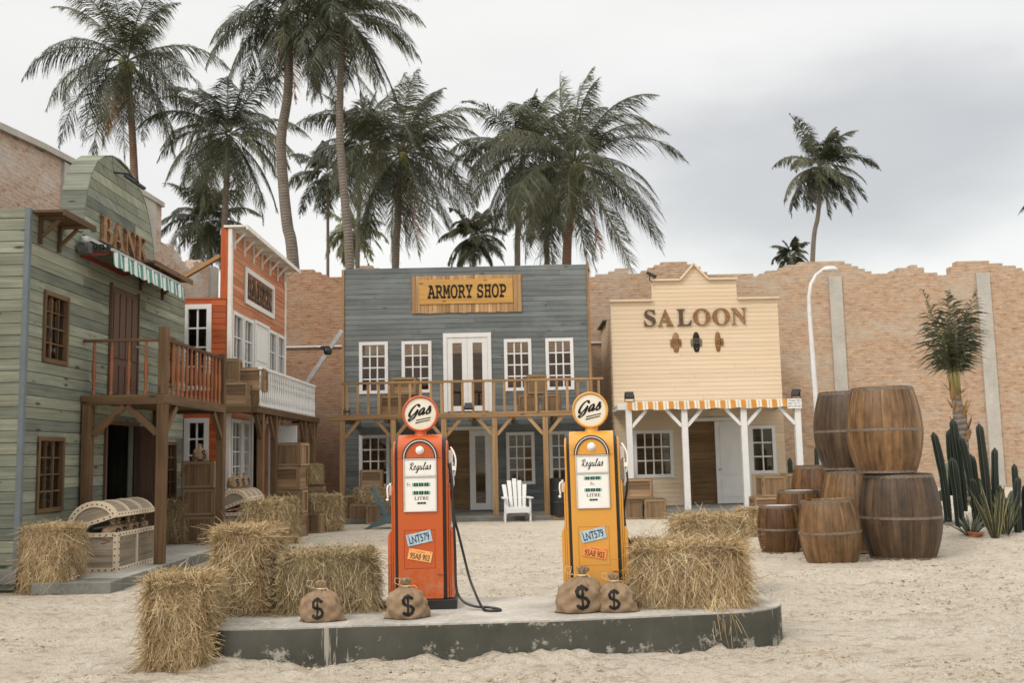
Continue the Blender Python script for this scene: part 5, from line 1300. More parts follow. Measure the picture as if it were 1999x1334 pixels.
def make_bale(loc, w, d, h, label, n=4200, rz=0, seed=0, mat='straw', bands=0, name='hay_bale', spread=.75, group='hay bales', ln=(.10, .26), wd=(.0011, .0027)):
    rs = np.random.RandomState(seed)
    pts, sd, wdt = straw_pts(n, w, d, h, rs, spread, bands=bands, ln=ln, wd=wd)
    # loose straws at the foot
    k = int(n * .05); a = rs.rand(k) * 2 * np.pi; rr = 1 + .22 * rs.rand(k) ** 2
    ps = np.stack([np.clip(np.cos(a) * 1.3, -1, 1) * w / 2 * rr, np.clip(np.sin(a) * 1.3, -1, 1) * d / 2 * rr, np.full(k, .012)], 1)
    dr = np.stack([np.cos(a + rs.randn(k)), np.sin(a + rs.randn(k)), rs.rand(k) * .12], 1); L = rs.uniform(.07, .2, k)
    p2 = np.stack([ps + dr * (L * t)[:, None] for t in np.linspace(0, 1, 4)], 1)
    pts = np.concatenate([pts, p2]); sd = np.concatenate([sd, np.cross(dr, [0, 0, 1.0])]); wdt = np.concatenate([wdt, np.full(k, wd[0] * 1.2)])
    v, f, r = strands_mesh(pts, sd, wdt, rs)
    # core
    g = 26; cvs = []; cfs = []
    def grid(fn):
        b0 = len(cvs)
        for i in range(g + 1):
            for j in range(g + 1): cvs.append(fn(i / g - .5, j / g - .5))
        for i in range(g):
            for j in range(g): q = b0 + i * (g + 1) + j; cfs.append((q, q + 1, q + g + 2, q + g + 1))
    s_ = .965
    grid(lambda a, c: (a * w, -d / 2, (c + .5) * h)); grid(lambda a, c: (a * w, d / 2, (c + .5) * h)); grid(lambda a, c: (w / 2, a * d, (c + .5) * h)); grid(lambda a, c: (-w / 2, a * d, (c + .5) * h)); grid(lambda a, c: (a * w, c * d, h))
    cv_ = np.array(cvs, float); cen = np.array([0, 0, h / 2]); q = (cv_ - cen) / (np.array([w, d, h]) / 2); nn = (np.abs(q) ** 7).sum(1) ** (1 / 7); cv_ = cen + (cv_ - cen) / nn[:, None] * s_
    lump = fbm(cv_[:, 0] * 6 + cv_[:, 1] * 5 + 3, cv_[:, 2] * 7 + 9, 3, 3); dirn = cv_ - cen; dirn /= np.linalg.norm(dirn, axis=1)[:, None]; cv_ += dirn * (lump[:, None] * .05)
    cv_[:, 2] = np.maximum(cv_[:, 2], 0.0)
    if bands:
        bz = np.cos(cv_[:, 2] / h * 2 * np.pi * bands); hd = dirn.copy(); hd[:, 2] = 0; cv_ -= hd * (np.clip(bz, .55, 1) - .55)[:, None] * .06
    cr_ = np.clip(.0 + .35 * vnoise(cv_[:, 0] * 60 + cv_[:, 1] * 60, cv_[:, 2] * 30, 5), 0, 1) * .5
    V = np.concatenate([v, cv_]); Fc = np.array(cfs) + len(v); F = np.concatenate([f, Fc]); Rn = np.concatenate([r, cr_])
    o = np_mesh(name, V, F, V, Rn, mat); o.location = loc; o.rotation_euler = (0, 0, rz)
    return tag(o, label, 'hay bale', group)
def gp_(px, py, d, z=0):
    p = P(px, py, Z=z); p.y += d / 2; p.z = z - .005; return p
p = gp_(334, 1316, .5)
make_bale(p, .435, .46, .69, 'tall hay bale on the sand at the left end of the island, nearest of all', 21000, R(6), 1, bands=2, ln=(.10, .26), spread=.4)
p = gp_(468, 1203, .46, PLAT_Z)
make_bale(p, .41, .42, .70, 'tall banded hay bale at the left end of the island', 17000, R(-6), 2, bands=3, spread=.45)
p = gp_(630, 1200, .5, PLAT_Z)
make_bale(p, .76, .46, .48, 'long greyish hay bale lying left of the orange pump', 18000, R(9), 3, mat='straw_grey', spread=.9)
p = gp_(1354, 1188, .5, PLAT_Z)
make_bale(p, .87, .48, .50, 'long hay bale lying on the island right of the yellow pump', 19000, R(-5), 4, mat='straw', spread=.92, ln=(.12, .30))
# straw spilling over the edge
make_bale(gp_(1398, 1172, .5) + Vector((0, .1, 0)), .70, .5, .84, 'hay bale on the sand behind the long one on the right', 11000, R(3), 5, ln=(.12, .32))
p = gp_(84, 1160, .5)
b1 = make_bale(p, .50, .56, .80, 'hay bale on the sand against the corner of the green bank', 11000, R(-3), 6)
b1.scale = (1.1, 1, 1.0)
# middle-distance bales share two meshes
b2_ = make_bale(gp_(632, 1040, .55), .66, .55, .78, 'hay bale right of the tall crate stack by the brick wall', 6000, R(5), 7, bands=0, wd=(.002, .0045))
def bale(px, py, label, rz=0, s=(1, 1, 1), z=0, src=b2_, dy=.28):
    q = P(px, py, Z=z); q.y += dy; q.z = z; return clone(src, q, label, R(rz), s)
q = P(518, 1000, Y=15.5); q.z = .0; clone(b2_, q, 'hay bale nearer of two before the tall crate stack', R(-8), (.86, .8, 1.16))
q = P(551, 1000, Y=18.4); q.z = .0; clone(b2_, q, 'hay bale half hidden, touching the tall crate stack', R(14), (.82, .8, 1.08))
q = P(612, 960, Y=23.4); q.z = .95; bl_ = clone(b2_, q, 'dark shaded hay tuft high on the crate behind the tall stack', R(30), (.55, .6, .6))
crate('v', (q.x, q.y, 0), 'crate in the shade under the hay tuft by the brick wall', 0, (.9, .9, 2.0))
q = P(732, 985, Y=24.3); q.z = .27; clone(b2_, q, 'loose hay bale resting on the armory step behind the blue chair', R(3), (1.35, .8, .72))
crate('h', (P(726, 935, Y=24.35).x, 24.35, .79), 'small crate on top of the loose hay on the armory step', R(3), (1.0, .8, 1.0))
q = P(1478, 1050, Y=18.3); q.z = -.02; clone(b2_, q, 'hay bale behind the small open barrel, right of the saloon steps', R(-10), (1.0, 1, .66))
q = P(348, 1010, Y=17.5); q.z = .134; clone(b2_, q, 'hay bale in the shade behind the stack of three crates', R(0), (.6, .8, .95))

# straw hanging over the island edge
rs = np.random.RandomState(77); k = 45; ex = P(1412, 1196, Z=PLAT_Z)
st = np.stack([ex.x + rs.randn(k) * .07, np.full(k, ex.y + .02) + rs.rand(k) * .05, PLAT_Z + .03 + .1 * rs.rand(k)], 1)
dr = np.stack([rs.randn(k) * .3, -.35 - .1 * rs.rand(k), -.35 - .3 * rs.rand(k)], 1); L = rs.uniform(.1, .34, k)
p3 = np.stack([st + dr * (L * t)[:, None] + np.array([0, .12, -.8]) * (L * t * t)[:, None] * .6 for t in np.linspace(0, 1, 4)], 1)
p3[:, :, 1] = np.minimum(p3[:, :, 1], ex.y + .05)
v, f, r = strands_mesh(p3, np.tile([1.0, 0, 0], (k, 1)), np.full(k, .0019), rs)
tag(np_mesh('hanging_straw', v, f, v, r, 'straw'), 'wisp of straw hanging over the right front edge of the island', 'straw', kind='stuff')
# litter straws on the island and ground
k = 900; cxs = np.concatenate([rs.uniform(P(400, 1215, Z=.28).x, P(760, 1215, Z=.28).x, 300), rs.uniform(-2.3, -.3, 300), rs.uniform(1.1, 2.4, 300)])
cys = np.concatenate([rs.uniform(7.35, 7.9, 300), rs.uniform(5.9, 7.1, 300), rs.uniform(7.4, 7.8, 300)])
ins = dist_poly(cxs, cys, PLAT) < -.02; zz = np.where(ins, PLAT_Z + .004, ground_h(cxs, cys) + .006)
keep = rs.rand(k) < np.where(ins, .45, .30); cxs, cys, zz = cxs[keep], cys[keep], zz[keep]; k = len(cxs)
a = rs.rand(k) * 6.28; L = rs.uniform(.04, .15, k); dr = np.stack([np.cos(a), np.sin(a), rs.rand(k) * .1], 1)
p3 = np.stack([np.stack([cxs, cys, zz], 1) + dr * (L * t)[:, None] for t in np.linspace(0, 1, 4)], 1)
v, f, r = strands_mesh(p3, np.cross(dr, [0, 0, 1.0]), np.full(k, .0022), rs)
tag(np_mesh('straw_litter', v, f, v, r, 'straw'), 'loose straws strewn over the island and the sand before it', 'straw', kind='stuff')

# ------------------------------------------------------------ money sacks
def make_sack(loc, label, s=1.0, rz=0, seed=0, mark=True, lean=0, group='burlap money sacks'):
    rs = random.Random(seed); t = thing('money_sack', loc, label, 'sack', group, rz, s)
    n = 64; prof = [(.02, .0), (.13, .0), (.165, .01), (.175, .04), (.172, .09), (.165, .14), (.150, .18), (.120, .212), (.078, .235), (.040, .25), (.024, .264), (.026, .276), (.034, .294), (.038, .316), (.024, .330), (.010, .312)]
    pp = []
    for i in range(len(prof) - 1):
        for k in range(3): u = k / 3; pp.append((prof[i][0] * (1 - u) + prof[i + 1][0] * u, prof[i][1] * (1 - u) + prof[i + 1][1] * u))
    pp.append(prof[-1]); ph = rs.random() * 6; fo = [rs.uniform(.6, 1.4) for _ in range(9)]
    def fn(p, a):
        x, y, z = p; q = math.hypot(x, y)
        ple = (math.sin(a * 8 + ph) * .5 + math.sin(a * 13 + ph * 2) * .4) * .017 * min(1, max(0, (z - .12) / .09)) * (1.0 if z < .25 else .45)
        cre = .005 * math.sin(z * 70 + 3 * math.sin(a * 2 + ph)) * (1 if z < .2 else 0) + .009 * math.sin(a * 3 + ph + z * 26) + .006 * math.sin(a * 7 - z * 55 + ph * 3) + .004 * math.sin(a * 11 + z * 90)
        ear = .055 * max(0, math.cos(a)) ** 30 * math.exp(-z / .022) + .055 * max(0, -math.cos(a)) ** 30 * math.exp(-z / .022)
        q2 = q + (ple + cre + ear if q > .03 else ple * .5); sq = 1.0 - .10 * abs(math.sin(2 * a)) * 0
        x, y = math.cos(a) * q2 * 1.0, math.sin(a) * q2 * .72
        return (x + lean * z, y, z)
    b = MB(); b.lathe(pp, n, fn=fn); bag = b.build('bag', 'burlap', t, smooth=True)
    tw = MB(); tw.lathe([(.030, .255), (.036, .262), (.030, .269)], 14, fn=lambda p, a: (p[0] + lean * p[2], p[1], p[2]))
    c = [Vector((-.03 + lean * .26, -.02, .262)), Vector((-.07, -.04, .275)), Vector((-.11, -.05, .30)), Vector((-.10, -.05, .335)), Vector((-.06, -.05, .33)), Vector((-.07, -.05, .29)), Vector((-.04, -.03, .268))]
    tw.tube(c, .0025, 5); c = [Vector((.03 + lean * .26, -.02, .262)), Vector((.06, -.04, .27)), Vector((.075, -.05, .25))]; tw.tube(c, .0025, 5); tw.build('twine', 'twine', t)
    if mark:
        me = bag.data; bvh = BVHTree.FromPolygons([v.co.copy() for v in me.vertices], [tuple(p.vertices) for p in me.polygons])
        # a painted dollar sign laid on the cloth
        S = []
        for i in range(41):
            u = i / 40; a = R(35) + u * R(235)
            if u <= .5: a = R(20) + (u / .5) * R(250); S.append((.038 * math.cos(a), .035 + .036 * math.sin(a)))
            else: a = R(90) - ((u - .5) / .5) * R(250); S.append((.042 * math.cos(a), -.037 + .036 * math.sin(a)))
        bar_ = [(0, .088 - .176 * i / 24) for i in range(25)]
        d = MB(); zc = .118
        for path, wd in ((S, .0125), (bar_, .0085)):
            prev = None
            for i, (x, z) in enumerate(path):
                a_ = path[max(0, i - 1)]; c_ = path[min(len(path) - 1, i + 1)]; tx, tz = c_[0] - a_[0], c_[1] - a_[1]; l_ = math.hypot(tx, tz) + 1e-9; nx, nz = -tz / l_, tx / l_
                w_ = wd * (1 + .15 * math.sin(i * 1.7)); row = []
                for k in (-1, -.33, .33, 1):
                    qx, qz = x + nx * w_ * k, z + nz * w_ * k + zc; h = bvh.ray_cast(Vector((qx, -1, qz)), Vector((0, 1, 0)))
                    row.append((h[0] + Vector((0, -.0035 - (.0006 if path is bar_ else 0), 0))) if h[0] else Vector((qx, -.11, qz)))
                if prev: d.add(prev + row, [(0, 1, 5, 4), (1, 2, 6, 5), (2, 3, 7, 6)])
                prev = row
        d.build('dollar_sign', 'ink', t)
    return t
def sk(px, py, z=PLAT_Z, dy=.10): q = P(px, py, Z=z); q.y += dy; q.z = z - .003; return q
s1 = make_sack(sk(622, 1217), 'burlap money sack in front of the greyish bale, leftmost on the island', .93, R(-4), 1)
make_sack(sk(793, 1211), 'burlap money sack at the foot of the orange pump', .93, R(8), 2, lean=-.06)
make_sack(sk(1133, 1199), 'taller burlap money sack at the foot of the yellow pump, left of the pair', 1.08, R(8), 3, lean=.1)
make_sack(sk(1205, 1198), 'squat burlap money sack leaning right of the taller one by the yellow pump', .90, R(-12), 4, lean=-.05)
make_sack(sk(1172, 1185, dy=.2), 'plain burlap sack half hidden behind the pair by the yellow pump', .9, R(30), 5, mark=False)
sack2 = clone(s1, (0, 0, 0), 'x')
def sack(p, label, rz=0, s=1): return clone(s1, p, label, rz, s)
bpy.data.objects.remove(sack2.children[0]) if False else None
for c in list(sack2.children): bpy.data.objects.remove(c)
bpy.data.objects.remove(sack2)
q = base + Vector((.0, -.05, 1.415)); sack(q, 'money sack on top of the stack of three crates', R(60), .85)
q = P(385, 1063, Z=.134); sack(Vector((q.x + .14, q.y - .1, .134)), 'money sack at the foot of the stack of three crates', R(50), .8)

# ------------------------------------------------------------ chests
def make_chest(loc, rz, label, ln=1.35, wd_=.62, hb=.50):
    """long side along +Y local, opening toward +X, hinge at -X"""
    t = thing('treasure_chest', loc, label, 'chest', 'pale wooden treasure chests', rz)
    b = MB(); f = .055
    for i in range(4):
        z0, z1 = hb * i / 4, hb * (i + 1) / 4 - .003
        b.box(-wd_, 0, .012, .03, z0, z1); b.box(-wd_, 0, ln - .03, ln - .012, z0, z1)
    b.box(-.03, -.012, .03, ln - .03, 0, hb / 2 - .002); b.box(-.03, -.012, .03, ln - .03, hb / 2, hb); b.box(-wd_ + .012, -wd_ + .03, .03, ln - .03, 0, hb)
    b.box(-wd_ + .03, -.03, .03, ln - .03, .0, .02); b.build('box', 'grey_ply', t)
    fr = MB()
    def fr_face(o, u, L, H, mids):
        o = Vector(o); u = Vector(u); z = Vector((0, 0, 1)); n = u.cross(z)
        def bx(a0, a1, c0, c1, e=.018):
            q = lambda a, c, k: o + u * a + z * c + n * k
            fr.hexa([q(a0, c0, -.005), q(a1, c0, -.005), q(a1, c0, e), q(a0, c0, e), q(a0, c1, -.005), q(a1, c1, -.005), q(a1, c1, e), q(a0, c1, e)])
        bx(0, f, 0, H); bx(L - f, L, 0, H); bx(f, L - f, H - f, H, .016); bx(f, L - f, 0, f, .016)
        for m_ in mids: bx(m_ - f / 2, m_ + f / 2, f, H - f, .014)
    fr_face((-wd_, .010, 0), (1, 0, 0), wd_, hb, []); fr_face((-.010, 0, 0), (0, 1, 0), ln, hb, [ln / 2])
    nl = fr
    def nail(p, n): p = Vector(p); n = Vector(n); nl.lathe([(.011, 0), (.009, .006), (.001, .008)], 6, p, axis='y', mi=1) if n.y else nl.lathe([(.011, 0), (.009, .006), (.001, .008)], 6, p, axis='x', mi=1)
    for i in range(6): z = .04 + (hb - .08) * i / 5; nail((-.03, -.008, z), (0, -1, 0)); nail((-wd_ + .03, -.008, z), (0, -1, 0)); nail((.008, .03, z), (1, 0, 0)); nail((.008, ln - .03, z), (1, 0, 0))
    for i in range(7): x = -wd_ + .06 + (wd_ - .12) * i / 6; nail((x, -.008, .028), (0, -1, 0)); nail((x, -.008, hb - .028), (0, -1, 0))
    for i in range(13): y = .07 + (ln - .14) * i / 12; nail((.008, y, .028), (1, 0, 0)); nail((.008, y, hb - .028), (1, 0, 0))
    fr.build('box_frame', ['pale', 'ink'], t)
    # curved lid, hinged at x=-wd_, tilted open
    ang = R(17); hl = .27; lidr = MB(); lf = MB()
    def arc(k, K, r=0.0): a = math.pi * (1 - k / K); return (-wd_ / 2 + (wd_ / 2 + r) * math.cos(a), (hl + r) * math.sin(a) + 0.0)
    def rot(x, y, z): dx = x + wd_; return (-wd_ + dx * math.cos(ang) - z * math.sin(ang), y, hb + .02 + dx * math.sin(ang) + z * math.cos(ang))
    K = 14
    def strip(mb, y0, y1, r0, r1, zs=0):
        for k in range(K):
            (xa, za), (xb, zb) = arc(k, K, r1), arc(k + 1, K, r1); (xc, zc), (xd, zd) = arc(k, K, r0), arc(k + 1, K, r0)
            mb.hexa([rot(xc, y0, zc), rot(xc, y1, zc), rot(xd, y1, zd), rot(xd, y0, zd), rot(xa, y0, za), rot(xa, y1, za), rot(xb, y1, zb), rot(xb, y0, zb)], .4)
    strip(lidr, .012, ln - .012, -.015, 0)
    for y in (.012, ln - .03):
        pts = [arc(k, K, -.015) for k in range(K + 1)]
        lidr.prism(pts, lambda a, c: rot(a, y, c), lambda a, c: rot(a, y + .018, c))
    lidr.build('lid', 'grey_ply', t)
    for y in (-.005, ln / 3 - .03, 2 * ln / 3 - .03, ln - .055): strip(lf, y, y + .06, .001, .022)
    # end rims
    for y0, y1 in ((-.012, .010), (ln - .01, ln + .012)):
        for k in range(K):
            (xa, za), (xb, zb) = arc(k, K, .02), arc(k + 1, K, .02); (xc, zc), (xd, zd) = arc(k, K, -.055), arc(k + 1, K, -.055)
            lf.hexa([rot(xc, y0, zc), rot(xc, y1, zc), rot(xd, y1, zd), rot(xd, y0, zd), rot(xa, y0, za), rot(xa, y1, za), rot(xb, y1, zb), rot(xb, y0, zb)], .4)
        c8 = [rot(-wd_ + .02, y0, -.005), rot(-.02, y0, -.005), rot(-.02, y1, -.005), rot(-wd_ + .02, y1, -.005), rot(-wd_ + .02, y0, .05), rot(-.02, y0, .05), rot(-.02, y1, .05), rot(-wd_ + .02, y1, .05)]; lf.hexa(c8, .5)
    c8 = [rot(-.02, .0, -.01), rot(.022, .0, -.01), rot(.022, ln, -.01), rot(-.02, ln, -.01), rot(-.02, .0, .055), rot(.022, .0, .055), rot(.022, ln, .055), rot(-.02, ln, .055)]; lf.hexa(c8, .5)
    nl = lf
    for k in range(1, K): x, z = arc(k, K, -.018); q = rot(x, -.013, z); nl.lathe([(.011, 0), (.009, .006), (.001, .008)], 6, q, axis='y', mi=1)
    for i in range(7): q = rot(-wd_ + .07 + (wd_ - .14) * i / 6, -.013, .022); nl.lathe([(.011, 0), (.009, .006), (.001, .008)], 6, q, axis='y', mi=1)
    for i in range(13): q = rot(.022, .07 + (ln - .14) * i / 12, .022); nl.lathe([(.011, 0), (.009, .006), (.001, .008)], 6, q, axis='x', mi=1)
    lf.build('lid_frame', ['pale', 'ink'], t)
    return t
cq = P(228, 1118, Z=.134)
ch = make_chest((cq.x, cq.y, .134), 0, 'pale studded chest with its domed lid ajar in front of the bank')
cl = ('nearest the open end', 'second along', 'third along', 'farthest along')
for i in range(5): sack((cq.x - .135 - .03 * (i % 2), cq.y + .16 + i * .255, .134 + .36), 'money sack inside the near chest, ' + ('first', 'second', 'third', 'fourth', 'fifth')[i] + ' from its open end panel', R(70 + 9 * i), .95)
cq2 = Vector((P(500, 1000, Y=18.05).x, 17.55, .134))
ch2 = clone(ch, cq2, 'pale studded chest farther back, sacks heaped on its domed lid', 0, (.85, .8, 1))
for i in range(3): sack((cq2.x - .16, cq2.y + .15 + i * .3, .134 + .34), 'money sack inside the far chest, ' + ('first', 'second', 'third')[i] + ' from the near end', R(75 + 10 * i), .9)
for i in range(3): sack((cq2.x - .30, cq2.y + .14 + i * .33, .134 + .92), ('nearest', 'middle', 'farthest')[i] + ' of three money sacks sitting on the lid of the far chest', R(60 + 12 * i), .78)

# ------------------------------------------------------------ garden chairs
def make_chair(loc, rz, label, mat, s=1.0):
    t = thing('garden_chair', loc, label, 'chair', None, rz, s)
    # faces -Y locally
    for x in (-.29, .29):
        b = MB(); b.box(x - .02, x + .02, -.40, -.31, 0, .54); b.build('leg', mat, t, bevel=.004)
        b = MB(); c = [(-.44, .20), (-.42, .33), (.05, .27), (.42, .03), (.50, 0), (.36, 0), (-.2, .16)]
        b.prism([(p[0], p[1]) for p in c], lambda a, q, x=x: (x - (.035 if x > 0 else -.035) - .012, a, q), lambda a, q, x=x: (x - (.035 if x > 0 else -.035) + .012, a, q)); b.build('leg', mat, t)
        b = MB(); b.prism([(-.46, x - .07), (-.46, x + .07), (.0, x + .065), (.30, x + .03), (.30, x - .03), (.0, x - .05)], lambda a, q: (q, a, .565), lambda a, q: (q, a, .542)); b.build('armrest', mat, t)
    b = MB()
    for i in range(6):
        y0 = -.43 + i * .085; z0 = .335 - i * .018; b.beam((-.27, y0 + .037, z0), (.27, y0 + .037, z0), .074, .02)
    b.box(-.27, .27, -.445, -.425, .22, .33); b.build('seat', mat, t, bevel=.003)
    b = MB(); n = 5
    for i in range(n):
        x = (i - 2) * .095; tp = .98 - .045 * abs(i - 2) ** 1.6; w0 = .038; w1 = .044; sp = 1.28
        q = lambda u, k: (x * (1 + (sp - 1) * u) , .02 + .30 * u + k, .26 + (tp - .26) * u)
        A0, A1 = Vector(q(0, 0)), Vector(q(1, 0)); dx0, dx1 = Vector((w0, 0, 0)), Vector((w1 * 1.15, 0, 0)); dy = Vector((0, .02, .005))
        b.hexa([A0 - dx0, A0 + dx0, A0 + dx0 + dy, A0 - dx0 + dy, A1 - dx1, A1 + dx1, A1 + dx1 + dy, A1 - dx1 + dy])
    b.build('backrest', mat, t, bevel=.004)
    b = MB(); b.box(-.30, .30, .27, .31, .52, .56); b.box(-.26, .26, .09, .12, .30, .36); b.box(-.27, .27, -.39, -.36, .30 - .09, .21 + .08); b.build('crossbar', mat, t)
    return t
q = gy(1008, 1021)
make_chair((q.x, q.y + .42, 0), R(6), 'white slatted garden chair on the sand before the armory', 'white', 1.0)
q = gy(752, 1034)
make_chair((q.x + .02, q.y + .3, 0), R(83), 'blue grey slatted garden chair seen side-on, half behind the orange pump', 'bluepaint', 1.0)

# ============================================================ FUEL PUMPS
def smooth_path(pts, k=8):
    out = []; n = len(pts); D = len(pts[0])
    for i in range(n - 1):
        p0, p1, p2, p3 = pts[max(i - 1, 0)], pts[i], pts[i + 1], pts[min(i + 2, n - 1)]
        for j in range(k):
            t = j / k; out.append(tuple(.5 * (2 * p1[d] + (p2[d] - p0[d]) * t + (2 * p0[d] - 5 * p1[d] + 4 * p2[d] - p3[d]) * t * t + (3 * p1[d] - p0[d] - 3 * p2[d] + p3[d]) * t ** 3) for d in range(D)))
    out.append(tuple(pts[-1])); return out
GLY = {
 'G': (1.0, [[(.98, .74), (.92, .95), (.62, .99), (.28, .72), (.06, .32), (.12, .04), (.42, .06), (.78, .36), (.93, .56)], [(.93, .56), (.80, .10), (.58, -.24), (.24, -.38), (.14, -.24), (.5, -.06)]]),
 'R': (1.0, [[(.42, .92), (.34, .5), (.16, .0)], [(.02, .70), (.22, .94), (.66, 1.0), (.84, .82), (.66, .58), (.34, .48)], [(.40, .48), (.58, .18), (.80, .0), (1.0, .1)]]),
 'e': (.62, [[(.08, .18), (.55, .32), (.72, .50), (.50, .60), (.2, .38), (.16, .10), (.46, .0), (1.0, .2)]]),
 'g': (.72, [[(.82, .50), (.52, .58), (.18, .32), (.16, .06), (.42, .02), (.80, .44)], [(.84, .54), (.66, .02), (.42, -.38), (.1, -.42), (.12, -.26), (1.0, .14)]]),
 'u': (.78, [[(.05, .40), (.20, .56), (.10, .14), (.26, .0), (.55, .16), (.74, .56)], [(.74, .56), (.62, .12), (.76, .0), (1.0, .18)]]),
 'l': (.5, [[(.05, .14), (.62, .66), (.86, .98), (.62, .98), (.28, .44), (.22, .08), (.46, .0), (1.0, .18)]]),
 'a': (.74, [[(.80, .46), (.54, .58), (.20, .36), (.12, .08), (.36, .0), (.78, .44)], [(.82, .54), (.66, .12), (.78, .0), (1.0, .18)]]),
 's': (.60, [[(.02, .14), (.42, .42), (.62, .66), (.64, .44), (.78, .20), (.62, .0), (.30, .0), (.16, .12)]]),
}
def script_text(word, x0, x1, zbase, xh, y, parent, nib=.16, slope=0.0, slant=.28, extra=()):
    """brush lettering as flat painted strokes; xh = capital height"""
    tot = sum(GLY[c][0] for c in word) + .06 * (len(word) - 1); sx = (x1 - x0) / (tot + slant * .4); b = MB(); cx_ = 0
    for c in word:
        w, strokes = GLY[c]
        for st in strokes:
            pts = smooth_path([(x0 + (cx_ + px * w + slant * pz * .9) * sx, zbase + pz * xh) for px, pz in st], 7)
            pts = [(px, pz + slope * (px - x0)) for px, pz in pts]; L = []; n = len(pts)
            for i, p in enumerate(pts):
                a = pts[max(0, i - 1)]; d = pts[min(n - 1, i + 1)]; tx, tz = d[0] - a[0], d[1] - a[1]; l_ = math.hypot(tx, tz) + 1e-9; ang = math.atan2(tz, tx)
                wd = nib * xh * (.32 + .68 * abs(math.sin(ang - R(25)))) * .5 * (min(1, .45 + .2 * i, .45 + .2 * (n - 1 - i)))
                L.append((Vector((p[0] - tz / l_ * wd, y, p[1] + tx / l_ * wd)), Vector((p[0] + tz / l_ * wd, y, p[1] - tx / l_ * wd))))
            for (a, c_), (d, e_) in zip(L[:-1], L[1:]): b.add([a, c_, e_, d], [(0, 1, 2, 3)])
        cx_ += w + .06
    for (xa, za, xb, zb, th) in extra: b.add([(xa, y, za), (xb, y, zb), (xb, y, zb + th * .7), (xa, y, za + th)], [(0, 1, 2, 3)])
    return b.build('lettering', 'ink', parent)

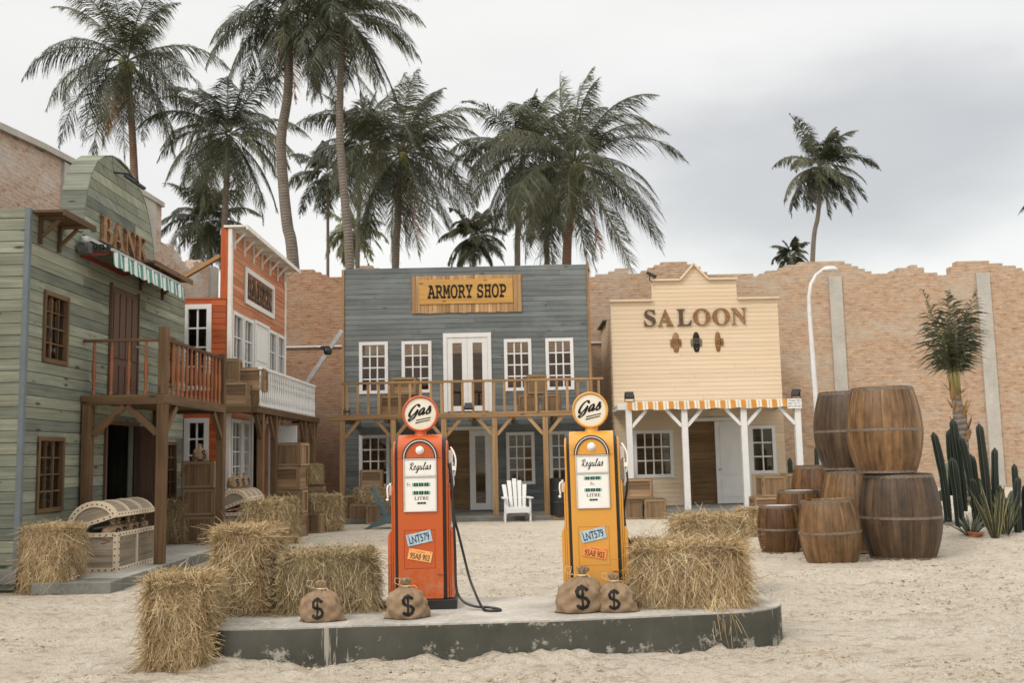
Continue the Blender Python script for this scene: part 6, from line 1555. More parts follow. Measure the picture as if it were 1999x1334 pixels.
def make_pump(loc, color, label, yellow=False, rz=0, lean=0):
    t = thing('fuel_pump', loc, label, 'fuel pump', 'vintage fuel pumps', rz); t.rotation_euler = (0, lean, rz)
    b = MB(); b.box(-.29, .29, -.03, .46, 0, .078); b.build('plinth', 'black', t, bevel=.006)
    def prof(y0, y1, z0, zt_, r, n=10):
        P_ = [(y0, z0)] + [(y0 + r - r * math.cos(math.pi / 2 * i / n), zt_ - r + r * math.sin(math.pi / 2 * i / n)) for i in range(n + 1)]
        P_ += [(y1 - r + r * math.sin(math.pi / 2 * i / n), zt_ - r + r * math.cos(math.pi / 2 * i / n)) for i in range(n + 1)] + [(y1, z0)]
        return P_
    def slab(mb, x0, x1, pr): mb.prism(pr, lambda a, c: (x0, a, c), lambda a, c: (x1, a, c))
    b = MB(); slab(b, -.184, .184, prof(0, .42, .08, 1.42, .14)); b.build('front_column', color, t, bevel=.006)
    b = MB()
    for s_ in (-1, 1): slab(b, s_ * .1845, s_ * .205, prof(.022, .40, .08, 1.402, .13))
    b.build('gap_strip', 'rubber', t)
    b = MB()
    for s_ in (-1, 1): slab(b, s_ * .2055, s_ * .226, prof(.035, .41, .08, 1.37, .13))
    b.build('cheek', color, t, bevel=.006)
    for s_ in (-1, 1):
        b = MB(); slab(b, s_ * .2265, s_ * .243, prof(.045, .41, .08, 1.0, .05)); b.build('side_panel', color, t, bevel=.006)
        b = MB()
        pr = [(.2435, .08), (.272, .08), (.272, .58), (.268, .605), (.256, .625), (.2435, .63)]
        b.prism([(s_ * a, c) for a, c in pr], lambda a, c: (a, .05, c), lambda a, c: (a, .43, c)); b.build('side_panel', color, t, bevel=.006)
    # seams and door outline
    b = MB(); b.box(-.184, .184, -.0012, .0, 1.2205, 1.2235)
    for (x0, x1, z0, z1) in ((-.135, .118, .635, .638), (-.135, .118, .327, .330), (-.135, -.132, .33, .635), (.115, .118, .33, .635)): b.box(x0, x1, -.0012, 0, z0, z1)
    b.build('seam', M['seam_' + color], t)
    b = MB(); b.box(.135, .185, -.012, -.001, .28, .292); b.lathe([(.008, 0), (.008, .02), (.001, .021)], 8, (.14, 0, .286), axis='y'); b.build('latch', color, t)
    # hood arch
    b = MB(); cz = 1.225; n = 28
    def arcp(r, k): a = math.pi * k / n; return (r * math.cos(a), cz + r * 1.08 * math.sin(a))
    def band(mb, r0, r1, y0, y1):
        for k in range(n):
            (a, c), (d, e_) = arcp(r0, k), arcp(r0, k + 1); (f, g), (h, i_) = arcp(r1, k), arcp(r1, k + 1)
            mb.hexa([(a, y0, c), (f, y0, g), (h, y0, i_), (d, y0, e_), (a, y1, c), (f, y1, g), (h, y1, i_), (d, y1, e_)], .5)
    b.prism([arcp(.118, k) for k in range(n + 1)], lambda a, c: (a, -.008, c), lambda a, c: (a, .09, c)); b.build('hood_plate', color, t)
    b = MB(); band(b, .1185, .146, -.016, .09); b.build('hood_arch', 'rubber', t); b = MB(); band(b, .128, .136, -.022, -.0155); b.build('hood_trim', 'chrome', t)
    b = MB(); b.lathe([(.034, 0), (.034, .004), (.026, .006), (.024, .018), (.016, .026), (.001, .028)], 20, (0, -.008, 1.288), axis='y'); b.build('knob', 'panel_white', t, smooth=False)
    # name plate and meter face
    def plate(z0, z1, name):
        b = MB(); w = .136
        for (x0, x1, c0, c1) in ((-w, -w + .007, z0, z1), (w - .007, w, z0, z1), (-w + .0075, w - .0075, z0, z0 + .006), (-w + .0075, w - .0075, z1 - .006, z1)): b.box(x0, x1, -.014, -.0005, c0, c1)
        fr = b.build(name, 'chrome', t, bevel=.0015); b = MB(); b.box(-w + .006, w - .006, -.006, -.0006, z0 + .005, z1 - .005); b.build('face', 'panel_white', fr); return fr
    npl = plate(1.074, 1.2195, 'name_plate'); script_text('Regulas', -.090, .094, 1.126, .058, -.0072, npl, nib=.13, slope=.02)
    mt = plate(.785, 1.072, 'meter_face'); k_ = .0041; xo = 0
    def row(xa, xb, za, zb, nn, sm=False):
        b = MB(); b.box(xa, xb, -.0078, -.0061, za, zb); b.build('counter_strip', 'mint', mt)
        b = MB(); d = (xb - xa) / 3.6; h = (zb - za)
        for i in range(3):
            x = xa + d * (.35 + i * 1.05); b.box(x, x + d * .8, -.0092, -.0079, za + h * .02, zb - h * .02)
        b.build('counter_digit', 'ink', mt)
        if not sm:
            for i in range(3): x = xa + d * (.35 + i * 1.05); text_obj('digit_mark', 'X', 'mint', x + d * .2, x + d * .6, za + h * .15, zb - h * .15, Matrix.Translation((0, -.0093, 0)), mt, ext=.0004)
    if not yellow:
        row(-.066, .083, .992, 1.021, 3); row(-.066, .083, .925, .954, 3); row(-.028, .05, .848, .864, 3, True)
        text_obj('lettering', 'Fr.', 'letter_dark', -.108, -.074, .992, 1.022, Matrix.Translation((0, -.0062, 0)), mt, ext=.0008); text_obj('lettering', serif('LITRE'), 'letter_dark', -.048, .072, .882, .908, Matrix.Translation((0, -.0062, 0)), mt, ext=.0008)
    else:
        row(-.072, .072, 1.018, 1.044, 3); row(-.072, .072, .922, .948, 3); row(-.034, .038, .848, .863, 3, True)
        text_obj('lettering', 'Fr.', 'letter_dark', -.018, .020, .968, .998, Matrix.Translation((0, -.0062, 0)), mt, ext=.0008); text_obj('lettering', serif('LITRE'), 'letter_dark', -.055, .060, .880, .906, Matrix.Translation((0, -.0062, 0)), mt, ext=.0008)
    # licence plates
    def lic(cx, cz, w, h, ang, mat, txt, ink, small=None):
        m_ = Matrix.Translation((cx, -.004, cz)) @ Matrix.Rotation(-ang, 4, 'Y')
        b = MB(); b.box(-w / 2, w / 2, -.004, 0, -h / 2, h / 2); b.v = [tuple(m_ @ Vector(q)) for q in b.v]; p_ = b.build('licence_plate', mat, t, bevel=.0015)
        tz = (-.34 * h, .34 * h) if not small else (-.40 * h, .16 * h)
        text_obj('lettering', txt, ink, -w * .41, w * .41, tz[0], tz[1], m_ @ Matrix.Translation((0, -.0042, 0)), p_, ext=.001, offset=.012)
        if small: text_obj('lettering', small, ink, -w * .18, w * .18, .27 * h, .36 * h, m_ @ Matrix.Translation((0, -.0042, 0)), p_, ext=.0006)
        b = MB()
        for x in (-w * .42, w * .42): b.lathe([(.004, 0), (.003, .002), (.0005, .0022)], 8, (x, -.004, h * .40), axis='y')
        b.v = [tuple(m_ @ Vector(q)) for q in b.v]; b.build('bolt', ink, p_)
    lic(-.012, .572, .205, .094, R(12), 'plate_blue', 'LNT579', 'teal_ink')
    lic(-.006, .432, .195, .088, R(-11), 'plate_red' if yellow else 'plate_orange', '95A8 903', 'letter_dark', 'CALIFORNIA')
    # globe
    b = MB(); b.lathe([(.062, 1.405), (.055, 1.42), (.050, 1.425), (.050, 1.455)], 20, (0, .15, 0)); b.build('neck', color, t, smooth=False)
    gz = 1.595; b = MB(); rr = .152
    b.lathe([(rr - .020, .040), (rr - .018, .052), (rr - .008, .056), (rr, .048), (rr, -.048), (rr - .008, -.056), (rr - .018, -.052), (rr - .020, -.040)], 56, (0, .15, gz), axis='y'); gl = b.build('globe', color, t, smooth=True)
    b = MB(); b.lathe([(.001, .046), (.07, .045), (rr - .019, .041)], 48, (0, .15, gz), axis='y'); b.lathe([(.001, -.046), (rr - .019, -.041)], 48, (0, .15, gz), axis='y'); b.build('globe_face', 'disc', gl, smooth=True)
    g0 = .15 - .0475
    script_text('Gas', -.098, .098, gz - .026, .088, g0, gl, nib=.26, slope=.17, extra=((-.035, gz - .062, .090, gz - .036, .0095), (-.040, gz - .083, .082, gz - .056, .0095)))
    # right-hand nozzle, holder and lever
    b = MB(); b.box(.227, .268, .12, .22, 1.17, 1.285); b.build('nozzle_holder', 'panel_white', t, bevel=.012)
    b = MB(); b.tube(smooth_path([(.25, .12, 1.31), (.275, .10, 1.27), (.292, .09, 1.21), (.290, .09, 1.14), (.278, .10, 1.07)], 5), [.008] * 21, 8); b.box(.262, .294, .07, .11, 1.115, 1.15); b.build('nozzle', 'panel_white', t, smooth=False, bevel=.002)
    b = MB(); b.tube([(.262, .13, 1.18), (.262, .10, 1.15), (.27, .09, 1.0), (.255, .09, .96)], .012, 8); b.build('nozzle_grip', 'metal', t)
    b = MB(); b.tube(smooth_path([(-.245, .10, .99), (-.268, .07, 1.0), (-.275, .06, .96), (-.27, .06, .90)], 4), .008, 8); b.lathe([(.001, -.016), (.016, 0), (.001, .016)], 10, (-.275, .06, .885)); b.box(-.262, -.244, .08, .16, .92, 1.02); b.build('crank', 'panel_white', t, bevel=.002)
    return t
M['seam_orange'] = plain('dark_orange_seam', (.20, .022, .004), .6, .3); M['seam_yellow'] = plain('dark_yellow_seam', (.35, .14, .015), .6, .3)
pq = P(822, 1192, Z=PLAT_Z); pump1 = make_pump((pq.x, pq.y + .03, PLAT_Z), 'orange', 'orange red fuel pump with round Gas globe, left of the two on the island', rz=R(2))
pq2 = P(1167, 1186, Z=PLAT_Z); pump2 = make_pump((pq2.x, pq2.y + .03, PLAT_Z), 'yellow', 'yellow fuel pump with round Gas globe, right of the two on the island', True, rz=R(-5), lean=R(-.5))
def hose(path, pump, depth, name='hose'):
    pts = []
    for (a, c, dy) in path: pts.append(P(a, c, Y=pump.location.y + dy))
    pts = [Vector(q) for q in smooth_path([tuple(q) for q in pts], 6)]
    for q in pts: q.z = max(q.z, PLAT_Z + .012) if dist_poly(np.array([q.x]), np.array([q.y]), PLAT)[0] < 0 else max(q.z, .03)
    b = MB(); b.tube(pts, .0105, 10); o = b.build(name, 'rubber', pump, smooth=True); bpy.context.view_layer.update(); o.matrix_parent_inverse = pump.matrix_world.inverted(); return o
Z1 = lambda x, y: (720 + x * .3673, 740 + y * .3673)
hose([(*Z1(x, y), d) for x, y, d in ((415, 440, .13), (430, 475, .09), (441, 530, .06), (446, 650, .04), (455, 830, .02), (460, 960, .02), (463, 1090, 0), (476, 1150, -.02), (510, 1190, -.06), (570, 1212, -.1), (640, 1216, -.12), (692, 1226, -.16), (699, 1238, -.2), (670, 1245, -.22), (625, 1240, -.2), (598, 1208, -.1), (570, 1150, .02), (535, 1060, .10), (505, 940, .16), (478, 830, .2), (455, 740, .22), (444, 650, .22), (436, 560, .2))], pump1, 0)
Z2 = lambda x, y: (1060 + x * .36, 740 + y * .36)
hose([(*Z2(x, y), d) for x, y, d in ((415, 412, .13), (437, 440, .10), (453, 500, .08), (457, 590, .08), (446, 660, .10), (438, 740, .12), (446, 830, .14), (462, 870, .18), (485, 905, .25), (508, 945, .35), (530, 1010, .42), (545, 1090, .45), (550, 1150, .4))], pump2, 0)
hose([(*Z2(x, y), d) for x, y, d in ((428, 600, .3), (436, 700, .28), (448, 820, .26), (460, 930, .25), (468, 1000, .25), (471, 1060, .25), (468, 1150, .3))], pump2, 0)

# ============================================================ PALMS
def frond_set(rs, hub, specs, L, nleaf, leafL, width, wind, grav=1.0, seg=14, droop=.8):
    V = []; F = []; Rn = []; base = 0; RA = []
    for (phi, alpha, lf) in specs:
        d = np.array([math.cos(phi) * math.cos(alpha), math.sin(phi) * math.cos(alpha), math.sin(alpha)]); p = np.array(hub, float) + d * .12; step = L * lf / seg; pts = [p.copy()]; ds = [d.copy()]
        hz = math.cos(alpha); tint = rs.rand()
        for i in range(seg):
            t = i / seg; d = d + np.array([0, 0, -1]) * grav * (.035 + .115 * t) * (.55 + .55 * hz) + np.array(wind) * (.02 + .09 * t); d /= np.linalg.norm(d); p = p + d * step; pts.append(p.copy()); ds.append(d.copy())
        pts = np.array(pts); ds = np.array(ds); n = int(nleaf * lf); t = np.linspace(.13, 1.0, n); x = t * seg; i0 = np.minimum(x.astype(int), seg - 1); fr = x - i0
        bp = pts[i0] * (1 - fr[:, None]) + pts[i0 + 1] * fr[:, None]; T = ds[i0] * (1 - fr[:, None]) + ds[i0 + 1] * fr[:, None]; T /= np.linalg.norm(T, axis=1)[:, None]
        up = np.array([0, 0, 1.0]); S = np.cross(T, up + np.array([math.cos(phi), math.sin(phi), 0]) * -.25); S /= np.linalg.norm(S, axis=1)[:, None] + 1e-9; tw = rs.randn() * .35; Nn = np.cross(S, T); S = S * math.cos(tw) + Nn * math.sin(tw)
        Lf = leafL * (1 - .75 * np.abs(2 * t - .85) ** 2.2) * (.6 + .4 * np.minimum(1, (1 - t) * 6 + .3))
        Lf = np.maximum(Lf, leafL * .16)
        for sgn in (-1, 1):
            beta = R(18) + R(38) * t + rs.randn(n) * .15; dd = S * (sgn * np.cos(beta))[:, None] + T * np.sin(beta)[:, None] - up * (droop * .35 + rs.randn(n) * .08)[:, None] + np.array(wind) * .5
            dd /= np.linalg.norm(dd, axis=1)[:, None]; l = Lf * rs.uniform(.72, 1.15, n) * (rs.rand(n) > .05) * (1 - .75 * (vnoise(t * 11 + phi * 7, t * 0 + sgn, 3) > .80))
            P0 = bp; P1 = bp + dd * (l * .5)[:, None]; d2 = dd - up * (droop * rs.uniform(.5, 1.0, n))[:, None] + np.array(wind) * .7; d2 /= np.linalg.norm(d2, axis=1)[:, None]; P2 = P1 + d2 * (l * .5)[:, None]
            w = T * (width * .5); wv = w + rs.randn(n, 3) * width * .12
            vs = np.stack([P0 - wv * .7, P0 + wv * .7, P1 - wv, P1 + wv, P2 - wv * .12, P2 + wv * .12], 1).reshape(-1, 3)
            b0 = base + np.arange(n) * 6; F.append(np.stack([b0, b0 + 1, b0 + 3, b0 + 2], 1)); F.append(np.stack([b0 + 2, b0 + 3, b0 + 5, b0 + 4], 1)); V.append(vs); Rn.append(np.repeat(np.clip(tint ** 2 * .75 + rs.rand(n) * .3, 0, 1), 6)); base += n * 6
        # rachis
        rr = np.linspace(.035, .006, seg + 1) * (L / 4.5); vs = []
        for k in range(3):
            a = 2 * math.pi * k / 3; o = np.cross(ds, up); o /= np.linalg.norm(o, axis=1)[:, None] + 1e-9; q = np.cross(o, ds); vs.append(pts + (o * math.cos(a) + q * math.sin(a)) * rr[:, None])
        vs = np.stack(vs, 1).reshape(-1, 3); m_ = seg; i_ = np.arange(m_) * 3
        for k in range(3): k2 = (k + 1) % 3; F.append(base + np.stack([i_ + k, i_ + k2, i_ + 3 + k2, i_ + 3 + k], 1))
        V.append(vs); Rn.append(np.full(len(vs), 1.0)); base += len(vs)
    return np.concatenate(V), np.concatenate(F), np.concatenate(Rn)
def palm(hubpx, Y, rpx, trunk, tw, label, seed, n=26, mat='palm', bark='trunk', wind=.35, amin=-55, amax=82, nuts=0, dead=0, leafr=.27, nl=135, phis=None, ground=True, grav=1.45):
    rs = np.random.RandomState(seed); hub = P(hubpx[0], hubpx[1], Y=Y); k_ = Y / FPX; L = rpx * k_ * 1.22; n = int(n * 1.35)
    tp = [P(a, c, Y=Y) for a, c in trunk]; last = tp[-1]
    if ground: d = (tp[-1] - tp[-2]); d = d * (1 / max(1e-3, -d.z)); tp.append(last + Vector((d.x * last.z * .4, 0, -last.z)))
    root = tp[-1].copy(); t = thing('palm_tree', root, label, 'palm tree', 'coconut palms')
    sp = smooth_path([tuple(hub)] + [tuple(q) for q in tp], 5); sp = [Vector(q) - root for q in sp]
    m_ = len(sp); w0 = tw[0] * k_ * .44; w1 = tw[1] * k_ * .44; hz = (hub - root).z; rad = []
    zl = (P(*trunk[-1], Y=Y) - root).z
    for q in sp: u = (hz - q.z) / max(.1, hz - zl); rad.append(w0 + (w1 - w0) * min(1.3, u))
    rad[0] = w0 * .6
    b = MB(); b.tube(sp, rad, 12); b.build('trunk', bark, t, smooth=True)
    specs = []
    for i in range(n):
        u = (i + .5) / n; a = R(amax) + (R(amin) - R(amax)) * u ** .95; phi = i * 2.39996 + rs.randn() * .2 if phis is None else phis[i % len(phis)] + rs.randn() * .25
        specs.append((phi, a + rs.randn() * .12, rs.uniform(.85, 1.1) * (1.0 if u > .12 else .8)))
    V, F, Rn = frond_set(rs, hub - root, specs, L, nl, L * leafr, max(.03, .95 * k_ * 1.5), (wind * .8, 0, wind * .05), grav, droop=1.05)
    np_mesh('crown', V, F, V, Rn, mat, t)
    if dead:
        sp_ = [(rs.rand() * 6.28, R(-60 - 20 * rs.rand()), .75) for _ in range(dead)]
        V, F, Rn = frond_set(rs, hub - root - Vector((0, 0, .3)), sp_, L, nl // 2, L * leafr * .8, .05, (wind * .2, 0, 0)); np_mesh('dry_fronds', V, F, V, Rn, 'dead', t)
    for i in range(nuts):
        a = rs.rand() * 6.28; r_ = w0 * (1.2 + .9 * rs.rand()); c = hub - root + Vector((r_ * math.cos(a), -abs(r_ * math.sin(a)), -.15 - .55 * rs.rand() * L / 3.5)); q = .15 * L / 3.5
        b = MB(); b.lathe([(.001, -q * 1.2), (q * .7, -q * .8), (q, 0), (q * .75, q * .8), (.001, q * 1.15)], 10, c); b.build('coconut', 'coconut', t, smooth=True)
    return t
palm((248, 118), 44, 172, [(250, 150), (257, 240), (262, 340), (264, 430)], (13, 19), 'tall coconut palm with reddish trunk rising behind the bank gable, farthest left', 1, n=24, bark='trunk_red', nuts=9, dead=2, wind=.25)
palm((447, 262), 46, 150, [(445, 300), (441, 380), (438, 450), (437, 530)], (12, 15), 'bushy coconut palm behind the barber shop, left of the tall bare trunk', 2, n=26, wind=.1)
palm((560, 28), 38, 170, [(563, 70), (562, 180), (549, 270), (553, 360), (561, 440), (573, 524)], (18, 27), 'tall curved palm trunk behind the barber cornice, crown cut by the top edge', 3, n=24, nuts=3, wind=.2, dead=1)
palm((672, 28), 36, 165, [(667, 90), (664, 180), (664, 280), (674, 400), (683, 524)], (14, 21), 'tall palm with straight ringed trunk at the left edge of the armory roof', 4, n=26, wind=.3)
palm((786, 300), 44, 185, [(780, 350), (777, 430), (772, 524)], (14, 17), 'broad coconut palm above the left half of the armory roof', 5, n=28, nuts=3, wind=.45, dead=1)
palm((706, 285), 52, 110, [(700, 330), (700, 420), (698, 530)], (8, 10), 'dark dense palm just behind the straight ringed trunk', 6, n=22, wind=.2)
palm((1022, 300), 50, 150, [(1016, 350), (1012, 430), (1010, 530)], (13, 14), 'windblown palm above the right part of the armory sign, behind the biggest crown', 7, n=26, wind=.2)
palm((1122, 318), 42, 205, [(1120, 380), (1112, 440), (1106, 524)], (15, 22), 'biggest palm with coconuts above the right end of the armory roof', 8, n=30, nuts=14, wind=.55, bark='trunk_red', dead=1)
palm((1070, 400), 54, 90, [(1068, 430), (1068, 530)], (11, 13), 'dark small palm between the two big crowns over the armory', 15, n=16, wind=.2)
palm((925, 462), 56, 68, [(925, 490), (925, 540)], (7, 8), 'small low palm peeking over the middle of the armory roof', 9, n=22, wind=.3)
palm((1604, 325), 52, 92, [(1602, 350), (1597, 420), (1586, 512)], (8, 11), 'lone slender palm blown sideways in the sky over the brick wall', 10, n=24, wind=.6)
palm((1546, 498), 60, 38, [(1548, 510), (1550, 530)], (5, 6), 'tiny distant palm top just above the brick wall left of the lone slender palm', 11, n=18, wind=.1)
palm((405, 432), 50, 95, [(408, 470), (410, 540)], (12, 14), 'low dark palm tucked behind the bank and the barber parapet', 12, n=24, wind=.0)
palm((2112, 385), 44, 115, [(2072, 430), (2075, 540)], (12, 14), 'palm outside the right edge whose frond tip reaches into the sky', 13, n=22, wind=-.2)
palm((688, 455), 66, 62, [(688, 480), (688, 540)], (6, 7), 'pale faraway palm low behind the straight ringed trunk', 14, n=18, mat='palm_pale', wind=.1)
palm((640, 340), 56, 85, [(640, 380), (640, 530)], (6, 7), 'slim far palm between the two tall trunks', 16, n=16, wind=.1)

# small tied palm by the wall
sy = 20.5; t0 = P(1886, 985, Y=sy); t0.z = .30
t = thing('young_palm', t0, 'young transplanted palm with bundled crown in front of the right brick wall', 'palm tree')
hub = P(1866, 770, Y=sy) - t0
b = MB(); b.tube([Vector((0, 0, -.2)), P(1882, 900, Y=sy) - t0, P(1875, 830, Y=sy) - t0, hub], [.14, .115, .13, .09], 12); b.build('trunk', 'trunk', t, smooth=True)
rs = np.random.RandomState(5); b = MB()
for i in range(26):
    a = rs.rand() * 6.28; z = hub.z - .95 + 1.05 * rs.rand(); c = Vector((hub.x + .10 * (hub.z - z) , 0, z)); o_ = Vector((math.cos(a) * .11, math.sin(a) * .11, 0)); u = Vector((math.cos(a) * .12, math.sin(a) * .12, .22 * rs.uniform(.4, 1.3)))
    s_ = Vector((-math.sin(a), math.cos(a), 0)) * .07; b.add([c + o_ - s_, c + o_ + s_, c + o_ + u + s_ * .3, c + o_ + u - s_ * .3], [(0, 1, 2, 3)])
b.build('bark_fibre', 'fibre', t)
b = MB()
for i in range(7): a = i * .9; b.tube([hub + Vector((math.cos(a) * .06, math.sin(a) * .06, -.1)), hub + Vector((math.cos(a) * .10 - .02, math.sin(a) * .08, .75)), hub + Vector((math.cos(a) * .16 - .06, math.sin(a) * .12, 1.4))], [.045, .03, .018], 6)
M['stalk'] = plain('yellow_green_stalk', (.28, .24, .10), .6, .3); b.build('stalk', 'stalk', t, smooth=True)
specs = [(i * 2.4, R(rs.uniform(64, 88)), rs.uniform(.55, 1.0)) for i in range(13)]
V, F, Rn = frond_set(rs, hub + Vector((-.02, 0, .2)), specs, 1.95, 50, .62, .024, (.06, 0, 0), .65, droop=.8); np_mesh('crown', V, F, V, Rn, 'palm', t)
b = MB()
for i in range(4): z = .55 + i * .1; b.lathe([(.165, z), (.175, z + .02), (.165, z + .04)], 12, (hub.x * z / hub.z, 0, 0))
b.build('binding', 'twine', t)

# ============================================================ CACTI
def column(mb, rb, base, h, r, lean=(0, 0), seed=0, ribs=6, segs=1):
    rs = random.Random(seed); n = ribs * 6; K = 26; b0 = len(mb.v); vs = []; gc = []; rn = rs.random(); rv = []
    for i in range(K + 1):
        u = i / K; s_ = (u * segs) % 1 if i < K else 1; q = r * (.86 + .18 * math.sin(math.pi * min(1, s_ * .9 + .1)) + .03 * math.sin(u * 17 + seed)) * .64
        if u > 1 - 1.2 * r / h: q *= math.sqrt(max(.003, 1 - ((u - 1 + 1.2 * r / h) / (1.2 * r / h)) ** 2))
        for j in range(n):
            a = 2 * math.pi * j / n; f = abs((j % 6) / 6 - .5) * 2; q2 = q * (.70 + .36 * f)
            vs.append((base[0] + lean[0] * u * u * h + q2 * math.cos(a), base[1] + lean[1] * u * h + q2 * math.sin(a), base[2] + u * h)); gc.append((u, a, 0)); rv.append(f)
    F = [(i * n + j, i * n + (j + 1) % n, (i + 1) * n + (j + 1) % n, (i + 1) * n + j) for i in range(K) for j in range(n)]
    mb.add(vs, F, gc, [rn * .4] * len(vs))
    for j in range(0, n, 6):
        pts = [Vector(vs[i * n + j]) for i in range(K)]; c = [Vector((base[0] + lean[0] * (i / K) ** 2 * h, base[1] + lean[1] * i / K * h, base[2] + i / K * h)) for i in range(K)]
        rb.tube([p + (p - q).normalized() * .001 for p, q in zip(pts, c)], r * .05, 4, cap=False)
def cactus(px, py, Y, cols, label):
    q = P(px, py, Y=Y); q.z = gh(q.x, Y) - .03; k_ = Y / FPX; t = thing('column_cactus', q, label, 'cactus', 'planted cacti')
    for i, (dx, dy, z0, h, r, ln, sg) in enumerate(cols):
        m_ = MB(); rb = MB(); column(m_, rb, (dx * k_, dy, z0 * k_), h * k_, r * k_, (ln, 0), seed=i + px, segs=sg); s_ = m_.build('stem', 'cactus', t, smooth=True); rb.build('rib_edge', 'rib', s_)
    return t
cactus(1886, 1018, 16.3, [(-12, 0, 0, 135, 13, -.05, 2), (-28, .12, 10, 175, 11, -.1, 2), (2, .1, 30, 180, 12, -.05, 2), (-9, .2, 60, 130, 12, 0, 2), (22, .0, 0, 140, 13, -.03, 2), (12, -.05, 60, 115, 10, -.12, 1), (4, .22, 90, 95, 9, -.04, 2), (30, .15, 5, 80, 11, .05, 1)], 'clump of dark ribbed column cacti at the foot of the young palm')
cactus(1945, 1015, 16.0, [(-8, .1, 0, 206, 12, -.03, 1), (8, .12, 0, 158, 10, .04, 1), (-20, .2, 0, 100, 10, -.1, 1)], 'tallest column cactus standing in front of the right concrete pillar')
cactus(1990, 1022, 15.6, [(-4, 0, 0, 110, 10, .08, 2), (8, .15, 0, 135, 9, .0, 1), (18, .1, 0, 95, 10, .06, 1), (-18, .1, 20, 75, 8, -.14, 1)], 'column cactus cut by the right edge of the view')
cactus(1545, 960, 25.5, [(0, 0, 0, 105, 7, 0, 1), (-9, 0, 0, 62, 5, -.03, 1)], 'dark column cactus beside the right saloon corner')
cactus(1596, 930, 24.5, [(0, 0, 0, 130, 6, .0, 1), (6, 0, 0, 90, 5, .05, 1)], 'thin column cactus at the foot of the curved lamp post')
def pads(px, py, Y, n, hpx, label, seed, wpx=40):
    rs = random.Random(seed); q = P(px, py, Y=Y); q.z = gh(q.x, Y) - .02; k_ = Y / FPX; t = thing('prickly_pear', q, label, 'cactus', 'prickly pears'); nodes = [(Vector((rs.uniform(-.15, .15), 0, 0)), R(90))]
    for i in range(n):
        p, a = nodes[rs.randrange(len(nodes))] if i > 2 else nodes[0]
        a2 = a + rs.uniform(-.75, .75); a2 = max(R(25), min(R(155), a2)); l = hpx * k_ * rs.uniform(.26, .36); w = l * .38; d = Vector((math.cos(a2), rs.uniform(-.25, .25), math.sin(a2))); s_ = Vector((-math.sin(a2), 0, math.cos(a2))); yv = Vector((0, 1, 0)); b = MB(); vs = []; NN = 12; K = 6
        rotv = rs.uniform(-.7, .7); s2 = s_ * math.cos(rotv) + yv * math.sin(rotv); n2 = d.cross(s2)
        b.lathe([(max(.001, w * math.sin(math.pi * k / K) ** .75), -l / 2 + l * k / K) for k in range(K + 1)], NN, fn=lambda p_, t_: tuple(p + d * (l * .46 + p_[2]) + s2 * p_[0] + n2 * (p_[1] * .22)))
        b.build('pad', 'pad', t, smooth=True); nodes.append((p + d * l * .86, a2))
        if len(nodes) > 7: nodes.pop(0)
    return t
pads(1828, 985, 17.6, 15, 95, 'pale prickly pear showing just right of the stacked barrels', 3)
pads(1925, 1000, 16.6, 12, 105, 'mottled prickly pear between the clump and the tallest cactus', 5)
pads(1972, 1000, 16.2, 10, 90, 'prickly pear behind the striped snake plant', 9)
pads(1575, 965, 25.0, 9, 60, 'low prickly pear behind the right saloon porch post', 12)
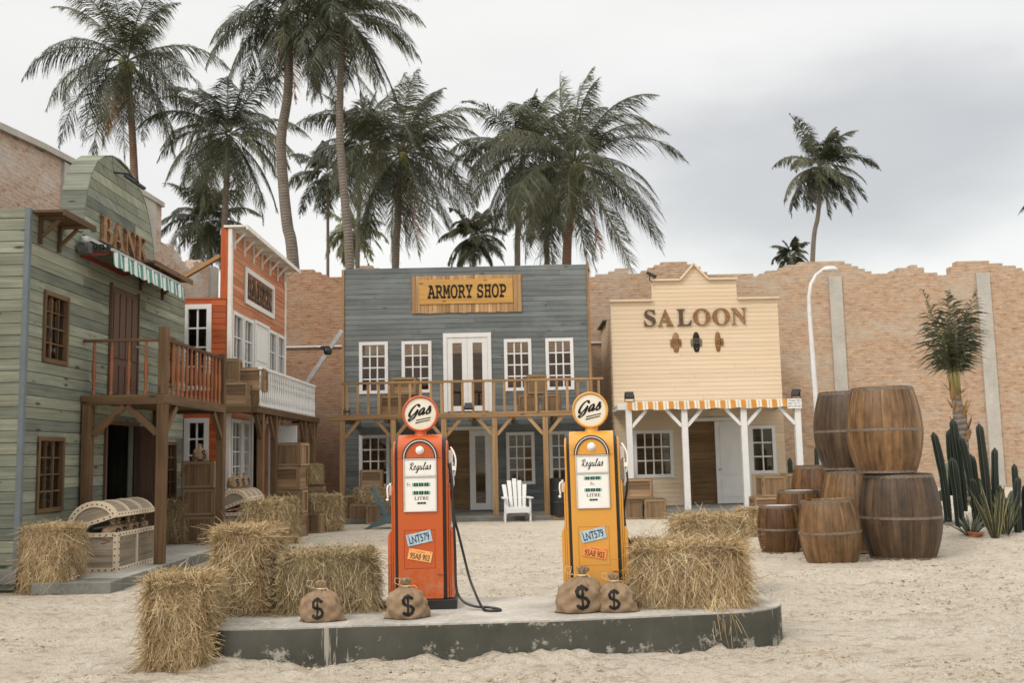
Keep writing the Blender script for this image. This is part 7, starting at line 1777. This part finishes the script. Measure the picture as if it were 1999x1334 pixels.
def blades(px, py, Y, n, hpx, wpx, label, name, cat, mat, edge=None, spread=.45, seed=0, curve=.3):
    rs = random.Random(seed); q = P(px, py, Y=Y); q.z = gh(q.x, Y) - .01; k_ = Y / FPX; t = thing(name, q, label, cat); b = MB(); e = MB()
    for i in range(n):
        a = i * 2.4 + rs.random(); sp = spread * rs.uniform(.15, 1); h = hpx * k_ * rs.uniform(.6, 1); w = wpx * k_ * rs.uniform(.8, 1.1) / 2; d = Vector((math.cos(a) * sp, math.sin(a) * sp, 1)).normalized(); pts = []; p = Vector((math.cos(a) * .04, math.sin(a) * .04, 0)); K = 7
        for k in range(K + 1): pts.append(p.copy()); p = p + d * h / K; d = (d + Vector((math.cos(a), math.sin(a), -.6)) * curve * .16 * sp).normalized()
        fa = rs.random() * 3; s_ = Vector((math.cos(fa), math.sin(fa), 0)); r = rs.random(); N_ = Vector((-s_.y, s_.x, 0)) * w * .3
        for k in range(K):
            w0 = w * min(1, .5 + k * .3) * (1 - (k / K) ** 3); w1 = w * min(1, .5 + (k + 1) * .3) * (1 - ((k + 1) / K) ** 3) + .0005
            A, B_ = pts[k], pts[k + 1]; b.add([A - s_ * w0, A + N_, A + s_ * w0, B_ + s_ * w1, B_ + N_, B_ - s_ * w1], [(0, 1, 4, 5), (1, 2, 3, 4)], rnd=r)
            if edge:
                for sg in (-1, 1): e.add([A + s_ * sg * w0 * .78 + Vector((0, -.002, 0)), A + s_ * sg * w0 * 1.06 + Vector((0, -.002, 0)), B_ + s_ * sg * w1 * 1.06 + Vector((0, -.002, 0)), B_ + s_ * sg * w1 * .78 + Vector((0, -.002, 0))], [(0, 1, 2, 3)])
    o = b.build('leaves', mat, t)
    if edge: e.build('leaf_margin', edge, t)
    return t
blades(1942, 1032, 15.3, 14, 118, 9, 'snake plant with yellow edged upright leaves on the sand mound', 'snake_plant', 'plant', 'snake', 'snake_edge', .35, 2, .5)
blades(1962, 1024, 15.5, 12, 88, 8, 'second, more spreading snake plant with yellow margins', 'snake_plant', 'plant', 'snake', 'snake_edge', .6, 6, .6)
blades(1893, 1030, 15.6, 34, 50, 6, 'small spiky agave spilling in front of the cactus clump', 'agave', 'plant', 'agave', None, 1.3, 4, .2)
blades(1836, 1012, 16.6, 18, 38, 5, 'little agave beside the big dark barrel', 'agave', 'plant', 'agave', None, 1.3, 7, .2)
q = P(1898, 1036, Y=15.5); b = MB(); b.lathe([(.06, 0), (.10, .09), (.115, .09), (.115, .11), (.095, .11), (.09, .09), (.01, .085)], 16, (0, 0, 0), fn=lambda p, a: (p[0] + p[2] * .4, p[1], p[2] * .8 + p[0] * -.1))
o = b.build('plant_pot', plain('terracotta', (.42, .17, .08), .7, .2), smooth=False); o.location = (q.x, q.y, gh(q.x, q.y) - .02); tag(o, 'small terracotta pot half buried by the spiky agave', 'pot')
